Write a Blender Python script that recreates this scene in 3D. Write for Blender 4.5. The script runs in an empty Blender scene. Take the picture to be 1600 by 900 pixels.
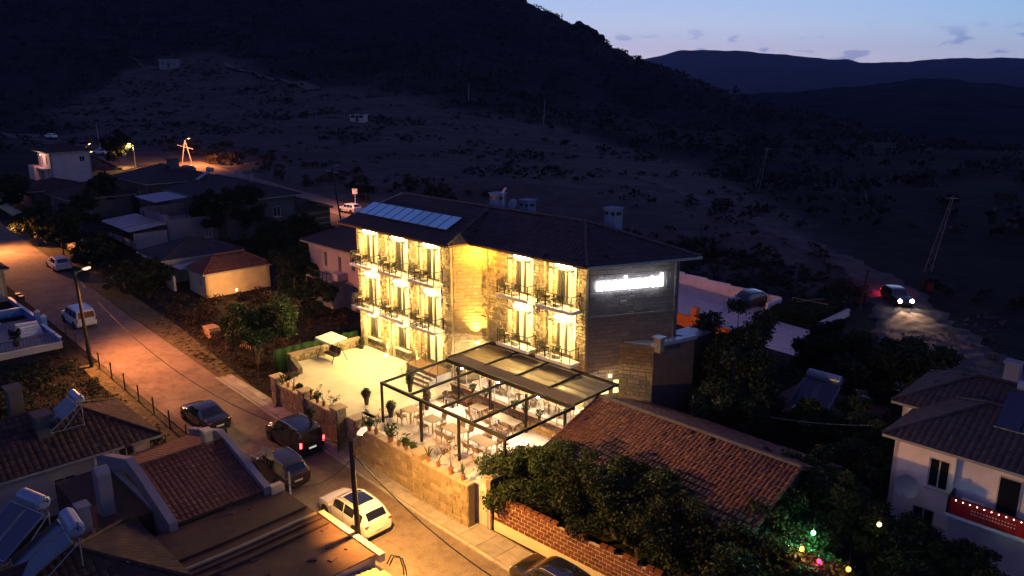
import bpy, bmesh, math, random
import numpy as np
from mathutils import Vector, Matrix, Euler
PI = math.pi
rnd = random.Random(7)
nr = np.random.RandomState(11)
SC = bpy.context.scene
COL = SC.collection
# ------------------------------------------------------------------ camera
CAM_Z = 21.1
cd = bpy.data.cameras.new('camera'); cam = bpy.data.objects.new('camera', cd); COL.objects.link(cam)
cd.sensor_width = 36; cd.lens = 27.56; cd.clip_end = 9000; cd.clip_start = 0.3
PITCH = math.atan(320 / 1225)
cam.location = (0, 0, CAM_Z); cam.rotation_euler = (PI / 2 - PITCH, 0, 0)
SC.camera = cam
# ------------------------------------------------------------------ sky
SUN_EL, SUN_ROT = math.radians(-3.2), math.radians(28)
world = bpy.data.worlds.new('World'); SC.world = world; world.use_nodes = True
wn = world.node_tree; wl = wn.links
bg = wn.nodes['Background']
def wmath(op, a, b=None, c=None, clamp=False):
    m = wn.nodes.new('ShaderNodeMath'); m.operation = op; m.use_clamp = clamp
    for i, v in enumerate((a, b, c)):
        if v is None: continue
        if isinstance(v, (int, float)): m.inputs[i].default_value = v
        else: wl.new(v, m.inputs[i])
    return m.outputs[0]
def wmix(a, b, f, kind='MIX'):
    m = wn.nodes.new('ShaderNodeMix'); m.data_type = 'RGBA'; m.blend_type = kind
    for i, v in ((6, a), (7, b), (0, f)):
        if isinstance(v, (int, float)): m.inputs[i].default_value = v
        elif isinstance(v, tuple): m.inputs[i].default_value = (*v, 1)
        else: wl.new(v, m.inputs[i])
    return m.outputs[2]
nish = wn.nodes.new('ShaderNodeTexSky'); nish.sky_type = 'NISHITA'; nish.sun_disc = False
nish.sun_elevation = SUN_EL; nish.sun_rotation = SUN_ROT; nish.altitude = 200; nish.dust_density = 0.4; nish.ozone_density = 3.0
# blue hour: pale lavender where the sun went down, deepening to blue overhead and away from it
tc0 = wn.nodes.new('ShaderNodeTexCoord'); sp0 = wn.nodes.new('ShaderNodeSeparateXYZ'); wl.new(tc0.outputs['Generated'], sp0.inputs[0])
zz = wmath('MAXIMUM', sp0.outputs['Z'], 0.0)
def wramp(stops):
    r = wn.nodes.new('ShaderNodeValToRGB'); el = r.color_ramp.elements
    el[0].position = stops[0][0]; el[0].color = (*stops[0][1], 1); el[1].position = stops[-1][0]; el[1].color = (*stops[-1][1], 1)
    for p_, c_ in stops[1:-1]: k_ = el.new(p_); k_.color = (*c_, 1)
    wl.new(wmath('POWER', zz, 0.5), r.inputs[0]); return r.outputs[0]
near = wramp([(0, (.80, .66, .80)), (.18, (.72, .66, .86)), (.26, (.58, .66, .92)), (.33, (.42, .57, .88)), (.55, (.09, .12, .36)), (1, (.050, .044, .150))])
away = wramp([(0, (.20, .20, .33)), (.18, (.20, .24, .42)), (.33, (.13, .23, .46)), (.55, (.05, .07, .22)), (1, (.050, .044, .150))])
mid = wramp([(0, (.64, .60, .76)), (.18, (.52, .64, .86)), (.26, (.36, .59, .90)), (.33, (.24, .50, .90)), (.55, (.065, .095, .32)), (1, (.050, .044, .150))])
GA = math.radians(2)
dotg = wmath('ADD', wmath('MULTIPLY', sp0.outputs['X'], math.sin(GA)), wmath('MULTIPLY', sp0.outputs['Y'], math.cos(GA)))
f1 = wmath('MULTIPLY_ADD', dotg, 1 / .16, -.84 / .16, clamp=True)
f2 = wmath('MULTIPLY_ADD', dotg, .62, .38, clamp=True)
base_sky = wmix(wmix(away, mid, f2), near, f1)
skyout = wmix(base_sky, nish.outputs[0], .12)
# small dusk clouds low over the far ridge
tc = wn.nodes.new('ShaderNodeTexCoord'); mp = wn.nodes.new('ShaderNodeMapping'); mp.inputs['Scale'].default_value = (30, 30, 90)
nz = wn.nodes.new('ShaderNodeTexNoise'); nz.inputs['Scale'].default_value = 1.0; nz.inputs['Detail'].default_value = 4
cr = wn.nodes.new('ShaderNodeValToRGB'); cr.color_ramp.elements[0].position = 0.585; cr.color_ramp.elements[1].position = 0.65
sx = wn.nodes.new('ShaderNodeSeparateXYZ')
band = wn.nodes.new('ShaderNodeValToRGB'); e = band.color_ramp.elements
e[0].position = 0.0; e[0].color = (1, 1, 1, 1); e[1].position = 0.068; e[1].color = (0, 0, 0, 1)
q = e.new(0.048); q.color = (0.9, 0.9, 0.9, 1)
mul = wn.nodes.new('ShaderNodeMath'); mul.operation = 'MULTIPLY'
mul2 = wn.nodes.new('ShaderNodeMath'); mul2.operation = 'MULTIPLY'; mul2.inputs[1].default_value = 0.9
mix = wn.nodes.new('ShaderNodeMix'); mix.data_type = 'RGBA'; mix.blend_type = 'MULTIPLY'
mix.inputs[7].default_value = (0.52, 0.60, 0.80, 1)
wl.new(tc.outputs['Generated'], mp.inputs['Vector']); wl.new(mp.outputs[0], nz.inputs['Vector'])
wl.new(nz.outputs['Fac'], cr.inputs[0]); wl.new(tc.outputs['Generated'], sx.inputs[0]); wl.new(sx.outputs['Z'], band.inputs[0])
wl.new(cr.outputs[0], mul.inputs[0]); wl.new(band.outputs[0], mul.inputs[1]); wl.new(mul.outputs[0], mul2.inputs[0])
wl.new(skyout, mix.inputs[6]); wl.new(mul2.outputs[0], mix.inputs[0]); wl.new(mix.outputs[2], bg.inputs['Color'])
bg.inputs['Strength'].default_value = 1.18
# ------------------------------------------------------------------ sun (already set: only the last glow from its side)
sd = bpy.data.lights.new('sun', 'SUN'); sun = bpy.data.objects.new('sun', sd); COL.objects.link(sun)
sd.energy = 0.008; sd.angle = math.radians(15); sd.color = (0.75, 0.8, 1.0)
sun.rotation_euler = Euler((math.radians(-78), 0, -SUN_ROT), 'XYZ')
# ------------------------------------------------------------------ exposure
SC.view_settings.view_transform = 'Standard'; SC.view_settings.look = 'None'
SC.view_settings.exposure = 0.0; SC.view_settings.gamma = 1.0
SC.cycles.max_bounces = 6; SC.cycles.diffuse_bounces = 3; SC.cycles.glossy_bounces = 3
SC.cycles.sample_clamp_indirect = 4; SC.cycles.use_denoising = True
SC.cycles.caustics_reflective = False; SC.cycles.caustics_refractive = False

# ------------------------------------------------------------------ coordinates: s runs down the street, t across it away from the camera
E1 = Vector((.7026, -.7116, 0)); E2 = Vector((.7116, .7026, 0)); ANG = math.atan2(-.7116, .7026)
def W(s, t, z=0): return Vector((s * E1.x + t * E2.x, s * E1.y + t * E2.y, z))
def ST(x, y): return x * E1.x + y * E1.y, x * E2.x + y * E2.y
def zs(s):
    return -2.45 + .05 * (-32 - s) if s < -32 else max(-3.3, -2.45 - .02 * (s + 32))

# ------------------------------------------------------------------ materials
MATS = {}
def mat(name, col, rough=.8, metal=0, noise=0, scale=3., bump=0, bscale=20., emit=None, estr=0, coat=0, alpha=1, spec=.3, col2=None, trans=0, detail=4):
    if name in MATS: return MATS[name]
    m = bpy.data.materials.new(name); m.use_nodes = True; n = m.node_tree.nodes; l = m.node_tree.links
    p = n['Principled BSDF']; p.inputs['Roughness'].default_value = rough; p.inputs['Metallic'].default_value = metal
    p.inputs['Specular IOR Level'].default_value = spec
    p.inputs['Base Color'].default_value = (*col, 1)
    if coat: p.inputs['Coat Weight'].default_value = coat; p.inputs['Coat Roughness'].default_value = .05
    if trans: p.inputs['Transmission Weight'].default_value = trans
    if alpha < 1: p.inputs['Alpha'].default_value = alpha
    if emit: p.inputs['Emission Color'].default_value = (*emit, 1); p.inputs['Emission Strength'].default_value = estr
    if noise or bump or col2:
        g = n.new('ShaderNodeNewGeometry')
    if noise or col2:
        t = n.new('ShaderNodeTexNoise'); t.inputs['Scale'].default_value = scale; t.inputs['Detail'].default_value = detail; t.inputs['Roughness'].default_value = .65
        l.new(g.outputs['Position'], t.inputs['Vector'])
        r = n.new('ShaderNodeMapRange'); r.inputs[1].default_value = .3; r.inputs[2].default_value = .7
        l.new(t.outputs['Fac'], r.inputs[0])
        mx = n.new('ShaderNodeMix'); mx.data_type = 'RGBA'
        a = tuple(c * (1 - noise) for c in col); b = col2 if col2 else tuple(min(1, c * (1 + noise)) for c in col)
        mx.inputs[6].default_value = (*a, 1); mx.inputs[7].default_value = (*b, 1)
        l.new(r.outputs[0], mx.inputs[0])
        # every piece of a run of alike pieces gets its own slight shade
        oi = n.new('ShaderNodeObjectInfo'); mr = n.new('ShaderNodeMapRange'); mr.inputs[3].default_value = .82; mr.inputs[4].default_value = 1.18
        l.new(oi.outputs['Random'], mr.inputs[0])
        mm = n.new('ShaderNodeMix'); mm.data_type = 'RGBA'; mm.blend_type = 'MULTIPLY'; mm.inputs[0].default_value = 1
        l.new(mx.outputs[2], mm.inputs[6]); l.new(mr.outputs[0], mm.inputs[7])
        l.new(mm.outputs[2], p.inputs['Base Color'])
    if bump:
        t2 = n.new('ShaderNodeTexNoise'); t2.inputs['Scale'].default_value = bscale; t2.inputs['Detail'].default_value = 3
        l.new(g.outputs['Position'], t2.inputs['Vector'])
        bp = n.new('ShaderNodeBump'); bp.inputs['Strength'].default_value = bump; bp.inputs['Distance'].default_value = .03
        l.new(t2.outputs['Fac'], bp.inputs['Height']); l.new(bp.outputs[0], p.inputs['Normal'])
    MATS[name] = m; return m
def island_mat(name, cols, rough=.85, bump=.5):
    """colour chosen per loose piece of a mesh, so that joined stones and tiles differ from one another"""
    m = bpy.data.materials.new(name); m.use_nodes = True; n = m.node_tree.nodes; l = m.node_tree.links
    p = n['Principled BSDF']; p.inputs['Roughness'].default_value = rough; p.inputs['Specular IOR Level'].default_value = .2
    g = n.new('ShaderNodeNewGeometry'); r = n.new('ShaderNodeValToRGB'); el = r.color_ramp.elements
    el[0].position = 0; el[0].color = (*cols[0], 1); el[1].position = 1; el[1].color = (*cols[-1], 1)
    for i, c in enumerate(cols[1:-1]):
        k = el.new((i + 1) / (len(cols) - 1)); k.color = (*c, 1)
    oi = n.new('ShaderNodeObjectInfo'); ad = n.new('ShaderNodeMath'); ad.operation = 'ADD'; fr = n.new('ShaderNodeMath'); fr.operation = 'FRACT'
    l.new(g.outputs['Random Per Island'], ad.inputs[0]); l.new(oi.outputs['Random'], ad.inputs[1]); l.new(ad.outputs[0], fr.inputs[0]); l.new(fr.outputs[0], r.inputs[0])
    t = n.new('ShaderNodeTexNoise'); t.inputs['Scale'].default_value = 9; t.inputs['Detail'].default_value = 5
    l.new(g.outputs['Position'], t.inputs['Vector'])
    mr = n.new('ShaderNodeMapRange'); mr.inputs[3].default_value = .62; mr.inputs[4].default_value = 1.35
    l.new(t.outputs['Fac'], mr.inputs[0])
    mm = n.new('ShaderNodeMix'); mm.data_type = 'RGBA'; mm.blend_type = 'MULTIPLY'; mm.inputs[0].default_value = 1
    l.new(r.outputs[0], mm.inputs[6]); l.new(mr.outputs[0], mm.inputs[7]); l.new(mm.outputs[2], p.inputs['Base Color'])
    if bump:
        bp = n.new('ShaderNodeBump'); bp.inputs['Strength'].default_value = bump; bp.inputs['Distance'].default_value = .03
        l.new(t.outputs['Fac'], bp.inputs['Height']); l.new(bp.outputs[0], p.inputs['Normal'])
    MATS[name] = m; return m
def leafmat(name, a, b):
    m = bpy.data.materials.new(name); m.use_nodes = True; n = m.node_tree.nodes; l = m.node_tree.links
    p = n['Principled BSDF']; p.inputs['Roughness'].default_value = .6; p.inputs['Specular IOR Level'].default_value = .25
    g = n.new('ShaderNodeNewGeometry'); r = n.new('ShaderNodeMix'); r.data_type = 'RGBA'
    r.inputs[6].default_value = (*a, 1); r.inputs[7].default_value = (*b, 1)
    tn = n.new('ShaderNodeTexNoise'); tn.inputs['Scale'].default_value = 1.1; tn.inputs['Detail'].default_value = 2; l.new(g.outputs['Position'], tn.inputs['Vector'])
    mr = n.new('ShaderNodeMapRange'); mr.inputs[1].default_value = .35; mr.inputs[2].default_value = .65; l.new(tn.outputs['Fac'], mr.inputs[0])
    av = n.new('ShaderNodeMath'); av.operation = 'MULTIPLY'; l.new(mr.outputs[0], av.inputs[0]); l.new(g.outputs['Random Per Island'], av.inputs[1])
    l.new(av.outputs[0], r.inputs[0]); l.new(r.outputs[2], p.inputs['Base Color'])
    tr = n.new('ShaderNodeBsdfTranslucent'); l.new(r.outputs[2], tr.inputs['Color'])
    ms = n.new('ShaderNodeMixShader'); ms.inputs[0].default_value = .3
    l.new(p.outputs[0], ms.inputs[1]); l.new(tr.outputs[0], ms.inputs[2]); l.new(ms.outputs[0], n['Material Output'].inputs[0])
    MATS[name] = m; return m
M = MATS
def asphalt_mat():
    m = mat('asphalt', (.21, .16, .135), .92, noise=.25, scale=.5, bump=.7, bscale=16, detail=9); n = m.node_tree.nodes; l = m.node_tree.links; p = n['Principled BSDF']
    src = p.inputs['Base Color'].links[0].from_socket; g = n.new('ShaderNodeNewGeometry'); cur = src
    for kind, sc, lo, hi, colr in (('v', .16, .0, .06, (.80, .79, .78)), ('n', 1.7, .50, .68, (.80, .77, .75)), ('n', .16, .50, .62, (1.25, 1.2, 1.15)), ('n', 14., .45, .6, (.82, .82, .82))):
        if kind == 'v':
            t = n.new('ShaderNodeTexVoronoi'); t.feature = 'DISTANCE_TO_EDGE'; t.inputs['Scale'].default_value = sc
            w_ = n.new('ShaderNodeTexNoise'); w_.inputs['Scale'].default_value = 1.2; w_.inputs['Detail'].default_value = 5; l.new(g.outputs['Position'], w_.inputs['Vector'])
            vm = n.new('ShaderNodeVectorMath'); vm.operation = 'MULTIPLY_ADD'; vm.inputs[1].default_value = (2.2, 2.2, 0); l.new(w_.outputs['Color'], vm.inputs[0]); l.new(g.outputs['Position'], vm.inputs[2]); l.new(vm.outputs[0], t.inputs['Vector']); out = t.outputs['Distance']
        else:
            t = n.new('ShaderNodeTexNoise'); t.inputs['Scale'].default_value = sc; t.inputs['Detail'].default_value = 6; l.new(g.outputs['Position'], t.inputs['Vector']); out = t.outputs['Fac']
        r_ = n.new('ShaderNodeMapRange'); r_.inputs[1].default_value = lo; r_.inputs[2].default_value = hi
        if kind == 'v': r_.inputs[2].default_value = .018; r_.inputs[3].default_value = 1; r_.inputs[4].default_value = 0
        l.new(out, r_.inputs[0]); mx = n.new('ShaderNodeMix'); mx.data_type = 'RGBA'; mx.blend_type = 'MULTIPLY'; mx.inputs[7].default_value = (*colr, 1); l.new(r_.outputs[0], mx.inputs[0]); l.new(cur, mx.inputs[6]); cur = mx.outputs[2]
    l.new(cur, p.inputs['Base Color'])
mat('lot_paving', (.50, .45, .45), .9, noise=.15, scale=1.2, bump=.3)
mat('pave', (.32, .285, .27), .9, noise=.25, scale=1.5, bump=.4, bscale=9)
asphalt_mat()
mat('verge', (.055, .075, .03), .95, noise=.5, scale=2.2, bump=.5, bscale=8, col2=(.16, .12, .07))
mat('earth', (.10, .08, .055), .95, noise=.45, scale=.5, bump=.8, bscale=4, col2=(.17, .12, .08), detail=8)
mat('dirt', (.10, .085, .08), .95, noise=.3, scale=.5, bump=1, bscale=3, detail=7)
mat('track_dirt', (.075, .06, .058), .95, noise=.6, scale=.35, bump=1.2, bscale=2.2, detail=9)
mat('terrace', (.52, .47, .39), .7, noise=.16, scale=.45, bump=.15, bscale=6)
mat('dining', (.50, .42, .38), .6, noise=.08, scale=1.2, bump=.1, bscale=6)
mat('render_cream', (.55, .48, .36), .8, noise=.1, scale=1.5, bump=.2)
mat('mortar', (.22, .175, .115), .9, noise=.25, scale=4, bump=.5)
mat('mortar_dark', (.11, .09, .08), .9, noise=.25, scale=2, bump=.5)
mat('mortar_light', (.46, .37, .28), .9, noise=.15, scale=4, bump=.4)
mat('white_wall', (.46, .40, .40), .85, noise=.12, scale=.9, bump=.25, bscale=12)
mat('pale_wall', (.78, .64, .64), .85, noise=.14, scale=.8, bump=.25)
mat('pink_wall', (.56, .42, .41), .85, noise=.14, scale=.8, bump=.25)
mat('lilac_wall', (.25, .22, .27), .85, noise=.12, scale=.8, bump=.25)
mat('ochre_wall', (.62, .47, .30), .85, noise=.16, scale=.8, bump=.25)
mat('grey_wall', (.10, .085, .09), .85, noise=.14, scale=.8, bump=.25)
mat('blue_paint', (.10, .20, .48), .6, noise=.15, scale=2)
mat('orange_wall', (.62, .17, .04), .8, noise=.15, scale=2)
mat('white_paint', (.75, .73, .72), .5, noise=.05)
mat('concrete', (.33, .31, .29), .9, noise=.2, scale=2, bump=.4)
mat('dark_metal', (.035, .03, .028), .45, metal=.3, noise=.1)
mat('pergola_metal', (.022, .019, .018), .75, spec=.15)
mat('rail_metal', (.02, .018, .016), .5)
mat('zinc', (.42, .45, .50), .35, metal=.8, noise=.1)
mat('fabric_awning', (.17, .14, .11), .36, noise=.12, scale=1.2, spec=.6)
mat('wood', (.14, .07, .035), .6, noise=.3, scale=8)
mat('dark_wood', (.05, .035, .03), .7, noise=.3, scale=5)
mat('light_wood', (.33, .22, .13), .6, noise=.2, scale=8)
mat('wicker', (.22, .145, .085), .7, noise=.15, scale=20)
mat('frame_dark', (.07, .05, .035), .5)
mat('frame_light', (.5, .47, .44), .6)
mat('curtain', (.80, .68, .42), .9, emit=(1, .78, .34), estr=1.3)  # emission stands in for room and lamp light on the cloth
mat('glass_dark', (.012, .014, .02), .08, spec=.6)
mat('glass_clear', (.05, .05, .05), .05, alpha=.25, spec=.6)
mat('pv', (.52, .95, 1.0), .12, metal=.95, noise=.02, spec=.8, coat=.6)
mat('pv_dark', (.012, .022, .06), .2, metal=.1, noise=.08, spec=.7, coat=.5)
mat('tank', (.26, .30, .42), .3, metal=.25, noise=.05)
mat('chim_paint', (.20, .24, .36), .8, noise=.1)
mat('pot', (.24, .10, .055), .8, noise=.25, scale=9)
mat('pot_dark', (.06, .04, .035), .7, noise=.2)
mat('soil', (.05, .035, .025), 1, noise=.3)
mat('turf', (.018, .045, .012), .95, noise=.3, scale=8, bump=.5)
mat('gate_green', (.02, .035, .018), .6, noise=.2)
mat('lawn_green', (.03, .05, .018), .95, noise=.4, scale=3, bump=.5)
mat('bark', (.085, .06, .04), .95, noise=.4, scale=8, bump=.8)
mat('pole_dark', (.035, .028, .024), .9, noise=.3, scale=5, bump=.4)
mat('pole_grey', (.30, .28, .27), .8, noise=.2)
mat('rubber', (.015, .015, .015), .8)
mat('alloy', (.35, .35, .36), .3, metal=.9)
mat('car_black', (.012, .011, .013), .25, coat=1, spec=.5)
mat('car_navy', (.018, .02, .032), .25, coat=1, spec=.5)
mat('car_grey', (.04, .036, .04), .28, metal=.4, coat=1)
mat('car_white', (.72, .69, .70), .3, coat=1)
mat('car_blue', (.03, .045, .09), .25, coat=1)
mat('car_glass', (.008, .008, .012), .06, spec=.8, coat=.5)
mat('car_roofglass', (.01, .013, .03), .05, spec=1, coat=1)
mat('trim', (.02, .02, .02), .6)
mat('chrome', (.6, .6, .6), .2, metal=1)
mat('plate', (.75, .74, .70), .5)
mat('plate_lit', (.75, .74, .70), .5, emit=(1, .95, .85), estr=.5)
mat('tail_off', (.25, .015, .01), .3, spec=.6)
mat('tail_on', (.6, .02, .02), .3, emit=(1, .05, .06), estr=9)
mat('head_off', (.5, .5, .5), .15, spec=.8)
mat('head_on', (.9, .9, .8), .2, emit=(1, .84, .66), estr=120)
mat('red_banner', (.26, .010, .013), .7, noise=.15, emit=(1, .02, .03), estr=.012)
mat('letters_small', (.6, .45, .45), .7)
mat('tarp_blue', (.06, .12, .40), .6, noise=.2)
mat('tin', (.45, .42, .42), .5, metal=.2, noise=.2, scale=1.5, bump=.3)
mat('tin_blue', (.42, .44, .52), .5, metal=.2, noise=.2, scale=1.5, bump=.3)
mat('rust_tin', (.40, .30, .16), .6, noise=.25, scale=1.2, bump=.3)
mat('felt_roof', (.10, .05, .036), .9, noise=.3, scale=.9, bump=.5, detail=8)
mat('skin', (.45, .28, .2), .6)
def emis(name, col, s): return mat(name, tuple(.8 * c for c in col), .5, emit=col, estr=s)
emis('lamp_door', (1, .86, .50), 30); emis('sign_white', (.74, .87, 1), 22); emis('street_orange', (1, .45, .15), 22)
emis('street_gold', (1, .72, .28), 60); emis('uplight', (1, .72, .25), 40); emis('interior', (1, .82, .52), 1.9); emis('spot_led', (1, .85, .6), 30)
mat('housing_glow', (.6, .6, .6), .4, emit=(1, .72, .42), estr=1.1); emis('bulb_green', (.22, 1, .42), 12); emis('bulb_orange', (1, .30, .04), 7); emis('bulb_red', (1, .02, .10), 7); emis('bulb_white', (1, .8, .7), 9); emis('bulb_far', (1, .6, .35), 8); emis('bulb_yellow', (1, .8, .2), 8)
island_mat('stone_facade', [(.20, .15, .09), (.36, .28, .17), (.28, .21, .13), (.48, .39, .25), (.24, .17, .10)])
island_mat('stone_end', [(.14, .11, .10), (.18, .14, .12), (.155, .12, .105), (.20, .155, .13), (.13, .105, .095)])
island_mat('ashlar', [(.34, .24, .13), (.42, .31, .17), (.38, .27, .15), (.46, .35, .2)])
island_mat('stone_wall', [(.20, .15, .10), (.29, .22, .15), (.24, .18, .12), (.36, .28, .19)])
island_mat('annex_stone', [(.10, .07, .045), (.14, .095, .06), (.115, .08, .055), (.16, .11, .07)])
island_mat('stone_cap', [(.34, .25, .17), (.44, .33, .23), (.38, .28, .19)])
island_mat('brick', [(.125, .045, .028), (.175, .062, .038), (.15, .052, .032), (.105, .036, .022)])
island_mat('tile_dark', [(.04, .033, .042), (.065, .052, .062), (.05, .04, .05), (.058, .046, .054)], .7)
mat('cap_grey', (.10, .085, .09), .85, noise=.3)
island_mat('tile_red', [(.095, .042, .038), (.135, .060, .052), (.11, .049, .044), (.16, .072, .06), (.07, .032, .032)], .75)
island_mat('tile_rust', [(.13, .05, .035), (.20, .075, .05), (.16, .06, .04), (.22, .09, .06)], .75)
island_mat('tile_brown', [(.04, .024, .024), (.07, .038, .034), (.055, .03, .028), (.085, .045, .04)], .75)
leafmat('leaf_dark', (.012, .022, .010), (.045, .056, .022)); leafmat('leaf_mid', (.022, .04, .013), (.06, .085, .028)); leafmat('leaf_red', (.035, .024, .016), (.09, .05, .032))
leafmat('leaf_hedge', (.012, .026, .008), (.04, .065, .018)); leafmat('leaf_dry', (.08, .065, .035), (.16, .13, .07)); leafmat('leaf_pot', (.025, .045, .014), (.075, .10, .035)); leafmat('leaf_hill', (.012, .016, .012), (.035, .038, .025))

# ------------------------------------------------------------------ mesh helpers
def link(name, me, m=None, parent=None, loc=None):
    o = bpy.data.objects.new(name, me); COL.objects.link(o)
    if m is not None and me is not None and len(me.materials) == 0: me.materials.append(M[m] if isinstance(m, str) else m)
    if parent is not None: o.parent = parent
    if loc is not None: o.location = loc
    return o
class MB:
    def __init__(s, ofs=(0, 0, 0)): s.v = []; s.f = []; s.o = Vector(ofs)
    def add(s, vs, fs):
        k = len(s.v); s.v += [tuple(Vector(v) - s.o) for v in vs]; s.f += [tuple(i + k for i in f) for f in fs]; return s
    def box(s, x0, x1, y0, y1, z0, z1):
        return s.add([(x0, y0, z0), (x1, y0, z0), (x1, y1, z0), (x0, y1, z0), (x0, y0, z1), (x1, y0, z1), (x1, y1, z1), (x0, y1, z1)],
                     [(0, 3, 2, 1), (4, 5, 6, 7), (0, 1, 5, 4), (1, 2, 6, 5), (2, 3, 7, 6), (3, 0, 4, 7)])
    def obox(s, c, h, ax):
        """oriented box: centre, half sizes, three axes"""
        c = Vector(c); a, b, d = [Vector(q).normalized() * w for q, w in zip(ax, h)]
        vs = [c + i * a + j * b + k * d for k in (-1, 1) for j in (-1, 1) for i in (-1, 1)]
        return s.add(vs, [(0, 2, 3, 1), (4, 5, 7, 6), (0, 1, 5, 4), (1, 3, 7, 5), (3, 2, 6, 7), (2, 0, 4, 6)])
    def beam(s, p0, p1, w, h, up=(0, 0, 1)):
        p0 = Vector(p0); p1 = Vector(p1); d = p1 - p0; u = Vector(up); r = d.cross(u)
        if r.length < 1e-5: r = d.cross(Vector((1, 0, 0)))
        u2 = r.cross(d)
        return s.obox((p0 + p1) / 2, (d.length / 2, w / 2, h / 2), (d, r, u2))
    def prism(s, poly, z0, z1):
        n = len(poly); z0 = z0 if isinstance(z0, (list, tuple)) else [z0] * n; z1 = z1 if isinstance(z1, (list, tuple)) else [z1] * n
        vs = [(*p[:2], a) for p, a in zip(poly, z0)] + [(*p[:2], a) for p, a in zip(poly, z1)]
        return s.add(vs, [tuple(reversed(range(n))), tuple(range(n, 2 * n))] + [(i, (i + 1) % n, n + (i + 1) % n, n + i) for i in range(n)])
    def tube(s, pts, r, n=6, cap=True):
        pts = [Vector(p) for p in pts]; rr = r if isinstance(r, (list, tuple)) else [r] * len(pts); vs = []; fs = []
        for i, p in enumerate(pts):
            d = (pts[min(i + 1, len(pts) - 1)] - pts[max(i - 1, 0)]).normalized()
            a = d.cross(Vector((0, 0, 1))); a = a.normalized() if a.length > 1e-3 else Vector((1, 0, 0)); b = a.cross(d)
            vs += [p + (a * math.cos(2 * PI * k / n) + b * math.sin(2 * PI * k / n)) * rr[i] for k in range(n)]
        for i in range(len(pts) - 1):
            fs += [(i * n + k, i * n + (k + 1) % n, (i + 1) * n + (k + 1) % n, (i + 1) * n + k) for k in range(n)]
        if cap: fs += [tuple(range(n)), tuple(reversed(range((len(pts) - 1) * n, len(pts) * n)))]
        return s.add(vs, fs)
    def lathe(s, prof, c=(0, 0, 0), n=12):
        vs = []; fs = []
        for r, z in prof: vs += [(c[0] + r * math.cos(2 * PI * k / n), c[1] + r * math.sin(2 * PI * k / n), c[2] + z) for k in range(n)]
        for i in range(len(prof) - 1): fs += [(i * n + k, i * n + (k + 1) % n, (i + 1) * n + (k + 1) % n, (i + 1) * n + k) for k in range(n)]
        fs += [tuple(reversed(range(n))), tuple(range((len(prof) - 1) * n, len(prof) * n))]
        return s.add(vs, fs)
    def mesh(s, name, smooth=None):
        me = bpy.data.meshes.new(name); me.from_pydata(s.v, [], s.f); me.update()
        if smooth is not None:
            for p in me.polygons: p.use_smooth = True
            me.set_sharp_from_angle(angle=math.radians(smooth))
        return me
    def build(s, name, m, parent=None, smooth=None, loc=None, bevel=0, **kw):
        o = link(name, s.mesh(name, smooth), m, parent, loc)
        if bevel:
            b = o.modifiers.new('b', 'BEVEL'); b.width = bevel; b.segments = 2; b.limit_method = 'ANGLE'
        tag(o, **kw); return o
def tag(o, label=None, cat=None, group=None, kind=None):
    if label: o['label'] = label
    if cat: o['category'] = cat
    if group: o['group'] = group
    if kind: o['kind'] = kind
    return o
def thing(name, label, cat, loc, rz=0, group=None):
    o = bpy.data.objects.new(name, None); COL.objects.link(o); o.location = loc; o.rotation_euler = (0, 0, rz); o.empty_display_size = .3
    return tag(o, label, cat, group)
def dup(root, loc, rz, label, group=None):
    r = root.copy(); COL.objects.link(r); r.location = loc; r.rotation_euler = (0, 0, rz)
    for ch in root.children: 
        c = ch.copy(); COL.objects.link(c); c.parent = r
        for g in ch.children: d = g.copy(); COL.objects.link(d); d.parent = c
    r['label'] = label
    if group: r['group'] = group
    return r
def lamp(name, kind, loc, power, col, radius=.1, parent=None, target=None, angle=None, blend=.5):
    l = bpy.data.lights.new(name, kind); l.energy = power; l.color = col
    if kind == 'AREA': l.size = radius
    else: l.shadow_soft_size = radius
    if kind == 'SPOT': l.spot_size = math.radians(angle or 90); l.spot_blend = blend
    o = bpy.data.objects.new(name, l); COL.objects.link(o); o.location = loc
    if target is not None: o.rotation_euler = (Vector(target) - Vector(loc)).to_track_quat('-Z', 'Y').to_euler()
    if parent is not None:
        bpy.context.view_layer.update(); o.parent = parent; o.matrix_parent_inverse = parent.matrix_world.inverted()
    return o
def npmesh(name, v, f, m, parent=None, **kw):
    """v (n,3) float, f (k,c) int, all faces with c corners"""
    me = bpy.data.meshes.new(name); c = f.shape[1]
    me.vertices.add(len(v)); me.vertices.foreach_set('co', np.ascontiguousarray(v, dtype=np.float32).ravel())
    me.loops.add(f.size); me.loops.foreach_set('vertex_index', np.ascontiguousarray(f, dtype=np.int32).ravel())
    me.polygons.add(len(f)); me.polygons.foreach_set('loop_start', np.arange(0, f.size, c, dtype=np.int32))
    me.update(calc_edges=True)
    o = link(name, me, m, parent); tag(o, **kw); return o
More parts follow.
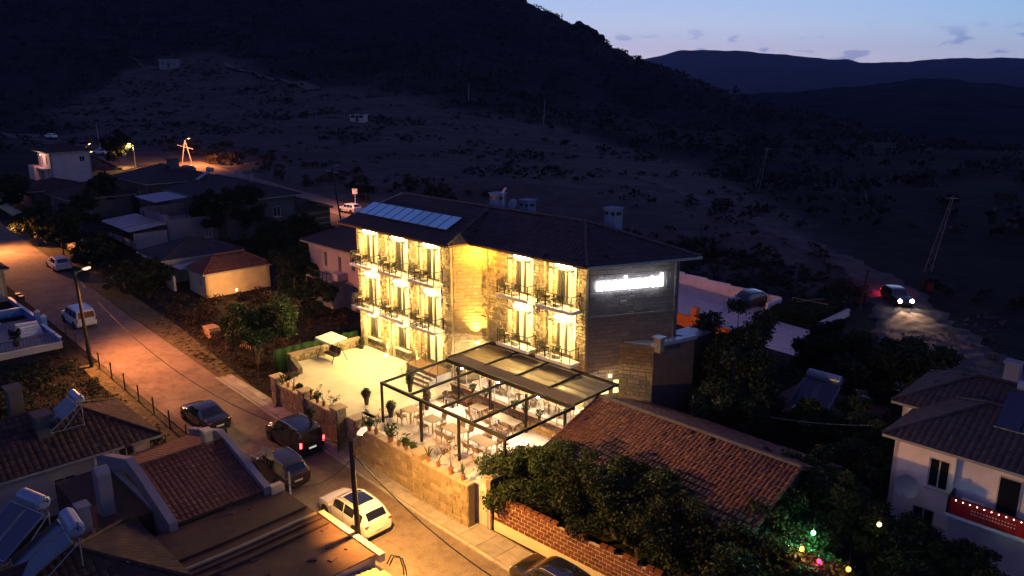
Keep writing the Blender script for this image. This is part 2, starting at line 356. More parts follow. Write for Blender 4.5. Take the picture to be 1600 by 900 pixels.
def leafcloud(cent, rad, n, size, seed=0, flat=.0):
    """n leaf-sized quads scattered in clumps; cent (k,3), rad (k,3)"""
    r = np.random.RandomState(seed); cent = np.array(cent, float); rad = np.array(rad, float); k = len(cent)
    w = rad.prod(1) ** (2 / 3); idx = r.choice(k, n, p=w / w.sum())
    d = r.normal(size=(n, 3)); d /= np.linalg.norm(d, axis=1)[:, None]
    rr = (r.uniform(.15, 1.0, n) ** .6 * r.choice([1, 1, 1, 1.25], n))[:, None]
    p = cent[idx] + d * rr * rad[idx]
    a = r.normal(size=(n, 3)); a[:, 2] *= (1 - flat); a /= np.linalg.norm(a, axis=1)[:, None]
    b = np.cross(a, r.normal(size=(n, 3))); b /= np.linalg.norm(b, axis=1)[:, None]
    sz = size * r.uniform(.5, 1.3, n)[:, None]; a = a * sz; b = b * sz * .55
    v = np.stack([p - a, p + b, p + a, p - b], 1).reshape(-1, 3)
    return v, np.arange(4 * n).reshape(n, 4)

# ================================================================== THE GROUND
def ray_pt(px, py, D):
    """a far place seen in that direction D metres away, used to survey the hills"""
    f = 1225.; a = px - 800; b = 450 - py; c, s = math.cos(PITCH), math.sin(PITCH)
    r = (a, f * c + b * s, -f * s + b * c); h = math.hypot(r[0], r[1]); return (r[0] / h * D, r[1] / h * D, CAM_Z + r[2] / h * D)
CP = [ray_pt(*a) for a in [(545, 330, 112), (440, 302, 138), (340, 268, 172), (200, 238, 222), (100, 220, 262), (0, 206, 300), (-150, 190, 330),
    (600, 290, 125), (700, 290, 130), (800, 300, 130), (1000, 300, 140), (380, 215, 230), (500, 200, 235), (600, 165, 290), (600, 130, 340), (400, 115, 390),
    (265, 104, 410), (180, 90, 440), (60, 140, 400), (0, 60, 470), (-200, 60, 500), (800, 200, 245), (760, 165, 300), (900, 200, 255), (1000, 230, 235), (1100, 262, 200),
    (1300, 330, 145), (1600, 300, 170), (1500, 240, 240), (1200, 280, 200), (1900, 300, 180), (200, 20, 560), (450, 30, 520), (650, 60, 480), (800, 90, 430), (900, 110, 400),
    (0, -90, 760), (200, -110, 760), (400, -90, 720), (600, -45, 680), (700, -18, 640), (800, 2, 600), (860, 22, 570), (905, 44, 540), (950, 72, 510), (1000, 97, 480), (1060, 118, 450), (1130, 142, 420), (1200, 166, 390), (1300, 195, 360),
    (1400, 225, 330), (1600, 238, 310), (1900, 240, 320), (1000, 165, 380), (1100, 200, 330), (-300, -80, 700)]]
for a in [(700, -18, 640), (800, 2, 600), (905, 44, 540), (1000, 97, 480), (1130, 142, 420), (1300, 195, 360), (1500, 235, 330), (1900, 240, 320), (400, -90, 720)]:
    x, y, z = ray_pt(*a); k = 1.35; CP.append((x * k, y * k, max(-25, z - 45)))
for s in range(-190, 31, 20):
    for t in (-20, 10, 35, 60, 78):
        p = W(s, t); CP.append((p.x, p.y, zs(s)))
CP = np.array(CP)
_d = np.sqrt(((CP[:, None, :2] - CP[None, :, :2]) ** 2).sum(-1) + 64)
_w = np.linalg.solve(_d + np.eye(len(CP)) * 1e-3, CP[:, 2] - 3)
def ground_np(x, y):
    x = np.asarray(x, float); y = np.asarray(y, float); out = np.full(x.shape, 3.0)
    for (cx, cy, _), w in zip(CP, _w): out += w * np.sqrt((x - cx) ** 2 + (y - cy) ** 2 + 64)
    s = x * E1.x + y * E1.y; t = x * E2.x + y * E2.y
    zp = np.where(s < -32, -2.45 + .05 * (-32 - s), np.maximum(-3.3, -2.45 - .02 * (s + 32)))
    def sm(a, lo, hi): q = np.clip((a - lo) / (hi - lo), 0, 1); return q * q * (3 - 2 * q)
    k = (1 - sm(t, 84, 100)) * (1 - sm(-s, 175, 200)) * sm(t, -30, -10) * (1 - sm(s, 30, 60))
    # rough relief on the open hillsides
    h = (np.sin(x * .11 + 1.3 * np.sin(y * .07)) * np.cos(y * .09 + np.sin(x * .05)) * 1.1 + np.sin(x * .31 + y * .13) * np.cos(y * .27 - x * .08) * .45)
    far = np.clip((np.hypot(x, y) - 150) / 250, 0, 1)
    return zp * k + (out + h * far * 1.6) * (1 - k)
def gz(x, y): return float(ground_np(np.array([x]), np.array([y]))[0])
def P(px, py, dz=0):
    """point dz above the ground in the direction (px, py) of the survey photograph"""
    f = 1225.; a = px - 800; b = 450 - py; c, s = math.cos(PITCH), math.sin(PITCH)
    r = np.array((a, f * c + b * s, -f * s + b * c)); r /= math.hypot(r[0], r[1])
    D = np.concatenate([np.arange(25, 160, .05), np.arange(160, 900, .5)])
    z = CAM_Z + r[2] * D; g = ground_np(r[0] * D, r[1] * D) + dz
    i = int(np.argmax(z < g)); return Vector((r[0] * D[i], r[1] * D[i], float(g[i])))
xs = np.concatenate([np.arange(-900, -220, 8), np.arange(-220, 160, 2.5), np.arange(160, 1200, 9)])
ys = np.concatenate([np.arange(-60, 260, 2.5), np.arange(260, 1000, 7)])
X, Y = np.meshgrid(xs, ys); Z = ground_np(X, Y)
V = np.stack([X, Y, Z], -1).reshape(-1, 3); nx = len(xs); ny = len(ys)
I = np.arange(nx * ny).reshape(ny, nx); F = np.stack([I[:-1, :-1], I[:-1, 1:], I[1:, 1:], I[1:, :-1]], -1).reshape(-1, 4)
# ground material: dry earth by the village, pale grass terraces on the lower slope, dark scrub soil above
gm = bpy.data.materials.new('hillside'); gm.use_nodes = True; n = gm.node_tree.nodes; l = gm.node_tree.links; p = n['Principled BSDF']; p.inputs['Roughness'].default_value = .95; p.inputs['Specular IOR Level'].default_value = .1
g = n.new('ShaderNodeNewGeometry')
def nnoise(sc, det=6, ro=.65):
    t = n.new('ShaderNodeTexNoise'); t.inputs['Scale'].default_value = sc; t.inputs['Detail'].default_value = det; t.inputs['Roughness'].default_value = ro; l.new(g.outputs['Position'], t.inputs['Vector']); return t
def nmix(a, b, fac):
    m = n.new('ShaderNodeMix'); m.data_type = 'RGBA'
    for k, v in ((6, a), (7, b)):
        if isinstance(v, tuple): m.inputs[k].default_value = (*v, 1)
        else: l.new(v, m.inputs[k])
    l.new(fac, m.inputs[0]); return m.outputs[2]
def nramp(src, a, b):
    r = n.new('ShaderNodeMapRange'); r.inputs[1].default_value = a; r.inputs[2].default_value = b; l.new(src, r.inputs[0]); return r.outputs[0]
n1 = nnoise(.35); n2 = nnoise(.02, 8, .7); n3 = nnoise(1.6, 8); mpz = n.new('ShaderNodeMapping'); mpz.inputs['Scale'].default_value = (.5, 2.4, 5); l.new(g.outputs['Position'], mpz.inputs['Vector']); n4 = nnoise(.06, 7); l.new(mpz.outputs[0], n4.inputs['Vector']); vat = n.new('ShaderNodeAttribute'); vat.attribute_name = 'grassy'
patchy = nmix((.07, .058, .054), (.115, .096, .094), nramp(n1.outputs['Fac'], .38, .62))
patchy = nmix(patchy, (.05, .043, .042), nramp(n4.outputs['Fac'], .45, .70))
scrubby = nmix((.014, .013, .013), (.035, .031, .031), nramp(n1.outputs['Fac'], .42, .7))
bare = nmix(scrubby, (.085, .07, .08), nramp(n2.outputs['Fac'], .62, .72))
c = nmix(bare, patchy, vat.outputs['Fac'])
l.new(c, p.inputs['Base Color'])
bp = n.new('ShaderNodeBump'); bp.inputs['Strength'].default_value = .8; bp.inputs['Distance'].default_value = .4; l.new(n3.outputs['Fac'], bp.inputs['Height']); l.new(bp.outputs[0], p.inputs['Normal'])
ground = npmesh('ground', V, F, gm, kind='structure')
for pl in ground.data.polygons: pl.use_smooth = True
def poly_in(px, py, poly):
    c = np.zeros(px.shape, bool); m = len(poly)
    for i in range(m):
        x1, y1 = poly[i]; x2, y2 = poly[(i + 1) % m]
        c ^= ((y1 > py) != (y2 > py)) & (px < (x2 - x1) * (py - y1) / (y2 - y1 + 1e-9) + x1)
    return c
# outline of the pale grassy slope, surveyed as directions then stood on the ground
grass_poly = [tuple(P(*a)[:2]) for a in [(0, 215), (150, 195), (60, 190), (180, 120), (250, 92), (330, 80), (400, 105), (480, 135), (640, 150), (780, 178), (900, 205), (1000, 235), (1100, 265), (1180, 300), (1230, 330), (1300, 400), (1330, 480), (1200, 440), (900, 420), (500, 360)]]
gm_mask = poly_in(V[:, 0], V[:, 1], grass_poly).reshape(ny, nx).astype(float)
for _ in range(3): gm_mask[1:-1, 1:-1] = (gm_mask[1:-1, 1:-1] * 2 + gm_mask[:-2, 1:-1] + gm_mask[2:, 1:-1] + gm_mask[1:-1, :-2] + gm_mask[1:-1, 2:]) / 6
at = ground.data.attributes.new('grassy', 'FLOAT', 'POINT'); at.data.foreach_set('value', gm_mask.ravel().astype(np.float32))

def crag(px, py, D, w, h, seed):
    x, y, z = ray_pt(px, py, D); z = gz(x, y); rr = random.Random(seed); b = MB((x, y, z))
    for k in range(16):
        a, q = rr.uniform(-w, w), rr.uniform(-w * .6, w * .6); hh = h * (1 - (abs(a) / w) ** 1.5) * rr.uniform(.5, 1.05); r0 = rr.uniform(.18, .4) * w
        n_ = 7; vs = []
        for zz, f_ in ((-3, 1.25), (hh * .45, 1.0), (hh * .8, .75), (hh, .35)): vs += [(x + a + r0 * f_ * math.cos(2 * PI * j / n_) * rr.uniform(.75, 1.2), y + q + r0 * f_ * math.sin(2 * PI * j / n_) * rr.uniform(.75, 1.2), z + zz * rr.uniform(.93, 1.05)) for j in range(n_)]
        b.add(vs, [(i * n_ + j, i * n_ + (j + 1) % n_, (i + 1) * n_ + (j + 1) % n_, (i + 1) * n_ + j) for i in range(3) for j in range(n_)] + [tuple(range(3 * n_, 4 * n_))])
    return b.build('rocky_crag', 'mid_rock', None, loc=(x, y, z), kind='structure')
mat('mid_rock', (.03, .028, .028), 1, noise=.4, scale=.3, bump=.8, bscale=.6, spec=0)
crag(906, 46, 540, 9, 6.5, 1); crag(793, 0, 602, 12, 5, 2); crag(930, 64, 524, 5, 3, 3); crag(1090, 128, 440, 4, 3, 4)
# far ridges, each a body of land with its own slope towards us
def ridge(name, pts, depth, m, seed, rough):
    """pts: (px, py, D) along the skyline; the land falls away before and behind it"""
    r = np.random.RandomState(seed); px = np.array([a[0] for a in pts], float); py = np.array([a[1] for a in pts], float); D = np.array([a[2] for a in pts], float)
    q = np.linspace(px[0], px[-1], 260); yy = np.interp(q, px, py); dd = np.interp(q, px, D)
    for o, am in ((9, 1.0), (23, .6), (51, .35)): yy += rough * am * np.sin(q / 1600 * 2 * PI * o * .37 + r.uniform(0, 6)) * np.sin(q * .011 * o * .3 + r.uniform(0, 6))
    rows = []
    for k, (fd, fz) in enumerate([(1.35, -.6), (1.15, .3), (1.05, .78), (1, 1), (.95, .86), (.88, .68), (.8, .5), (.7, .28), (.6, .1), (.5, -.15)]):
        row = []
        for i in range(len(q)):
            x, y, z = ray_pt(q[i], yy[i], dd[i]); base = -20
            wob = (math.sin(i * .21 + k) + math.sin(i * .083 - k * 1.7)) * .03 * (k != 3)
            row.append((x * (fd + wob * .5), y * (fd + wob * .5), base + (z - base) * (fz + wob * 1.2)))
        rows.append(row)
    V = np.array(rows).reshape(-1, 3); I = np.arange(len(V)).reshape(len(rows), -1)
    F = np.stack([I[:-1, :-1], I[:-1, 1:], I[1:, 1:], I[1:, :-1]], -1).reshape(-1, 4)
    o = npmesh(name, V, F, m, kind='structure')
    for pl in o.data.polygons: pl.use_smooth = True
    return o
mat('far_land', (.035, .035, .04), 1, noise=.35, scale=.01, spec=0)
mat('mid_land', (.024, .025, .022), 1, noise=.5, scale=.03, spec=0, bump=.6, bscale=.2)
ridge('far_mountain', [(700, 125, 3400), (900, 112, 3300), (960, 101, 3300), (1000, 93, 3300), (1040, 85, 3250), (1062, 77, 3200), (1150, 79, 3200), (1230, 86, 3200), (1300, 94, 3200), (1322, 92, 3200), (1345, 98, 3200), (1420, 96, 3200), (1480, 90, 3200), (1600, 91, 3200), (1800, 94, 3200), (2200, 110, 3300)], 1, 'far_land', 3, 1.2)
ridge('middle_hill', [(900, 200, 900), (1050, 175, 950), (1130, 152, 1000), (1220, 142, 1050), (1330, 136, 1100), (1400, 126, 1150), (1470, 124, 1150), (1560, 130, 1150), (1600, 138, 1150), (1750, 150, 1100), (2100, 160, 1100)], 1, 'mid_land', 5, 2.0)

# scrub: thousands of bushes on the hillsides, one mass
def scrub(name, sel, n, lo, hi, leaves, m, seed):
    r = np.random.RandomState(seed); pts = []
    D = np.sqrt(r.uniform(lo[0] ** 2, lo[1] ** 2, n * 4)); a = r.uniform(math.radians(-46), math.radians(46), n * 4)
    x = D * np.sin(a); y = D * np.cos(a); k = sel(x, y, r); x = x[k][:n]; y = y[k][:n]; z = ground_np(x, y); m_ = len(x)
    sz = r.uniform(hi[0], hi[1], m_) * (1 + .8 * (r.uniform(size=m_) > .93))
    c = np.repeat(np.stack([x, y, z + sz * .4], 1), leaves, 0); S = np.repeat(sz, leaves)[:, None]
    d = r.normal(size=c.shape); d /= np.linalg.norm(d, axis=1)[:, None]; d[:, 2] = np.abs(d[:, 2]) * .8 - .2
    p = c + d * S * r.uniform(.4, 1, (len(c), 1)); u = r.normal(size=c.shape); u /= np.linalg.norm(u, axis=1)[:, None]
    w = np.cross(u, r.normal(size=c.shape)); w /= np.linalg.norm(w, axis=1)[:, None]; s_ = S * r.uniform(.18, .42, (len(c), 1))
    v = np.stack([p - u * s_, p + w * s_ * .7, p + u * s_, p - w * s_ * .7], 1).reshape(-1, 3)
    return npmesh(name, v, np.arange(len(v)).reshape(-1, 4), m, kind='stuff', label=None)
def in_grass(x, y): return poly_in(x, y, grass_poly)
def village(x, y):
    s, t = x * E1.x + y * E1.y, x * E2.x + y * E2.y
    return (t < 88) & (s > -215) & (s < 40)
def clump(x, y, f): return np.sin(x * f + 2 * np.sin(y * f * .6)) * np.cos(y * f * 1.3 + np.sin(x * f * .8)) 
o = scrub('hill_scrub', lambda x, y, r: ~in_grass(x, y) & ~village(x, y) & (r.uniform(size=x.shape) < .55 + .45 * clump(x, y, .05)), 11000, (130, 700), (.9, 2.6), 13, 'leaf_hill', 1); tag(o, 'dark scrub and small trees covering the upper hillside', 'scrub')
o = scrub('slope_bushes', lambda x, y, r: in_grass(x, y) & ~village(x, y) & (clump(x, y, .09) + r.uniform(-.8, .8, x.shape) > .35), 6500, (95, 430), (.3, 1.15), 14, 'leaf_hill', 2); tag(o, 'low bushes dotted over the pale grassy slope', 'bushes')
o = scrub('verge_scrub', lambda x, y, r: (lambda s, t: (t > 74.5) & (t < 92) & (s > -200) & (s < -52))(x * E1.x + y * E1.y, x * E2.x + y * E2.y), 900, (90, 290), (.4, 1.5), 26, 'leaf_red', 3); tag(o, 'reddish lit scrub along the far side of the upper road', 'bushes')
o = scrub('roadside_scrub', lambda x, y, r: (lambda s, t: (t > 82) & (t < 100) & (s > -30) & (s < 25) & ~((t < 93) & (s < -8)))(x * E1.x + y * E1.y, x * E2.x + y * E2.y), 420, (80, 170), (.4, 1.3), 24, 'leaf_hill', 4); tag(o, 'scrub beside the dirt track at the right', 'bushes')

# thin evening air over the valley
hz = MB(); hz.box(-2600, 6500, -80, 5400, -60, 260)
hm = bpy.data.materials.new('air'); hm.use_nodes = True; hn = hm.node_tree; hn.nodes.remove(hn.nodes['Principled BSDF']); hv = hn.nodes.new('ShaderNodeVolumePrincipled')
hv.inputs['Density'].default_value = .000085; hv.inputs['Color'].default_value = (.38, .48, 1, 1); hv.inputs['Anisotropy'].default_value = .2; hn.links.new(hv.outputs[0], hn.nodes['Material Output'].inputs['Volume'])
hz.build('haze', hm, kind='stuff')
# ------------------------------------------------------------------ roads
def strip(name, pts, m, dz, kind='structure', seg=2.0, cross=4, parent=None, rough=0, **kw):
    """pts: list of (left (x,y), right (x,y)); draped on the ground"""
    L = []; 
    for (a, b), (c, d) in zip(pts[:-1], pts[1:]):
        k = max(1, int((Vector(c) - Vector(a)).length / seg))
        for i in range(k): L.append((Vector(a).lerp(Vector(c), i / k), Vector(b).lerp(Vector(d), i / k)))
    L.append((Vector(pts[-1][0]), Vector(pts[-1][1])))
    P_ = np.array([[tuple(a.lerp(b, j / cross)) for j in range(cross + 1)] for a, b in L]); z = ground_np(P_[..., 0], P_[..., 1]) + dz
    if rough:
        x, y = P_[..., 0], P_[..., 1]; u = np.linspace(-1, 1, cross + 1)[None, :]
        z = z + rough * (np.sin(x * 2.1 + 3 * np.sin(y * .7)) * np.cos(y * 1.7 + 2 * np.sin(x * .9)) + .6 * np.sin(x * 5.3 + y * 2.2) * np.cos(y * 4.1 - x * 1.3) + 1.3 * np.cos(u * 9 + .8 * np.sin(y * .3)) * .5) - .16 * rough * 8 * np.abs(u) ** 6
        P_ = P_ + (rough * 7 * (np.sin(y * .9 + x * .4) + .6 * np.sin(y * 2.3))[..., None] * np.abs(u)[..., None] ** 3) * np.array([1, .4])
    V = np.concatenate([P_, z[..., None]], -1).reshape(-1, 3); I = np.arange(len(V)).reshape(len(L), cross + 1)
    F = np.stack([I[:-1, :-1], I[1:, :-1], I[1:, 1:], I[:-1, 1:]], -1).reshape(-1, 4)
    o = npmesh(name, V, F, m, parent, kind=kind, **kw)
    for pl in o.data.polygons: pl.use_smooth = True
    return o
def st2(s, t): p = W(s, t); return (p.x, p.y)
strip('street', [(st2(12, 24.2), st2(12, 18.2)), (st2(-50, 24.0), st2(-50, 18.4)), (st2(-75, 24.2), st2(-75, 18.2)), (st2(-120, 25), st2(-120, 18)), (st2(-175, 26), st2(-175, 17))], 'asphalt', .06)
strip('back_lane', [(st2(-14, 67), st2(-14, 62)), (st2(-30, 72.5), st2(-30, 64.5)), (st2(-50, 72.5), st2(-50, 65))], 'lot_paving', .06)
strip('upper_road', [(st2(-50, 72.5), st2(-50, 65)), (st2(-90, 72), st2(-90, 65.5)), (st2(-130, 72), st2(-130, 66)), (st2(-172, 73), st2(-172, 67))], 'asphalt', .06)
def v2(px, py): q = P(px, py); return (q.x, q.y)
strip('distant_road', [(v2(215, 262), v2(195, 268)), (v2(160, 232), v2(120, 240)), (v2(60, 211), v2(60, 222)), (v2(0, 207), v2(0, 217)), (v2(-120, 200), v2(-120, 208))], 'dirt', .2)
strip('dirt_track', [(v2(960, 262), v2(946, 264)), (v2(1080, 300), v2(1062, 304)), (v2(1240, 365), v2(1205, 367)), (v2(1350, 412), v2(1312, 420)), (v2(1430, 450), v2(1360, 470)), (v2(1500, 510), v2(1370, 540)), (v2(1600, 580), v2(1390, 600)), (v2(1760, 640), v2(1420, 660))], 'track_dirt', .16, cross=26, seg=.45, rough=.07)
strip('hill_path', [(v2(350, 100), v2(350, 104)), (v2(400, 114), v2(400, 118)), (v2(450, 129), v2(450, 132)), (v2(500, 138), v2(500, 141))], 'dirt', .5)
strip('hill_path', [(v2(182, 80), v2(184, 85)), (v2(215, 95), v2(215, 99)), (v2(245, 108), v2(240, 110))], 'dirt', .5)
# garden earth, verges and the pavement in front of the hotel
strip('verge', [(st2(-120, 27.5), st2(-120, 25.0)), (st2(-70, 26.5), st2(-70, 24.2)), (st2(-50, 25.0), st2(-50, 24.0))], 'verge', .05)
strip('verge', [(st2(-66, 18.3), st2(-66, 16.8)), (st2(-45, 18.3), st2(-45, 17.0))], 'verge', .05)
strip('lot', [(st2(-60, 76.3), st2(-60, 72.4)), (st2(-36.8, 76), st2(-36.8, 72.4))], 'lot_paving', .08)
strip('lawn', [(st2(-36.6, 81), st2(-36.6, 73.2)), (st2(-31.5, 80.4), st2(-31.5, 73.2))], 'lawn_green', .12)
pv = strip('pavement', [(st2(-57, 25.1), st2(-57, 23.9)), (st2(-10, 26.4), st2(-10, 24.2))], 'mortar', .10, seg=3, cross=2)
# kerb under the pavement edge
kb = MB()
for i in range(24):
    s0 = -57 + i * 1.96; t0 = 23.85 + (s0 + 57) * .0064
    kb.beam(W(s0 + .01, t0, zs(s0) + .06), W(s0 + 1.94, t0 + .0125, zs(s0 + 1.94) + .06), .14, .2)
kb.build('kerb', 'concrete', kind='structure')
for i in range(32):
    s0 = -56.6 + i * 1.4; t0 = 24.02 + (s0 + 57) * .0064; t1 = 25.0 + (s0 + 57) * .0275
    b = MB(); n_ = 2
    for j in range(n_):
        a0 = t0 + (t1 - t0) * j / n_ + .015; a1 = t0 + (t1 - t0) * (j + 1) / n_ - .015
        b = MB(); z0 = zs(s0 + .7) + .13 + rnd.uniform(0, .015)
        b.prism([tuple(W(s0 + .015, a0)[:2]), tuple(W(s0 + 1.385, a0)[:2]), tuple(W(s0 + 1.385, a1)[:2]), tuple(W(s0 + .015, a1)[:2])], [zs(s0) + .02, zs(s0 + 1.4) + .02] * 1 + [zs(s0 + 1.4) + .02, zs(s0) + .02], [zs(s0) + .145, zs(s0 + 1.4) + .145, zs(s0 + 1.4) + .145, zs(s0) + .145])
        b.build('paving_slab', 'pave', pv)

# ================================================================== BUILDING HELPERS
def TH(name, label, cat, s, t, z=0, group=None):
    o = thing(name, label, cat, W(s, t, z), ANG, group); o['_'] = 0; del o['_']
    OFS[o.name] = (s, t, z); return o
OFS = {}
def mb(o): return MB(OFS[o.name])
def stones(b, axis, c, u0, u1, z0, z1, out, wr, hr, openings=(), dep=(.03, .07), gap=.02, slope=None):
    """courses of separate stones on a wall plane; axis 's': wall runs along s at t=c; or (p0,p1): any plan line"""
    if axis == 's': p0 = Vector((u0, c, 0)); d = Vector((1, 0, 0)); L = u1 - u0; nrm = Vector((0, out, 0))
    else:
        p0 = Vector((*axis[0], 0)); p1 = Vector((*axis[1], 0)); d = (p1 - p0).normalized(); L = (p1 - p0).length; nrm = Vector((d.y, -d.x, 0)) * out; u0 = 0
    z = z0
    while z < z1 - .06:
        h = min(rnd.uniform(*hr), z1 - z); 
        if z1 - z - h < .07: h = z1 - z
        u = -rnd.uniform(0, wr[0]) 
        while u < L:
            w = rnd.uniform(*wr); a, e_ = max(u, 0) + gap / 2, min(u + w, L) - gap / 2; u += w
            if e_ - a < .05: continue
            segs = [(a, e_)]
            for (o0, o1, oz0, oz1) in openings:
                if z + h > oz0 + .02 and z < oz1 - .02:
                    ns = []
                    for q0, q1 in segs:
                        if q1 <= o0 - u0 or q0 >= o1 - u0: ns.append((q0, q1)); continue
                        if q0 < o0 - u0: ns.append((q0, o0 - u0))
                        if q1 > o1 - u0: ns.append((o1 - u0, q1))
                    segs = ns
            for q0, q1 in segs:
                if q1 - q0 < .06: continue
                dd = rnd.uniform(*dep); c0 = p0 + d * q0; c1 = p0 + d * q1; g = gap / 2; zt = z + h - g; zb = z + g
                if slope: zb += slope(q0) ; zt += slope(q0)
                j = min(.025, (q1 - q0) * .2)
                b.add([c0 + Vector((0, 0, zb)), c1 + Vector((0, 0, zb)), c1 + Vector((0, 0, zt)), c0 + Vector((0, 0, zt)),
                       c0 + d * j + nrm * dd + Vector((0, 0, zb + j)), c1 - d * j + nrm * dd + Vector((0, 0, zb + j * .5)), c1 - d * j + nrm * dd * rnd.uniform(.8, 1.1) + Vector((0, 0, zt - j)), c0 + d * j + nrm * dd + Vector((0, 0, zt - j))],
                      [(4, 5, 6, 7), (0, 1, 5, 4), (1, 2, 6, 5), (2, 3, 7, 6), (3, 0, 4, 7)])
        z += h
def wall_open(b, p0, p1, z0, z1, th, openings):
    """a wall slab from p0 to p1 with rectangular holes (u0,u1,z0,z1); thickness th towards the left of p0->p1"""
    p0 = Vector((*p0, 0)); p1 = Vector((*p1, 0)); d = (p1 - p0).normalized(); L = (p1 - p0).length; n = Vector((-d.y, d.x, 0)) * th
    us = sorted({0, L, *[o[0] for o in openings], *[o[1] for o in openings]})
    for a, c in zip(us[:-1], us[1:]):
        if c - a < 1e-4: continue
        zz = [(z0, z1)]
        for o in openings:
            if o[0] <= a + 1e-4 and o[1] >= c - 1e-4:
                nz_ = []
                for q0, q1 in zz:
                    if o[2] > q0: nz_.append((q0, min(o[2], q1)))
                    if o[3] < q1: nz_.append((max(o[3], q0), q1))
                zz = nz_
        for q0, q1 in zz:
            if q1 - q0 < 1e-3: continue
            A, B = p0 + d * a, p0 + d * c
            b.prism([A, B, B + n, A + n], q0, q1)
def tiles(b, poly, du, w=.3, l=.38, lift=.045, amp=.035, hr=4, wob=.006):
    """pantiles over a planar roof polygon (list of 3D points); du = direction along the eave"""
    P_ = [Vector(p) for p in poly]; du = Vector(du).normalized(); n = Vector((0, 0, 0))
    for i in range(len(P_)): n += (P_[i] - P_[0]).cross(P_[(i + 1) % len(P_)] - P_[0])
    n.normalize(); n = n if n.z > 0 else -n
    dv = n.cross(du).normalized(); dv = dv if dv.z > 0 else -dv
    uv = [((p - P_[0]).dot(du), (p - P_[0]).dot(dv)) for p in P_]
    u0 = min(a for a, _ in uv); u1 = max(a for a, _ in uv); v0 = min(c for _, c in uv); v1 = max(c for _, c in uv)
    def inside(x, y):
        c = False
        for i in range(len(uv)):
            (x1, y1), (x2, y2) = uv[i], uv[(i + 1) % len(uv)]
            if (y1 > y) != (y2 > y) and x < (x2 - x1) * (y - y1) / (y2 - y1 + 1e-12) + x1: c = not c
        return c
    v = v0
    while v < v1:
        u = u0
        while u < u1:
            if inside(u + w / 2, v + l * .5) and rnd.random() > .006:
                sl_ = -rnd.uniform(.04, .12) if rnd.random() < .035 else 0
                o = P_[0] + du * (u + rnd.uniform(-wob, wob)) + dv * (v + sl_ + rnd.uniform(-wob, wob)) + n * (.022 * math.sin(u * .8 + 1) + .018 * math.sin(v * 1.3 + u * .3)); vs = []
                for e_, (vv, lf) in enumerate(((-.02, lift), (l + .02, .008))):
                    for k in range(hr + 1):
                        a = k / hr; vs.append(o + du * (a * w * .99) + dv * vv + n * (lf + amp * math.sin(a * PI) ** .8 + rnd.uniform(0, wob)))
                m = hr + 1; fs = [(k, k + 1, m + k + 1, m + k) for k in range(hr)]
                vs += [o + dv * -.02 + n * .0, o + du * w * .99 + dv * -.02 + n * 0]; fs.append((2 * m, 2 * m + 1, *reversed(range(m))))
                b.add(vs, fs)
            u += w
        v += l
def caps(b, p0, p1, r=.09, l=.36):
    p0 = Vector(p0); p1 = Vector(p1); L = (p1 - p0).length; k = max(1, int(L / l)); d = (p1 - p0) / k
    s_ = d.cross(Vector((0, 0, 1))).normalized(); up = s_.cross(d).normalized()
    for i in range(k):
        a = p0 + d * i; c = a + d * 1.06; vs = []
        for q, rr in ((a, r * 1.08), (c, r * .9)): vs += [q + s_ * rr * math.cos(PI * j / 4) + up * (rr * math.sin(PI * j / 4) + .0) for j in range(5)]
        b.add(vs, [(j, j + 1, 6 + j, 5 + j) for j in range(4)] + [(0, 4, 3, 2, 1)])
def roof_plane(b, poly, th=.12):
    P_ = [Vector(p) for p in poly]; n = len(P_)
    b.add(P_ + [p - Vector((0, 0, th)) for p in P_], [tuple(range(n)), tuple(reversed(range(n, 2 * n)))] + [(i, n + i, n + (i + 1) % n, (i + 1) % n) for i in range(n)])
def window(par, b0, u, t, z0, z1, w, out, fm='frame_light', gm_='glass_dark', axis='s', sill=True, bars=1, cross=None):
    """window set in a wall: frame part > pane sub-parts; u centre along the wall; out = sign of the outward normal"""
    def pt(a, d, z): return (a, t + out * d, z) if axis == 's' else (t + out * d, a, z)
    f = mb(par)
    def bx(u0, u1, d0, d1, z0_, z1_):
        if axis == 's': y = sorted((t + out * d0, t + out * d1)); f.box(u0, u1, y[0], y[1], z0_, z1_)
        else: x = sorted((t + out * d0, t + out * d1)); f.box(x[0], x[1], u0, u1, z0_, z1_)
    h = w / 2; e_ = .07
    bx(u - h, u - h + e_, -.05, .03, z0, z1); bx(u + h - e_, u + h, -.05, .03, z0, z1)
    bx(u - h + e_, u + h - e_, -.05, .03, z1 - e_, z1); bx(u - h + e_, u + h - e_, -.05, .03, z0, z0 + e_)
    for k in range(bars): c = u - h + w * (k + 1) / (bars + 1); bx(c - .03, c + .03, -.05, .025, z0 + e_, z1 - e_)
    if cross: bx(u - h + e_, u + h - e_, -.05, .022, cross - .03, cross + .03)
    if sill: bx(u - h - .1, u + h + .1, .0, .14, z0 - .08, z0 - .005)
    fr = f.build('window', fm, par)
    for k in range(bars + 1):
        f = mb(par); a = u - h + w * k / (bars + 1) + .035; c = u - h + w * (k + 1) / (bars + 1) - .035
        bx(a, c, -.06, -.03, z0 + .05, z1 - .05); g_ = f.build('pane', gm_, None); g_.parent = fr
    return fr

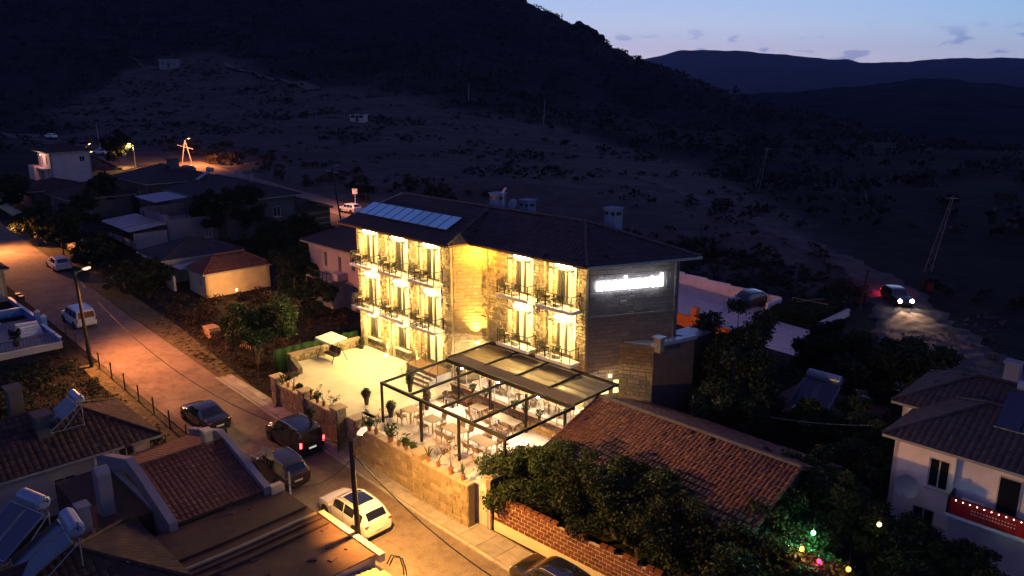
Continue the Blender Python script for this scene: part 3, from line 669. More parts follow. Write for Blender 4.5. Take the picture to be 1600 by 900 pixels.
# ================================================================== THE HOTEL
HX = [-53.0, -41.3, -40.3, -30.4, -27.5]; TW, TR = 34.9, 36.8; EZ = 10.2
hotel = TH('hotel', 'three storey stone hotel with lit balconies and dark tiled roof', 'hotel', -41, 35, 0)
WC = (-41.3, TW); WB = (-39.95, 36.95); EC = (-30.4, TR); EF = (-27.5, 42.4)
wing_doors = [-51.15, -47.35, -43.55]; main_doors = [-36.15, -32.35]
FL = [0, 3.5, 7.0]; DH = 2.35
def door_open(c, x0, w=1.5): return (c - w / 2 - x0, c + w / 2 - x0)
op_w = []; op_abs_w = []
for k, c in enumerate(wing_doors):
    for f in (1, 2): op_w.append((*door_open(c, HX[0]), FL[f] + .2, FL[f] + .2 + DH)); op_abs_w.append((c - .75, c + .75, FL[f] + .2, FL[f] + .2 + DH))
    if k < 2: op_w.append((*door_open(c, HX[0]), .95, 3.0)); op_abs_w.append((c - .75, c + .75, .95, 3.0))
    else: op_w.append((*door_open(c, HX[0], 1.9), .8, 3.15)); op_abs_w.append((c - .95, c + .95, .8, 3.15))
op_m = []; op_abs_m = []
for c in main_doors:
    for f in (1, 2): op_m.append((*door_open(c, WB[0]), FL[f] + .2, FL[f] + .2 + DH)); op_abs_m.append((c - .75, c + .75, FL[f] + .2, FL[f] + .2 + DH))
op_m.append((1.2, 9.4, .55, 2.75)); op_abs_m.append((WB[0] + 1.2, WB[0] + 9.4, .55, 2.75))
b = mb(hotel)
wall_open(b, (HX[0], TW), WC, -1.8, EZ, .35, op_w)
wall_open(b, WC, WB, -2.2, EZ, .35, [])
wall_open(b, WB, EC, -2.6, EZ, .35, op_m)
b.build('wall', 'mortar', hotel); b = mb(hotel)
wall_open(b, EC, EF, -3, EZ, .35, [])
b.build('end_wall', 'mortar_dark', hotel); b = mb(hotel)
wall_open(b, EF, (-50.5, 43.5), -3, EZ, .35, [])
b.build('rear_wall', 'mortar_dark', hotel); b = mb(hotel)
wall_open(b, (-50.5, 43.5), (HX[0], TW), -1.8, EZ, .35, [])
b.build('side_wall', 'mortar', hotel)
# floor slabs inside so that light does not travel between storeys
b = mb(hotel)
for z in (3.3, 6.8): b.prism([(HX[0] + .4, TW + .4), (WC[0] - .4, TW + .4), (WB[0], TR + .4), (EC[0] - .3, TR + .4), (-28.4, 42), (-50, 43)], z, z + .15)
b.build('floor_slab', 'concrete', hotel)
b = mb(hotel)
stones(b, 's', TW, HX[0], WC[0], 0, EZ - .1, -1, (.22, .62), (.14, .27), [(a - .0, c + .0, z0, z1) for a, c, z0, z1 in op_abs_w])
stones(b, 's', TR, WB[0], EC[0], 0, EZ - .1, -1, (.22, .62), (.14, .27), op_abs_m)
b.build('facade_stones', 'stone_facade', hotel, kind='stuff')
b = mb(hotel); stones(b, (WC, WB), 0, 0, 0, 2.9, EZ - .1, 1, (.4, .7), (.22, .3), dep=(.015, .05), gap=.015); stones(b, (WC, WB), 0, 0, 0, 0, 2.9, 1, (.4, .7), (.22, .3), dep=(.015, .05), gap=.015)
b.build('recess_stones', 'ashlar', hotel, kind='stuff')
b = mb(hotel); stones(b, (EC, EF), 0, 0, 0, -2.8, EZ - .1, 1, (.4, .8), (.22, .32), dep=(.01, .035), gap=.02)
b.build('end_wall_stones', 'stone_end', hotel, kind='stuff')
b = mb(hotel); stones(b, ((-50.5, 43.5), (HX[0], TW)), 0, 0, 0, 0, EZ - .1, 1, (.4, .8), (.2, .3), dep=(.02, .04))
b.build('side_wall_stones', 'stone_facade', hotel, kind='stuff')
# rough piers at the corners and between the bays, and pale rendered bands beside the doors
def pier(c, w, t, z0, z1, d=.16):
    b = mb(hotel); b.box(c - w / 2, c + w / 2, t - d, t - .002, z0, z1); 
    stones(b, 's', t - d, c - w / 2, c + w / 2, z0, z1, -1, (.3, w), (.16, .26), dep=(.03, .08)); b.build('pier', 'stone_facade', hotel)
for c in (-52.75, -49.25, -45.45): pier(c, .5, TW, 0, EZ - .12)
pier(-41.72, .8, TW, 0, EZ - .12); pier(-39.9, .6, TR, 3.0, EZ - .12); pier(-34.25, .42, TR, 3.0, EZ - .12); pier(-30.72, .6, TR, 0, EZ - .12)
for cs, t in ((wing_doors, TW), (main_doors, TR)):
    for c in cs:
        b = mb(hotel)
        for z0, z1 in ((.05 if t == TW and c < -45 else 3.7, 3.45), (3.72, 6.95), (7.22, EZ - .12)):
            if z1 > z0: b = mb(hotel); b.box(c - 1.42, c - 1.14, t - .085, t - .003, z0, z1); b.build('rendered_band', 'render_cream', hotel)
        for z0, z1 in ((3.72, 6.95), (7.22, EZ - .12)): b = mb(hotel); b.box(c + .78, c + .98, t - .085, t - .003, z0, z1); b.build('rendered_band', 'render_cream', hotel)
# doors: dark frames, cream curtains behind glass
def balcony_door(c, t, z0, w=1.5, h=DH, dark=False):
    f = mb(hotel); hh = w / 2
    f.box(c - hh, c - hh + .09, t + .05, t + .17, z0, z0 + h); f.box(c + hh - .09, c + hh, t + .05, t + .17, z0, z0 + h)
    f.box(c - hh + .09, c + hh - .09, t + .05, t + .17, z0 + h - .1, z0 + h); f.box(c - hh + .09, c + hh - .09, t + .05, t + .17, z0, z0 + .08)
    f.box(c - .07, c + .07, t + .06, t + .16, z0 + .08, z0 + h - .1)
    d = f.build('door', 'frame_dark', hotel)
    for sgn in (-1, 1):
        g_ = mb(hotel); x0, x1 = sorted((c + sgn * .07, c + sgn * (hh - .09))); g_.box(x0, x1, t + .10, t + .115, z0 + .08, z0 + h - .1); g_.build('pane', 'glass_clear', d)
    f = mb(hotel); vs = []; N = 28; a0_ = rnd.choice((.12, .3, .42, .5)); a1_ = rnd.choice((.05, .05, .12)); dr_ = rnd.uniform(.0, .35)
    for k in range(N + 1):
        x = c - hh + a0_ + (w - a0_ - a1_) * k / N; y = t + .24 + .045 * math.sin(k * rnd.uniform(1.7, 2.1))
        vs += [(x, y, z0 + .05), (x, y, z0 + h - .02)]
    f.add(vs, [(2 * k, 2 * k + 2, 2 * k + 3, 2 * k + 1) for k in range(N)]); f.build('curtain', 'curtain', d)
    return d
balc = []
for cs, t in ((wing_doors, TW), (main_doors, TR)):
    for c in cs:
        for f in (1, 2): balcony_door(c, t, FL[f] + .2)
for c in wing_doors[:2]:
    balcony_door(c, TW, .95, h=2.05)
    b = mb(hotel); b.box(c - .95, c + .95, TW - .22, TW + .05, .83, .95); b.build('window_sill', 'render_cream', hotel)
balcony_door(wing_doors[2], TW, .8, w=1.9, h=2.35)
# balconies
def balcony(c, t, zf, deep=1.15):
    x0, x1 = c - 1.55, c + 1.5; f = mb(hotel)
    f.box(x0, x1, t - deep, t - .17, zf, zf + .17); f.box(x0 - .03, x1 + .03, t - deep - .03, t - .19, zf + .172, zf + .215)
    sl = f.build('balcony', 'white_paint', hotel)
    r = mb(hotel); zt = zf + .215; H_ = .92; y = t - deep + .06
    for k in range(5): x = x0 + .08 + (x1 - x0 - .16) * k / 4; r.box(x - .025, x + .025, y - .025, y + .025, zt, zt + H_)
    for x in (x0 + .08, x1 - .08): r.box(x - .02, x + .02, t - .3, t - .25, zt, zt + H_)
    for hh, rr in ((H_, .028), (.66, .010), (.48, .010), (.30, .010), (.12, .014)):
        r.tube([(x0 + .08, t - .27, zt + hh), (x0 + .08, y, zt + hh), (x1 - .08, y, zt + hh), (x1 - .08, t - .27, zt + hh)], rr, 5)
    for x in (x0 + .08, x1 - .08):  # curved stays up to the wall
        r.tube([(x, t - .27, zt + H_ * .98), (x, t - .21, zt + 1.12), (x, t - .17, zt + 1.18)], .02, 5)
    r.build('railing', 'rail_metal', sl)
    return sl
# door canopies with the lamp above them
def canopy(c, t, z, power=520, w=1.95):
    f = mb(hotel); f.box(c - w / 2, c + w / 2, t - .62, t - .56, z - .02, z + .05)
    f.box(c - w / 2, c - w / 2 + .05, t - .56, t - .17, z - .02, z + .03); f.box(c + w / 2 - .05, c + w / 2, t - .56, t - .17, z - .02, z + .03)
    for x in (c - w / 2 + .12, c + w / 2 - .12):
        f.tube([(x, t - .55, z - .02), (x, t - .3, z - .14), (x, t - .17, z - .45)], .03, 5)
    cp = f.build('door_canopy', 'dark_wood', hotel)
    f = mb(hotel); f.box(c - w / 2 + .05, c + w / 2 - .05, t - .56, t - .17, z - .005, z + .01); f.build('canopy_glass', 'glass_clear', cp)
    f = mb(hotel); f.box(c - .62, c + .72, t - .36, t - .2, z + .10, z + .30); f.build('canopy_lamp', 'lamp_door', cp, bevel=.02)
    lo = W(c, t - .48, z + .24)
    lamp('door_light', 'POINT', lo, power, (1, .67, .20), .12, hotel)
    lamp('door_light', 'POINT', W(c, t - .85, z - .45), power * 1.25, (1, .67, .20), .1, hotel)
for t, cs in ((TW, wing_doors), (TR, main_doors)):
    for c in cs:
        for f in (1, 2): balcony(c, t, FL[f]); canopy(c, t, FL[f] + .2 + DH + .1)
for c in wing_doors[:2]: canopy(c, TW, 3.0, 560)
# flat soffit lamp over the entrance door under the third balcony
f = mb(hotel); f.box(-44.3, -42.8, TW - .5, TW - .2, 3.38, 3.46); f.build('soffit_lamp', 'lamp_door', hotel); lamp('door_light', 'POINT', W(-43.5, TW - .7, 3.1), 560, (1, .67, .20), .1, hotel)
# roof
A_, B_, C_, D_, Ee = (-53.9, 33.7, EZ + .15), (-40.5, 33.75, EZ + .15), (-40.2, 35.5, EZ + .15), (-29.6, 35.6, EZ + .15), (-26.4, 43.1, EZ + .15)
ZR = 12.4; R1, R2, R3 = (-51.5, 38.4, ZR), (-41.2, 37.6, ZR), (-32.2, 38.4, ZR + .1)
Bk = (-51.6, 44.3, EZ + .1)
R2 = (-41.0, 38.3, ZR + .05)
planes = {'front_wing': [A_, B_, R2, R1], 'valley': [B_, C_, R2], 'front_main': [C_, D_, R3, R2], 'hip': [D_, Ee, R3], 'back': [Ee, Bk, (-51.4, 38.6, ZR), R2, R3]}
rb = mb(hotel)
for k, pl_ in planes.items(): roof_plane(rb, pl_)
roof = rb.build('roof', 'dark_metal', hotel)
tb = mb(hotel)
for k, du in (('front_wing', (1, 0, 0)), ('valley', Vector(C_) - Vector(B_)), ('front_main', (1, 0, 0)), ('hip', Vector(Ee) - Vector(D_)), ('back', (1, 0, 0))): tiles(tb, planes[k], du, .34, .42)
tb.build('roof_tiles', 'tile_dark', roof, kind='stuff')
cb = mb(hotel)
for p, q in ((R1, R2), (R2, R3), (B_, R2), (D_, R3), (Ee, R3)): caps(cb, Vector(p) + Vector((0, 0, .05)), Vector(q) + Vector((0, 0, .05)), .11)
cb.build('ridge_tiles', 'cap_grey', roof, kind='stuff')
gb = mb(hotel)
def lower(p, d=.1, out=(0, 0, 0)): return Vector(p) - Vector((0, 0, d)) + Vector(out)
gb.beam(lower(A_, .07, (0, -.06, 0)), lower(B_, .07, (0, -.06, 0)), .12, .14); gb.beam(lower(C_, .07, (0, -.06, 0)), lower(D_, .07, (0, -.06, 0)), .12, .14); gb.beam(lower(B_, .07, (.06, 0, 0)), lower(C_, .07, (.06, 0, 0)), .12, .14)
gb.build('gutter', 'wood', roof)
gb = mb(hotel); gb.beam(lower(D_, .05, (.05, 0, 0)), lower(Ee, .05, (.05, 0, 0)), .14, .16); gb.build('verge_trim', 'zinc', roof); gb = mb(hotel); gb.beam(lower(A_, -.03), lower(R1, -.05), .1, .14); gb.build('verge_trim', 'zinc', roof)
sb = mb(hotel); sb.prism([(A_[0] + .05, A_[1] + .1), (B_[0], B_[1] + .1), (C_[0], C_[1] + .1), (D_[0] - .05, D_[1] + .1), (Ee[0] - .1, Ee[1] - .1), (Bk[0] + .1, Bk[1] - .2)], EZ - .02, EZ + .03)
sb.build('soffit', 'render_cream', roof)
# chimneys standing on the back slope
for (s_, t_, z0, h) in ((-41.6, 39.6, 11.5, 1.75), (-39.3, 40.4, 11.3, 1.6), (-31.4, 40.3, 11.2, 2.0)):
    f = mb(hotel); f.box(s_ - .44, s_ + .44, t_ - .4, t_ + .4, z0, z0 + h); f.box(s_ - .52, s_ + .52, t_ - .48, t_ + .48, z0 + h + .001, z0 + h + .1)
    ch = f.build('chimney', 'chim_paint', hotel, bevel=.02)
    for dx in (-.26, .26):
        f = mb(hotel); f.box(s_ + dx - .13, s_ + dx + .13, t_ - .412, t_ - .39, z0 + h - .38, z0 + h - .16); f.build('vent', 'rail_metal', ch)
    f = mb(hotel); f.box(s_ + .40, s_ + .452, t_ - .25, t_ + .25, z0 + h - .38, z0 + h - .16); f.build('vent', 'rail_metal', ch)
# solar panels in a row on the wing roof
A3, R13 = Vector(A_), Vector(R1); up_ = (Vector((-47, 38.35, ZR)) - Vector((-47, 33.72, EZ + .15))).normalized(); ndir = Vector((1, 0, 0)).cross(up_).normalized()
p_left = Vector((-53.0, 35.0, 0)); 
for k in range(10):
    x0 = -53.35 + k * 1.1 + .35; 
    base = Vector((x0, 33.72, EZ + .15)) + up_ * 1.45 + ndir * .16; f = MB(tuple(W(0,0,0)))
    pn = TH('solar_module', 'pale blue solar panel, %s on the hotel roof' % ['first from the left end of the row', 'second from the left end of the row', 'third from the left end of the row', 'fourth from the left in the row', 'fifth from the left in the row', 'fifth from the right in the row', 'fourth from the right in the row', 'third from the right in the row', 'second from the right end of the row', 'last at the right end of the row'][k], 'solar panel', base.x, base.y, base.z, 'solar panels on the hotel roof')
    f = mb(pn); f.obox(base + Vector((.53, 0, 0)) + up_ * .85, (.545, .85, .02), ((1, 0, 0), up_, ndir)); f.build('glass', 'pv', pn)
    f = mb(pn)
    for dx in (0.005, 1.055): f.obox(base + Vector((dx, 0, 0)) + up_ * .85, (.012, .88, .03), ((1, 0, 0), up_, ndir))
    for dv in (-.02, 1.72): f.obox(base + Vector((.53, 0, 0)) + up_ * dv, (.5, .022, .035), ((1, 0, 0), up_, ndir))
    f.build('frame', 'dark_metal', pn)
    f = mb(pn)
    for dx in (.2, .86): f.beam(base + Vector((dx, 0, 0)) + up_ * .3 - ndir * .02, base + Vector((dx, 0, 0)) + up_ * .3 - ndir * .14, .04, .04)
    f.build('bracket', 'zinc', pn)
# roof antenna and dish between the chimneys
an = TH('roof_antenna', 'small lit antenna mast between the chimneys on the hotel roof', 'antenna', -40.4, 39.0, 12.1)
f = mb(an); f.tube([(-40.4, 39, 12.1), (-40.4, 39, 13.5)], .04, 6); f.tube([(-40.4, 39, 12.5), (-39.9, 38.8, 12.2)], .03); f.build('mast', 'render_cream', an)
f = mb(an); f.tube([(-40.45, 39, 13.5), (-40.1, 38.95, 13.85)], .09, 6); f.build('head', 'white_paint', an)
dsh = TH('satellite_dish', 'round grey satellite dish beside the hotel chimney', 'satellite dish', -39.75, 39.4, 12.0)
def dish(b, c, r, nrm, n=18):
    nrm = Vector(nrm).normalized(); a = nrm.cross(Vector((0, 0, 1))).normalized(); d = nrm.cross(a); vs = [Vector(c) - nrm * r * .22]; fs = []
    for i, q in enumerate((.4, .75, 1.0)):
        vs += [Vector(c) - nrm * r * .22 * (1 - q * q) + (a * math.cos(2 * PI * k / n) + d * math.sin(2 * PI * k / n)) * r * q for k in range(n)]
    fs += [(0, 1 + k, 1 + (k + 1) % n) for k in range(n)]
    for i in range(2): fs += [(1 + i * n + k, 1 + (i + 1) * n + k, 1 + (i + 1) * n + (k + 1) % n, 1 + i * n + (k + 1) % n) for k in range(n)]
    b.add(vs, fs)
f = mb(dsh); dish(f, (-39.75, 39.3, 12.75), .38, (.2, -1, .5)); f.build('reflector', 'chim_paint', dsh, smooth=40)
f = mb(dsh); f.tube([(-39.75, 39.4, 12.0), (-39.75, 39.4, 12.75)], .03); f.tube([(-39.75, 39.3, 12.5), (-39.68, 38.9, 12.9)], .015); f.build('arm', 'dark_metal', dsh)
# glowing sign letters on the end wall
tx = bpy.data.curves.new('letters', 'FONT'); tx.body = 'manshanotel'; tx.size = 1.12; tx.extrude = .05; tx.offset = .03; tx.space_character = 1.02
sg = link('sign_letters', tx, 'sign_white', None)
dirE = Vector((EF[0] - EC[0], EF[1] - EC[1], 0)).normalized(); outE = Vector((dirE.y, -dirE.x, 0))
pl0 = Vector((EC[0], EC[1], 0)) + dirE * .45 + outE * .12 - Vector((-41, 35, 0)); pl0.z = 8.52
mtx = Matrix.Identity(4)
for i, v in enumerate((dirE, Vector((0, 0, 1)), outE)):
    for j in range(3): mtx[j][i] = v[j]
mtx.translation = pl0
bpy.context.view_layer.update(); me_ = bpy.data.meshes.new_from_object(sg.evaluated_get(bpy.context.evaluated_depsgraph_get())); bpy.data.objects.remove(sg); sg = link('sign_letters', me_, 'sign_white', None); wdt = max(v.co.x for v in me_.vertices)
sg.parent = hotel; sg.matrix_local = mtx @ Matrix.Scale(4.6 / wdt, 4, (1, 0, 0))
for k in (.18, .5, .82):
    q = Vector((EC[0], EC[1], 0)) + dirE * (.45 + 4.75 * k) + outE * .55; lamp('sign_glow', 'POINT', W(q.x, q.y, 8.9), 9, (.35, .5, 1), .3, hotel)
# stone course along the end wall
f = mb(hotel); q0 = Vector((*EC, 6.72)) + outE * .05; q1 = Vector((*EF, 6.72)) + outE * .05; f.beam(q0, q1, .12, .14); f.build('string_course', 'stone_end', hotel)
# small lit window low in the end wall
f = mb(hotel)
for a in (1.25, 2.15): q = Vector((*EC, 1.9)) + dirE * a + outE * .03; f.obox(q, (.28, .03, .45), (dirE, outE, (0, 0, 1)))
f.build('lit_window', 'curtain', hotel)
# uplights at the foot of the piers
def upl(s_, t_, z, power=26, tgt=None, col=(1, .66, .16), ang=50):
    f = mb(hotel); f.lathe([(.09, 0), (.1, .1), (.07, .14)], (s_, t_, z), 8); f.build('uplight', 'uplight', hotel)
    lamp('uplight_beam', 'SPOT', W(s_, t_, z + .2), power, col, .06, hotel, target=W(*(tgt or (s_, t_ + .15, z + 5))), angle=ang, blend=.8)
for s_ in (-49.25, -45.45): upl(s_, TW - .42, .02, 1500, ang=80)
upl(-41.7, TW - .42, .02, 1500, ang=80)
qq = Vector((*WC, 0)).lerp(Vector((*WB, 0)), .62); upl(qq.x + .5, qq.y - .2, 2.9, 4200, (qq.x, qq.y, 9), (1, .55, .10), 75)
lamp('soffit_glow', 'POINT', W(-39.75, 35.95, 9.55), 620, (1, .42, .03), .08, hotel)
f = mb(hotel); f.lathe([(.07, 0), (.07, .1)], (-39.75, 36.0, EZ - .14), 8); f.build('soffit_spot', 'uplight', hotel)

# ================================================================== TERRACES AND THE STREET WALLS
def S(px, py, z=0.0):
    f = 1225.; a = px - 800; b = 450 - py; c, s = math.cos(PITCH), math.sin(PITCH); r = (a, f * c + b * s, -f * s + b * c)
    k = (z - CAM_Z) / r[2]; return ST(r[0] * k, r[1] * k)
tr = TH('terrace', None, None, -45, 30, 0); tag(tr, kind='structure')
b = mb(tr); b.prism([(-49.6, 25.55), (-39.6, 25.6), (-39.6, 34.88), (-52.6, 34.88), (-53.1, 28.5), (-50.5, 27.7)], -2.6, 0); b.build('terrace_floor', 'terrace', tr)
b = mb(tr); b.prism([(-39.598, 25.6), (-28.2, 25.9), (-28.0, 33), (-28.0, 37.0), (-39.598, 37.0)], -2.9, -.12); b.build('dining_floor', 'dining', tr)
b = mb(tr); b.prism([(-39.9, 25.7), (-39.6, 25.7), (-39.6, 33), (-39.9, 33)], .001, .012); b.build('edge_strip', 'pave', tr)
b = mb(tr)
for t_ in (28.6, 31.7): b.box(-52.4, -40.0, t_ - .012, t_ + .012, .0005, .004)
for s_ in (-49.5, -46.4, -43.3): b.box(s_ - .012, s_ + .012, 25.8, 34.7, .0045, .0075)
b.build('floor_joint', 'concrete', tr, kind='stuff')
# large floor slabs of the dining terrace
for i in range(11):
    for j in range(6):
        s0 = -39.5 + i * 1.04; t0 = 26.2 + j * 1.1
        f = mb(tr); f.box(s0 + .008, s0 + 1.032, t0 + .008, t0 + 1.092, -.119, -.108 + rnd.uniform(0, .003)); f.build('floor_tile', 'dining', tr)
PIECES = []
for i in range(8):
    r_ = random.Random(i); j = lambda a: a + r_.uniform(-.035, .035)
    f = MB(); f.add([(-.5, 0, -.5), (.5, 0, -.5), (.5, 0, .5), (-.5, 0, .5), (j(-.45), -1, j(-.42)), (j(.45), -1, j(-.42)), (j(.46), j(-.85), j(.42)), (j(-.45), j(-1.1), j(.43))],
          [(4, 5, 6, 7), (0, 1, 5, 4), (1, 2, 6, 5), (2, 3, 7, 6), (3, 0, 4, 7)]); me = f.mesh('stone'); me.materials.append(M['stone_wall']); PIECES.append(me)
def stone_pieces(par, t, u0, u1, z0f, z1, wr=(.42, .72), hr=(.26, .36), name='stone', meshes=PIECES, dep=(.04, .09)):
    of = OFS[par.name]; z = z1
    while z > min(z0f(u0), z0f(u1)) + .05:
        h = rnd.uniform(*hr); u = u0 - rnd.uniform(0, wr[0])
        while u < u1:
            w = rnd.uniform(*wr); a, c = max(u, u0), min(u + w, u1); u += w
            if c - a < .1 or z - h < z0f((a + c) / 2) - .1: continue
            o = link(name, rnd.choice(meshes), None, par, ((a + c) / 2 - of[0], t - of[1], z - h / 2 - of[2])); o.scale = (c - a - .025, rnd.uniform(*dep), h - .025)
        z -= h
def street_wall(name, label, s0, s1, t, ztop, th=.42):
    w = TH(name, label, 'wall', (s0 + s1) / 2, t, zs((s0 + s1) / 2)); b = mb(w); b.prism([(s0, t), (s1, t), (s1, t + th), (s0, t + th)], [zs(s0) - .2, zs(s1) - .2, zs(s1) - .2, zs(s0) - .2], ztop - .1); b.build('core', 'mortar', w)
    stone_pieces(w, t - .001, s0, s1, lambda s: zs(s) + .1, ztop - .1)
    u = s0
    while u < s1 - .1:
        l = min(rnd.uniform(.5, .8), s1 - u); b = mb(w); b.box(u + .01, u + l - .01, t - .08, t + th + .06, ztop - .098, ztop + rnd.uniform(-.01, .03)); b.build('coping_stone', 'stone_cap', w, bevel=.02); u += l
    return w
def wall_pier(w, s, t, z0, z1, a=.36):
    b = mb(w); b.box(s - a, s + a, t - .12, t + .6, z0, z1); p = b.build('pier', 'mortar', w)
    b = mb(w); stones(b, 's', t - .12, s - a, s + a, z0, z1, -1, (.3, .5), (.2, .3)); stones(b, ((s + a, t - .12), (s + a, t + .6)), 0, 0, 0, z0, z1, 1, (.3, .5), (.2, .3)); q = b.build('pier_stones', 'stone_wall', p, kind='stuff')
    b = mb(w); b.box(s - a - .09, s + a + .09, t - .21, t + .69, z1 + .001, z1 + .1); b.build('cap', 'stone_cap', p, bevel=.02)
w1 = street_wall('street_wall', 'stone street wall left of the green gate with potted plants along its top', -49.9, -41.35, 25.1, .22)
for s_ in (-49.7, -45.9, -41.75): wall_pier(w1, s_, 25.05, zs(s_) - .1, .62)
w2 = street_wall('street_wall', 'tall stone street wall in front of the pergola dining terrace', -39.95, -28.75, 25.1, .18)
for s_ in (-39.6, -33.1): wall_pier(w2, s_, 25.05, zs(s_) - .1, .58)
# gate in the street wall with steps behind it
gt = TH('garden_gate', 'dark green metal gate standing open between the two stone walls', 'gate', -40.95, 25.0, zs(-41))
b = mb(gt); b.beam((-41.3, 24.95, zs(-41) + 1.1), (-40.62, 24.45, zs(-41) + 1.1), .05, 2.1); b.build('leaf', 'gate_green', gt)
b = mb(gt)
for z in (.1, 1.1, 2.1): b.beam((-41.29, 24.9, zs(-41) + z), (-40.63, 24.42, zs(-41) + z), .05, .06)
b.build('frame', 'dark_metal', gt)
stp = TH('gate_steps', 'stone steps climbing from the street gate to the terrace', 'steps', -40.6, 26.5, zs(-40.6))
for i in range(6): 
    b = mb(stp); b.box(-41.25, -40.0, 25.1 + i * .32, 25.1 + i * .32 + .34, zs(-40.6) - .2, zs(-40.6) + .34 * (i + 1) - .02); b.build('step', 'concrete', stp)
# left-hand low wall of the terrace and the green matting fence behind it
lw = TH('terrace_wall', 'low stone wall along the left end of the bright terrace', 'wall', -53.3, 31.5, 0)
b = mb(lw); b.prism([(-53.5, 28.2), (-53.1, 28.2), (-52.75, 34.6), (-53.15, 34.6)], -2, .62); b.prism([(-50.5, 27.35), (-50.4, 27.7), (-53.1, 28.5), (-53.2, 28.2)], -2, .5); b.build('core', 'mortar', lw)
b = mb(lw); stones(b, ((-53.08, 28.2), (-52.73, 34.6)), 0, 0, 0, 0.02, .62, 1, (.3, .6), (.18, .24)); b.build('facing_stones', 'stone_facade', lw, kind='stuff')
for i in range(9):
    b = mb(lw); a = i / 9; c = (i + .97) / 9; x = lambda k: -53.32 + .35 * k; y = lambda k: 28.2 + 6.4 * k
    b.prism([(x(a) - .28, y(a)), (x(a) + .28, y(a)), (x(c) + .28, y(c)), (x(c) - .28, y(c))], .622, .70); b.build('coping_stone', 'stone_cap', lw)
gf = TH('matting_fence', 'green matting fence behind the terrace wall', 'fence', -54, 31, -1)
b = mb(gf); n_ = 40
for i in range(n_):
    a = i / n_; c = (i + 1) / n_; q = lambda k: (-54.6 + .3 * k + .05 * math.sin(k * 60), 27.6 + 7.8 * k)
    b.prism([q(a), (q(a)[0] + .05, q(a)[1]), (q(c)[0] + .05, q(c)[1]), q(c)], -1.2, [.85 + .04 * math.sin(a * 40)] * 2 + [.85 + .04 * math.sin(c * 40)] * 2)
b.build('matting', 'turf', gf)
for i in range(5): b = mb(gf); b.box(-54.78 + .3 * i / 4, -54.70 + .3 * i / 4, 27.7 + 1.9 * i, 27.78 + 1.9 * i, -1.2, .95); b.build('post', 'dark_metal', gf)

# ------------------------------------------------------------------ entrance landing and stairs
en = TH('entrance_steps', 'brown landing and steps with a thin railing at the hotel side door', 'steps', -43, 33.5, 0)
b = mb(en); b.box(-45.0, -41.4, 33.3, 34.65, 0, .78); b.build('landing', 'concrete', en)
b = mb(en); b.box(-45.05, -41.35, 33.25, 34.64, .781, .83); b.build('landing_top', 'wood', en)
for i in range(4): b = mb(en); b.box(-43.9, -41.5, 33.3 - .32 * (i + 1), 33.3 - .32 * i - .01, 0, .78 - .19 * (i + 1)); b.build('step', 'concrete', en)
b = mb(en)
for x in (-43.95, -41.45): b.tube([(x, 34.4, 1.7), (x, 33.4, 1.7), (x, 32.1, .95), (x, 31.9, .9)], .02, 5)
for x in (-43.95, -41.45):
    for y, z0, z1 in ((34.3, .83, 1.7), (33.4, .83, 1.7), (32.7, .4, 1.3), (32.1, .02, .95)): b.tube([(x, y, z0), (x, y, z1)], .018, 5)
b.build('handrail', 'rail_metal', en)

# ------------------------------------------------------------------ porch under the pergola
po = TH('dining_porch', 'raised stone fronted porch lit brightly under the pergola awning', 'porch', -34, 33, 0)
b = mb(po); b.box(-39.4, -28.2, 33.25, 36.75, -.2, .45); b.build('deck', 'dining', po)
b = mb(po); b.box(-39.4, -28.2, 32.95, 33.24, -.2, .80); b.build('wall', 'mortar', po)
b = mb(po); stones(b, 's', 32.95, -39.4, -28.2, -.1, .78, -1, (.3, .6), (.14, .2), dep=(.02, .05)); b.build('wall_stones', 'stone_facade', po, kind='stuff')
b = mb(po); b.box(-39.45, -28.15, 32.86, 33.3, .802, .87); b.build('coping', 'wood', po)
for i in range(9):
    x = -39.3 + i * 1.38; b = mb(po)
    b.box(x - .03, x + .03, 33.05, 33.11, .872, 2.35)
    fr = b.build('glazing_bar', 'frame_light', po)
    if i < 8: b = mb(po); b.box(x + .04, x + 1.34, 33.07, 33.085, .90, 2.3); b.build('pane', 'glass_clear', fr)
b = mb(po); b.box(-39.4, -28.2, 33.04, 33.12, 2.36, 2.42); b.build('glazing_rail', 'frame_light', po)
b = mb(po); b.box(-39.0, -30.7, 37.6, 37.7, .5, 2.9); b.build('interior_wall', 'interior', po)  # the wall itself glows in place of lamps inside the room
b = mb(po)
for i in range(5): x = -38.4 + i * 1.9; b.box(x - .05, x + .05, 36.8, 36.9, .5, 2.75)
b.box(-38.7, -30.6, 36.8, 36.9, 2.76, 2.84); b.build('door_frame', 'frame_dark', po)
# shrubs standing along the porch coping
def leafy(par, name, c, rad, n, size, m, seed=0):
    v, f = leafcloud([tuple(Vector(x) - Vector(OFS[par.name])) for x in c], rad, n, size, seed); return npmesh(name, v, f, m, par)
for i, x in enumerate((-37.2, -35.9, -33.2, -32.2, -31.0)):
    pt = TH('potted_shrub', ['small bushy plant on the porch coping near the couch', 'second bushy plant from the left on the porch coping', 'rounded green plant in the middle of the porch coping', 'small green plant on the porch coping right of the middle', 'green plant at the right end of the porch coping'][i], 'potted plant', x, 33.0, .87, 'plants on the porch coping')
    b = mb(pt); b.lathe([(.09, 0), (.13, .2), (.14, .2)], (x, 33, .87), 10); b.build('pot', 'pot_dark', pt); leafy(pt, 'foliage', [(x, 33, 1.25)], [(.3, .24, .24)], 90, .09, 'leaf_pot', i)
lb = TH('hanging_lantern', 'round wicker lantern hanging under the pergola beam', 'lantern', -39.0, 33.4, 1.6)
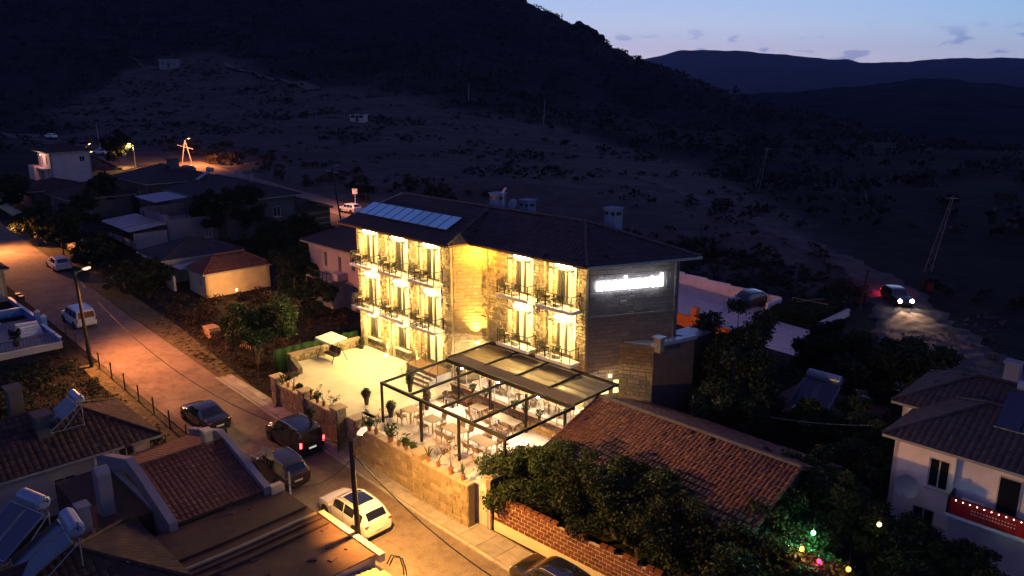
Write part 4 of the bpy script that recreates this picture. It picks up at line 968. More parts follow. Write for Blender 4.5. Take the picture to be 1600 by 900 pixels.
b = mb(lb); b.lathe([(.08, 0), (.24, .12), (.28, .28), (.22, .45), (.08, .52)], (-39, 33.4, 1.6), 12); b.build('shade', 'wood', lb, smooth=50); b = mb(lb); b.tube([(-39, 33.4, 2.1), (-39, 33.4, 2.75)], .012, 4); b.build('cord', 'rail_metal', lb)

# ------------------------------------------------------------------ pergola
PZ = 2.6; ps = [-39.2, -36.33, -33.45, -30.6, -27.75]; T0, T1, T2 = 27.0, 32.45, 36.55
pg = TH('pergola', 'dark metal pergola with a half drawn grey awning over the dining terrace', 'pergola', -33.5, 31.8, -.12)
for x in (-39.2, -35.2, -31.7, -27.9): b = mb(pg); b.box(x - .065, x + .065, T0 - .065, T0 + .065, -.11, PZ - .09); b.build('post', 'pergola_metal', pg)
for x in (-38.0, -34.9, -31.6, -28.4): b = mb(pg); b.box(x - .065, x + .065, T1 - .065, T1 + .065, -.11, PZ - .12); b.build('post', 'pergola_metal', pg)
def zr(t): return PZ + (t - T0) * .03
for x in ps:
    b = mb(pg); b.beam((x, T0 + .08, zr(T0)), (x, T1 - .12, zr(T1)), .09, .16); b.build('rafter', 'pergola_metal', pg)
    b = mb(pg); b.beam((x, T1 + .9 if x not in (ps[0], ps[-1]) else T1 + .12, zr(T1) + .15), (x, T2 - .1, zr(T2) + .15), .09, .13); b.build('guide_rail', 'pergola_metal', pg)
for t, hh, dz in ((T0, .17, 0), (T1, .26, .0), (T2, .2, .12)):
    b = mb(pg); b.box(ps[0] - .06, ps[-1] + .06, t - .08, t + .08, zr(t) - hh / 2 + dz, zr(t) + hh / 2 + dz); b.build('beam', 'pergola_metal', pg)
for k in range(4):
    b = mb(pg); x0, x1 = ps[k] + .003, ps[k + 1] - .003; vs = []; N = 16
    for j in range(N + 1):
        t = T1 + 1.15 + (T2 - T1 - 1.3) * j / N; z = zr(t) + .07 - .03 * math.sin(j / N * PI * 4) ** 2
        vs += [(x0, t, z), (x1, t, z)]
    b.add(vs, [(2 * j, 2 * j + 1, 2 * j + 3, 2 * j + 2) for j in range(N)]); o = b.build('awning_panel', 'fabric_awning', pg)
    b = mb(pg); vs = []; N = 26   # folded part of the awning, hanging in tight ribs
    for j in range(N + 1):
        t = T1 + .12 + 1.03 * j / N; z = zr(t) + .10 + (.045 if j % 2 else 0)
        vs += [(x0, t, z), (x1, t, z)]
    b.add(vs, [(2 * j, 2 * j + 1, 2 * j + 3, 2 * j + 2) for j in range(N)]); b.build('folded_awning', 'fabric_awning', pg)
# lamps on the underside
for i, x in enumerate((-38.0, -36.0, -34.0, -32.0, -30.0)):
    b = mb(pg); b.box(x - .35, x + .35, 34.6, 34.72, PZ + .12, PZ + .16); b.build('ceiling_lamp', 'spot_led', pg)
    lamp('pergola_light', 'POINT', W(x, 34.65, 2.45), 560, (1, .80, .50), .15, pg)
for i, x in enumerate((-37.5, -34.0, -30.5)):
    b = mb(pg); b.box(x - .1, x + .1, T1 - .16, T1 - .09, PZ - .02, PZ + .04); b.build('spot_lamp', 'spot_led', pg); lamp('pergola_spot', 'SPOT', W(x, T1 - .3, 2.5), 1000, (1, .82, .56), .1, pg, target=W(x, T1 - 2.5, 0), angle=130, blend=.9)

# ------------------------------------------------------------------ furniture
def make_chair(name, label, loc, rz, group, mat_='wicker', hb=.82, arms=True):
    c = thing(name, label, 'chair', loc, rz, group); z = .44
    b = MB(); b.box(-.23, .23, -.22, .23, z, z + .05); b.build('seat', mat_, c, bevel=.015)
    b = MB(); b.add([(-.22, .2, z + .05), (.22, .2, z + .05), (.24, .3, hb), (-.24, .3, hb), (-.22, .24, z + .05), (.22, .24, z + .05), (.24, .34, hb), (-.24, .34, hb)], [(0, 3, 2, 1), (4, 5, 6, 7), (0, 1, 5, 4), (1, 2, 6, 5), (2, 3, 7, 6), (3, 0, 4, 7)]); b.build('backrest', mat_, c)
    if arms:
        for sx_ in (-1, 1): b = MB(); b.tube([(sx_ * .25, -.15, .44), (sx_ * .27, -.16, .66), (sx_ * .26, .25, .69)], .016, 5); b.build('armrest', mat_, c)
    for sx_ in (-1, 1):
        for sy in (-1, 1): b = MB(); b.beam((sx_ * .2, sy * .19, z), (sx_ * .24, sy * .23, 0), .035, .035); b.build('leg', mat_, c)
    return c
def make_table(name, label, loc, rz, lx, ly, group=None, mat_='wicker', slats=True):
    c = thing(name, label, 'table', loc, rz, group); b = MB(); b.box(-lx / 2, lx / 2, -ly / 2, ly / 2, .71, .745); b.build('tabletop', mat_, c, bevel=.01)
    for sx_ in (-1, 1):
        for sy in (-1, 1): b = MB(); x, y = sx_ * (lx / 2 - .05), sy * (ly / 2 - .05); b.box(x - .035, x + .035, y - .035, y + .035, 0, .71); b.build('leg', mat_, c)
    return c
FZ = -.107
chair0 = None
def dchair(s_, t_, rz, label, group, z=FZ):
    global chair0
    if chair0 is None: chair0 = make_chair('dining_chair', label, W(s_, t_, z), ANG + rz, group); return
    dup(chair0, W(s_, t_, z), ANG + rz, label, group)
def dining(px, py, lx, ly, where, rot=0, sides=4):
    s_, t_ = S(px, py, FZ); make_table('dining_table', 'beige dining table ' + where, W(s_, t_, FZ), ANG + rot, lx, ly, 'dining tables under the pergola')
    c, sn = math.cos(rot), math.sin(rot)
    spots = [(-lx / 4, ly / 2 + .28, 0), (lx / 4, ly / 2 + .28, 0), (-lx / 4, -ly / 2 - .28, PI), (lx / 4, -ly / 2 - .28, PI)] if sides == 4 else [(0, ly / 2 + .25, 0), (0, -ly / 2 - .25, PI), (lx / 2 + .25, 0, -PI / 2)]
    nm = ['back left', 'back right', 'front left', 'front right'] if sides == 4 else ['back', 'front', 'right']
    for k, (x, y, r) in enumerate(spots):
        dchair(s_ + x * c - y * sn, t_ + x * sn + y * c, rot + r + rnd.uniform(-.15, .15), 'beige chair %s at the table %s' % (nm[k], where), 'dining chairs')
dining(642, 656, 1.1, .9, 'by the left front pergola post', sides=3)
dining(676, 671, 1.1, .9, 'behind the second pergola post', sides=3)
dining(711, 687, 1.6, .95, 'between the second and third post')
dining(754, 706, 1.7, .95, 'right of the third pergola post')
dining(797, 733, 1.5, .9, 'near the fourth pergola post')
dining(790, 671, 2.2, .9, 'along the stone porch front')
dining(748, 652, 1.1, .85, 'between couch and long table', sides=3)
sf = TH('outdoor_sofa', 'wicker outdoor sofa with striped cushions beside the stone porch', 'sofa', *S(722, 628, FZ), FZ); o_ = OFS[sf.name]
b = mb(sf); x, y, z = o_; b.box(x - .95, x + .95, y - .4, y + .4, z, z + .32); b.build('base', 'wood', sf, bevel=.02)
b = mb(sf); b.box(x - .95, x + .95, y + .28, y + .42, z + .33, z + .78); b.build('backrest', 'light_wood', sf, bevel=.02)
for sx_ in (-1, 1): b = mb(sf); b.box(x + sx_ * .95 - .09, x + sx_ * .95 + .09, y - .4, y + .26, z + .33, z + .6); b.build('armrest', 'light_wood', sf, bevel=.02)
for k in range(3): b = mb(sf); b.box(x - .84 + k * .57, x - .29 + k * .57, y - .38, y + .26, z + .33, z + .46); b.build('cushion', 'wicker', sf, bevel=.03)
q = S(700, 628, FZ); make_chair('lounge_chair', 'dark low lounge chair at the left of the outdoor sofa', W(*q, FZ), ANG + 1.9, None, 'dark_wood', .72)
q = S(706, 634, FZ); ct = make_table('coffee_table', 'small dark coffee table in front of the outdoor sofa', W(*q, FZ), ANG, .8, .5, None, 'dark_wood'); ct.scale = (1, 1, .55)
# porch interior tables
for k, x in enumerate((-36.6, -33.9, -31.2)):
    lab = ['left', 'middle', 'right'][k]
    make_table('porch_table', '%s table on the brightly lit porch' % lab, W(x, 34.9, .46), ANG, 1.0, .75, 'porch tables')
    for r, dx in ((PI / 2, .72), (-PI / 2, -.72)): dchair(x - dx, 34.9, r, 'chair at the %s of the %s porch table' % ('left' if dx > 0 else 'right', lab), 'porch chairs', .46)
# bistro sets on the ten balconies
bt0 = bc0 = None; bn = ['leftmost', 'second', 'third', 'fourth', 'rightmost']
for f in (2, 1):
    for k, (c, t) in enumerate([(x, TW) for x in wing_doors] + [(x, TR) for x in main_doors]):
        z = FL[f] + .217; wh = '%s %s floor balcony' % (bn[k], 'top' if f == 2 else 'middle'); lo = W(c - .75, t - .72, z)
        if bt0 is None:
            bt0 = thing('bistro_table', 'round bistro table on the ' + wh, 'table', lo, ANG, 'bistro tables on the hotel balconies')
            b = MB(); b.lathe([(.3, .70), (.31, .71), (.31, .735), (.3, .74)], n=16); b.build('tabletop', 'wicker', bt0)
            b = MB(); b.tube([(0, 0, .14), (0, 0, .70)], .025, 6); b.build('stem', 'rail_metal', bt0)
            for a in (0, 1, 2, 3): b = MB(); b.tube([(0, 0, .2), (.25 * math.cos(a * PI / 2 + .6), .25 * math.sin(a * PI / 2 + .6), 0.012)], .014, 5); b.build('leg', 'rail_metal', bt0)
        else: dup(bt0, lo, ANG, 'round bistro table on the ' + wh, 'bistro tables on the hotel balconies')
        for dx, r in ((-.45, PI / 2), (.5, -PI / 2)):
            la = 'dark chair %s of the table on the %s' % ('left' if dx < 0 else 'right', wh); l2 = W(c - .75 + dx, t - .68, z)
            if bc0 is None: bc0 = make_chair('balcony_chair', la, l2, ANG + r, 'dark chairs on the hotel balconies', 'rail_metal')
            else: dup(bc0, l2, ANG + r, la, 'dark chairs on the hotel balconies')
# swing seat with canopy
sw = TH('garden_swing', 'canopied swing seat standing on the bright terrace by the low wall', 'garden swing', -51.6, 31.0, 0); x, y = -51.6, 31.0
b = mb(sw); vs = [(x - 1.15, y - .75, 1.72), (x + 1.15, y - .75, 1.72), (x + 1.15, y + .75, 1.88), (x - 1.15, y + .75, 1.88)]; roof_plane(b, vs, .05); b.build('canopy', 'white_paint', sw)
b = mb(sw)
for k in range(12): u = x - 1.15 + k * 2.3 / 12; b.add([(u, y - .76, 1.72), (u + .19, y - .76, 1.72), (u + .19, y - .76, 1.56 - .03 * (k % 2)), (u, y - .76, 1.56 - .03 * (k % 2))], [(0, 1, 2, 3)])
b.build('valance', 'white_paint', sw, kind='stuff')
for sx_ in (-1, 1):
    b = mb(sw); b.tube([(x + sx_ * 1.05, y - .7, 0.03), (x + sx_ * 1.0, y, 1.75), (x + sx_ * 1.05, y + .7, 0.03)], .03, 6); b.build('side_frame', 'rail_metal', sw)
    b = mb(sw); b.tube([(x + sx_ * .8, y - .1, 1.7), (x + sx_ * .75, y, .5)], .012, 4); b.build('chain', 'rail_metal', sw)
b = mb(sw); b.tube([(x - 1, y, 1.72), (x + 1, y, 1.72)], .03, 6); b.build('top_bar', 'rail_metal', sw)
b = mb(sw); b.box(x - .78, x + .78, y - .3, y + .2, .42, .52); b.build('seat', 'dark_wood', sw, bevel=.02)
b = mb(sw); b.add([(x - .78, y + .2, .52), (x + .78, y + .2, .52), (x + .78, y + .38, 1.0), (x - .78, y + .38, 1.0), (x - .78, y + .27, .5), (x + .78, y + .27, .5), (x + .78, y + .45, .98), (x - .78, y + .45, .98)], [(0, 1, 2, 3), (7, 6, 5, 4), (0, 4, 5, 1), (3, 2, 6, 7), (0, 3, 7, 4), (1, 5, 6, 2)]); b.build('backrest', 'dark_wood', sw)
# topiary and tall pots
def topiary(s_, t_, z, label, h=.5, r=.33, col='leaf_mid', tall=1.0):
    p = TH('topiary_pot', label, 'potted plant', s_, t_, z, 'clipped bushes in tall pots'); b = mb(p); b.lathe([(.13, 0), (.2, h), (.22, h), (.22, h + .05), (.18, h + .05)], (s_, t_, z), 12); b.build('pot', 'pot_dark', p)
    b = mb(p); b.lathe([(r * .45, 0), (r * .78, .12 * tall), (r * .8, .36 * tall), (r * .4, .6 * tall)], (s_, t_, z + h), 10); b.build('branches', 'soil', p)
    leafy(p, 'foliage', [(s_, t_, z + h + .3 * tall)], [(r, r, .36 * tall)], 520, .075, col, int(s_ * 10) % 97)
topiary(*S(573, 632), 0, 'clipped round bush in a pot alone on the bright terrace floor')
topiary(*S(611, 652, FZ), FZ, 'clipped bush in a pot by the left front pergola post')
topiary(*S(641, 612), 0, 'tall clipped bush in a pot at the foot of the entrance steps', .6, .28, 'leaf_mid', 1.7)
topiary(*S(667, 640, FZ), FZ, 'tall pale bush in a pot right of the entrance steps', .6, .3, 'leaf_dry', 1.8)
topiary(*S(487, 660, 0), 0, 'clipped bush in a pot behind the pier by the green gate', .4, .28)
topiary(-52.1, 34.1, 0, 'small bush in a pot at the left corner of the hotel facade', .3, .22)
# pots on the street walls
kinds = ['leafy', 'upright', 'bare', 'trailing']
def wallpot(s_, z, label, kind, seed, sc=1.0):
    t_ = 25.28; p = TH('potted_plant', label, 'potted plant', s_, t_, z, 'pots along the street wall'); r = .13 * sc; h = .26 * sc
    b = mb(p); b.lathe([(r * .75, 0), (r, h), (r * 1.12, h), (r * 1.12, h + .04), (r * .9, h + .04)], (s_, t_, z), 12); b.build('pot', 'pot', p, smooth=40)
    rr = random.Random(seed)
    if kind == 'leafy': leafy(p, 'foliage', [(s_, t_, z + h + .25 * sc)], [(.30 * sc, .26 * sc, .24 * sc)], 160, .1, 'leaf_pot', seed)
    elif kind == 'upright':
        b = mb(p)
        for k in range(7):
            a = rr.uniform(0, 6.28); q = Vector((math.cos(a), math.sin(a), 0)) * rr.uniform(.08, .25); H_ = rr.uniform(.4, .75)
            c = Vector((s_, t_, z + h)); w = Vector((-math.sin(a), math.cos(a), 0)) * .045
            b.add([c - w * .4, c + w * .4, c + q * .6 + w + Vector((0, 0, H_ * .6)), c + q * 1.3 + Vector((0, 0, H_)), c + q * .6 - w + Vector((0, 0, H_ * .6))], [(0, 1, 2, 3, 4)])
        b.build('leaves', 'leaf_pot', p)
    else:
        b = mb(p); tips = []
        for k in range(6):
            a = rr.uniform(0, 6.28); q = Vector((math.cos(a), math.sin(a), 0)); H_ = rr.uniform(.6, 1.25) * (1 if kind == 'bare' else .5) * sc; c = Vector((s_, t_, z + h))
            m_ = c + q * .15 + Vector((0, 0, H_ * .5)); e_ = c + q * rr.uniform(.3, .6) + Vector((0, 0, H_)); b.tube([c, m_, e_], [.014, .01, .005], 4); tips.append(tuple(e_))
        b.build('stems', 'bark', p); leafy(p, 'foliage', tips, [(.16, .16, .12)] * len(tips), 90, .07, 'leaf_dry' if kind == 'bare' else 'leaf_mid', seed)
lab1 = ['terracotta pot just right of the left end pier of the street wall', 'second pot from the left end of the street wall, with drooping plant', 'third pot from the left on the street wall, leafless stems', 'pot just left of the middle pier of the left street wall', 'pot with upright leaves right of the middle pier, left wall', 'second pot right of the middle pier of the left wall', 'pot with tall thin branches before the green gate', 'last pot on the wall before the green gate pier']
for i, s_ in enumerate((-49.0, -48.2, -47.4, -46.6, -45.1, -44.3, -43.5, -42.6)): wallpot(s_, .25, lab1[i], ['upright', 'trailing', 'bare', 'leafy', 'upright', 'leafy', 'bare', 'trailing'][i], i, .95)
lab2 = ['dark pot with spiky leaves right of the gate side pier', 'bushy potted plant second from the gate on the dining terrace wall', 'pot with pale branches opposite the left pergola post', 'broad leafy plant on the wall before the second pergola post', 'small trailing plant before the second pergola post', 'terracotta pot left of the second wall pier', 'pot with round leaves touching the second wall pier', 'brown pot just right of the second wall pier', 'terracotta pot with bare stems between wall pier and right end', 'tall potted plant by the right end of the dining terrace wall', 'spiky leaved plant at the far right end of the dining wall']
for i, s_ in enumerate((-38.9, -38.2, -37.5, -36.0, -35.2, -34.5, -33.8, -32.4, -31.5, -30.4, -29.4)): wallpot(s_, .21, lab2[i], ['upright', 'leafy', 'bare', 'leafy', 'trailing', 'leafy', 'leafy', 'upright', 'bare', 'bare', 'upright'][i], 20 + i, [1, 1.1, 1, 1.5, 1, 1, 1, 1, 1, 1.2, 1.1][i])

# ================================================================== VEHICLES
PROF = {
 'suv': [(-.50,.42,.44,.86,.8),(-.492,.58,.61,.93,.8),(-.478,.635,.68,.97,.78),(-.43,.64,.86,.99,.74),(-.385,.635,.955,1,.74),(-.2,.62,1,1,.77),(0,.61,1,1,.77),(.09,.605,.965,1,.75),(.17,.60,.84,1,.75),(.25,.60,.645,1,.82),(.33,.585,.615,.99,.82),(.43,.53,.56,.95,.78),(.48,.45,.48,.88,.74),(.5,.34,.36,.80,.7)],
 'van': [(-.50,.36,.38,.93,.86),(-.497,.56,.60,.96,.86),(-.49,.58,.80,.97,.84),(-.475,.58,.95,.98,.84),(-.45,.58,.985,.99,.84),(-.25,.57,1,1,.85),(0,.57,1,1,.85),(.12,.57,.965,1,.82),(.20,.56,.84,1,.80),(.29,.56,.635,1,.82),(.38,.545,.575,.99,.82),(.45,.50,.53,.95,.78),(.485,.43,.46,.88,.74),(.5,.33,.35,.82,.7)],
 'hatch': [(-.50,.42,.44,.84,.8),(-.49,.58,.61,.92,.8),(-.47,.64,.68,.96,.78),(-.40,.645,.84,.99,.72),(-.33,.64,.95,1,.72),(-.15,.63,1,1,.74),(0,.62,1,1,.74),(.07,.62,.97,1,.72),(.16,.61,.84,1,.73),(.25,.61,.66,1,.80),(.34,.585,.62,.99,.80),(.43,.53,.56,.95,.76),(.48,.45,.48,.87,.72),(.5,.34,.36,.78,.7)],
 'sedan': [(-.50,.44,.46,.84,.8),(-.49,.62,.65,.92,.8),(-.46,.66,.70,.96,.80),(-.36,.67,.73,.99,.80),(-.27,.66,.88,1,.72),(-.19,.65,.97,1,.70),(-.08,.64,1,1,.72),(.03,.63,.985,1,.71),(.10,.62,.93,1,.71),(.17,.62,.81,1,.73),(.25,.61,.66,1,.80),(.36,.575,.61,.99,.80),(.44,.52,.55,.94,.76),(.485,.44,.47,.87,.72),(.5,.34,.36,.78,.7)]}
def make_car(name, label, loc, rz, style, Lc, Wc, Hc, paint, tail='tail_off', head='head_off', roofglass=False, rails=False, plate='plate', group=None, cat='car', roofbox=False):
    c = thing(name, label, cat, loc, rz, group); pr = PROF[style]; hw = Wc / 2; z0 = .2
    def ring(xf, bl, tp, wf, rw):
        w = hw * wf; zb = bl * Hc; zt = tp * Hc; yr = w * rw; zb0 = z0 + (.12 if abs(xf) > .47 else 0)
        half = [(w * .82, zb0), (w * .97, zb0 + .1), (w, zb * .62), (w * .99, zb * .9), (w * .955, zb), (yr + (w * .955 - yr) * .16, zt - (zt - zb) * .14), (yr * .96, zt), (yr * .55, zt + .02), (0, zt + .028)]
        return [(xf * Lc, -y, z) for y, z in half] + [(xf * Lc, y, z) for y, z in reversed(half[:-1])]
    st = []
    A_ = np.array(pr)
    def cr_(i, u):
        p = [A_[max(0, min(len(A_) - 1, i + k))] for k in (-1, 0, 1, 2)]
        v = .5 * (2 * p[1] + (p[2] - p[0]) * u + (2 * p[0] - 5 * p[1] + 4 * p[2] - p[3]) * u * u + (-p[0] + 3 * p[1] - 3 * p[2] + p[3]) * u ** 3); return v * .5 + (p[1] * (1 - u) + p[2] * u) * .5
    for i in range(len(A_) - 1): st += [cr_(i, 0), cr_(i, .33), cr_(i, .67)]
    st.append(A_[-1]); R_ = [ring(*v) for v in st]; n = len(R_[0]); b = MB()
    vs = [p for r in R_ for p in r]; fs = []
    for i in range(len(R_) - 1): fs += [(i * n + k, (i + 1) * n + k, (i + 1) * n + (k + 1) % n, i * n + (k + 1) % n) for k in range(n)]
    fs += [tuple(range(n)), tuple(reversed(range((len(R_) - 1) * n, len(R_) * n)))]
    b.add(vs, fs); b.build('body', paint, c, smooth=38)
    def at(xf):
        i = int(np.searchsorted(A_[:, 0], xf)) - 1; i = max(0, min(len(A_) - 2, i)); u = (xf - A_[i, 0]) / (A_[i + 1, 0] - A_[i, 0]); return cr_(i, u)
    def side(xa, xb, sg_, nm='window'):
        b = MB(); vs = []; N = 8
        for j in range(N + 1):
            v = at(xa + (xb - xa) * j / N); w = hw * v[3]; zb, zt = v[1] * Hc, v[2] * Hc; yr = w * v[4]; ye = yr + (w * .955 - yr) * .16; ze = zt - (zt - zb) * .14
            for q in (.07, .97): vs.append((v[0] * Lc, sg_ * (w * .955 + (ye - w * .955) * q + .012), zb + (ze - zb) * q))
        b.add(vs, [(2 * j, 2 * j + 2, 2 * j + 3, 2 * j + 1) for j in range(N)]); b.build(nm, 'car_glass', c)
    def top(xa, xb, wf, nm, m='car_glass', lift=.012):
        b = MB(); vs = []; N = 6; K = 6
        for j in range(N + 1):
            v = at(xa + (xb - xa) * j / N); yr = hw * v[3] * v[4]; zt = v[2] * Hc
            for k in range(K + 1): y = -1 + 2 * k / K; yy = y * yr * wf; f = abs(yy) / (yr * .96); vs.append((v[0] * Lc, yy, zt + .028 * (1 - f ** 1.6) + lift))
        b.add(vs, [(j * (K + 1) + k, (j + 1) * (K + 1) + k, (j + 1) * (K + 1) + k + 1, j * (K + 1) + k + 1) for j in range(N) for k in range(K)]); b.build(nm, m, c, smooth=60)
    W_ = {'suv': ((-.40, -.27), (-.25, -.07), (-.05, .155), (.10, .238), (-.468, -.40)), 'van': ((-.45, -.26), (-.24, -.05), (-.03, .185), (.135, .28), None),
          'hatch': ((-.35, -.24), (-.22, -.06), (-.04, .145), (.085, .24), (-.46, -.35)), 'sedan': ((-.26, -.22), (-.20, -.045), (-.03, .16), (.065, .24), (-.355, -.2))}[style]
    for sg_ in (-1, 1):
        for a, e_ in W_[:3]: side(a, e_, sg_)
    top(W_[3][0], W_[3][1], .90, 'windshield')
    if W_[4]: top(W_[4][0], W_[4][1], .86, 'rear_window')
    else:
        b = MB(); x = -.5 * Lc - .006; w = hw * .80; b.add([(x + .01, -w, .60 * Hc), (x + .01, w, .60 * Hc), (x + .055, w * .95, .90 * Hc), (x + .055, -w * .95, .90 * Hc)], [(0, 3, 2, 1)]); b.build('rear_window', 'car_glass', c)
    if roofglass: top(-.24, .045, .80, 'roof_window', 'car_roofglass', .014)
    wr = .33 if style in ('suv', 'van') else .31
    for sx_ in (-.295, .315):
        for sg_ in (-1, 1):
            y = sg_ * hw * .9; b = MB(); b.tube([(sx_ * Lc, sg_ * hw * .7, wr + .02), (sx_ * Lc, sg_ * hw * 1.004, wr + .02)], wr + .055, 22); b.build('wheel_arch', 'trim', c)
            b = MB(); b.tube([(sx_ * Lc, sg_ * hw * .74, wr), (sx_ * Lc, sg_ * (hw * 1.0 + .012), wr)], wr, 22); wh = b.build('wheel', 'rubber', c, smooth=40)
            b = MB(); yo = sg_ * (hw + .016); b.tube([(sx_ * Lc, sg_ * hw * .8, wr), (sx_ * Lc, yo - sg_ * .01, wr)], wr * .62, 16)
            for k in range(5): a = k * 2 * PI / 5; b.beam((sx_ * Lc, yo, wr), (sx_ * Lc + math.cos(a) * wr * .58, yo, wr + math.sin(a) * wr * .58), .03, .05, (0, 1, 0))
            b.build('rim', 'alloy', wh)
    zb = at(-.48)[1] * Hc
    for sg_ in (-1, 1):
        b = MB()
        if style == 'van': b.box(-.5 * Lc - .012, -.485 * Lc, *sorted((sg_ * hw * .84, sg_ * hw * .985)), .42 * Hc, .62 * Hc)
        else: b.obox((-.487 * Lc, sg_ * hw * .76, zb * .93), (.045, hw * .17, .055), ((1, sg_ * .25, 0), (-sg_ * .25, 1, 0), (0, 0, 1)))
        b.build('taillight', tail, c, bevel=.012)
        b = MB(); b.obox((.468 * Lc, sg_ * hw * .70, .44 * Hc), (.07, hw * .16, .06), ((1, -sg_ * .45, -.1), (sg_ * .45, 1, 0), (0.1, 0, 1))); b.build('headlight', head, c, bevel=.015)
        b = MB(); v = at(.19); b.obox((.185 * Lc, sg_ * (hw + .07), v[1] * Hc + .06), (.05, .09, .06), ((1, 0, 0), (0, 1, 0), (0, 0, 1))); b.build('mirror', paint, c, bevel=.03)
        for xh in (-.12, .06): b = MB(); v = at(xh); b.box(xh * Lc - .07, xh * Lc + .07, *sorted((sg_ * hw * .985, sg_ * (hw * 1.0 + .02))), v[1] * Hc - .13, v[1] * Hc - .10); b.build('door_handle', 'chrome' if paint != 'car_white' else paint, c)
        b = MB()
        for xd in W_[0][1] + .01, W_[1][1] + .01, .19:
            v = at(xd); w = hw * v[3]; zb_ = v[1] * Hc; b.tube([(xd * Lc, sg_ * (w * .985 + .004), .36), (xd * Lc, sg_ * (w + .004), zb_ * .62), (xd * Lc, sg_ * (w * .99 + .004), zb_ * .9), (xd * Lc, sg_ * (w * .955 + .004), zb_)], .009, 4)
        b.tube([(W_[0][1] * Lc, sg_ * (hw * .99 + .004), .345), (.19 * Lc, sg_ * (hw * .99 + .004), .345)], .016, 4); b.build('door_seam', 'trim', c, kind='stuff')
        if rails:
            b = MB(); pts = []
            for j in range(9): v = at(-.36 + .43 * j / 8); yr = hw * v[3] * v[4] * .95; pts.append((v[0] * Lc, sg_ * yr, v[2] * Hc + (.055 if 0 < j < 8 else .0)))
            b.tube(pts, .018, 6); b.build('roof_rail', 'zinc', c)
    b = MB(); b.box(-.5 * Lc - .02, -.47 * Lc, -hw * .8, hw * .8, .24, .36); b.build('rear_bumper', 'trim', c, bevel=.03)
    b = MB(); b.box(.47 * Lc, .5 * Lc + .015, -hw * .7, hw * .7, .24, .38); b.build('front_grille', 'trim', c, bevel=.03)
    b = MB(); zpl = .55 * zb if style != 'van' else .30 * Hc; b.box(-.5 * Lc - .028, -.5 * Lc - .002, -.26, .26, zpl, zpl + .11); b.build('number_plate', plate, c)
    return c
def car_at(s_, t_, *a, head=PI, **k): 
    z = zs(s_) + .062; o = make_car(a[0], a[1], W(s_, t_, z), ANG + head, *a[2:], **k)
    gr = math.atan(.05) if s_ < -32 else math.atan(.02)
    o.rotation_euler = (Matrix.Rotation(ANG, 4, 'Z') @ Matrix.Rotation(gr, 4, 'Y') @ Matrix.Rotation(head, 4, 'Z')).to_euler(); return o
car_at(-33.7, 21.0, 'parked_car', 'white crossover with dark panoramic roof parked behind the lamp pole', 'suv', 4.55, 1.86, 1.6, 'car_white', roofglass=True, rails=True, head=PI + .03)
cv = car_at(-43.7, 23.0, 'parked_van', 'black minivan with red tail lights on by the green gate', 'van', 4.4, 1.83, 1.82, 'car_black', tail='tail_on', rails=True, plate='plate_lit', cat='minivan', head=PI + .05)
car_at(-40.7, 20.35, 'parked_car', 'dark grey crossover beside the tiled roof, between minivan and white car', 'suv', 4.35, 1.82, 1.58, 'car_grey', rails=True, head=PI + .02)
car_at(-50.3, 20.0, 'parked_car', 'dark sedan with pale reflection on its bumper, farthest of the near cars', 'sedan', 4.4, 1.78, 1.47, 'car_navy', head=PI + .04)
car_at(-76.6, 20.0, 'parked_van', 'old white minivan parked by the blue terrace', 'van', 4.2, 1.75, 1.8, 'car_white', rails=True, cat='minivan', head=PI + .04)
car_at(-97.3, 24.2, 'parked_car', 'white hatchback parked at the far verge of the street', 'hatch', 4.1, 1.74, 1.47, 'car_white', head=PI)
car_at(-21.9, 24.4, 'parked_car', 'shiny black car with glass roof beside the brick wall', 'suv', 4.5, 1.86, 1.58, 'car_black', roofglass=True, rails=True, head=PI + .02)
q = P(547, 333); wh_ = make_car('parked_car', 'white hatchback on the upper road behind the hotel roof', (q.x, q.y, q.z + .08), ANG + PI + .1, 'hatch', 4.2, 1.76, 1.5, 'car_white')
lamp('street_light', 'SPOT', (q.x - 3, q.y - 2, q.z + 7), 5200, (1, .40, .22), .2, None, target=(q.x - 3, q.y - 1, q.z), angle=140, blend=.8)
o = car_at(-39.8, 74.6, 'parked_car', 'dark blue crossover parked alone in the lot beside the white wall', 'suv', 4.5, 1.85, 1.65, 'car_black', rails=True, head=-1.83)
OH = -PI / 2 - .02
q = P(1400, 474); oc = make_car('oncoming_car', 'car driving down the dirt track with bright headlights', (q.x, q.y, q.z + .1), OH, 'suv', 4.5, 1.85, 1.65, 'car_black', tail='tail_on', head='head_on')
for dx in (-.64, .64): b = MB(); b.lathe([(.05, 0), (.19, .02), (.19, .06), (.12, .10)], (0, 0, 0), 14); o_ = b.build('headlight_glare', 'head_on', oc, smooth=50, loc=(2.16, dx, .74)); o_.rotation_euler = (0, PI / 2 - .15, 0)  # oversized glowing discs stand in for the glare of the headlights
for dx in (-.62, .62):
    a = Vector((q.x, q.y, q.z)) + Matrix.Rotation(OH, 3, 'Z') @ Vector((2.5, dx, .72)); tg = P(1465, 560)
    lamp('headlight_beam', 'SPOT', a, 1700, (1, .56, .32), .06, None, target=(tg.x * .8 + a.x * .2 + dx, tg.y * .8 + a.y * .2, tg.z - .2), angle=50, blend=.7)
a = Vector((q.x, q.y, q.z + .8)) + Matrix.Rotation(OH, 3, 'Z') @ Vector((-2.7, 0, 0)); lamp('taillight_glow', 'POINT', a, 260, (1, .02, .06), .2)
def far_car(px, py, label, paint, rz, **k):
    q = P(px, py); return make_car('distant_car', label, (q.x, q.y, q.z + .25), rz, 'hatch', 4.2, 1.75, 1.5, paint, **k)
far_car(80, 218, 'pale car on the far road above the three storey house', 'car_white', ANG + PI + .3)
far_car(160, 244, 'pale car under the distant lamp post beside the round tree', 'car_white', ANG + PI + .4)
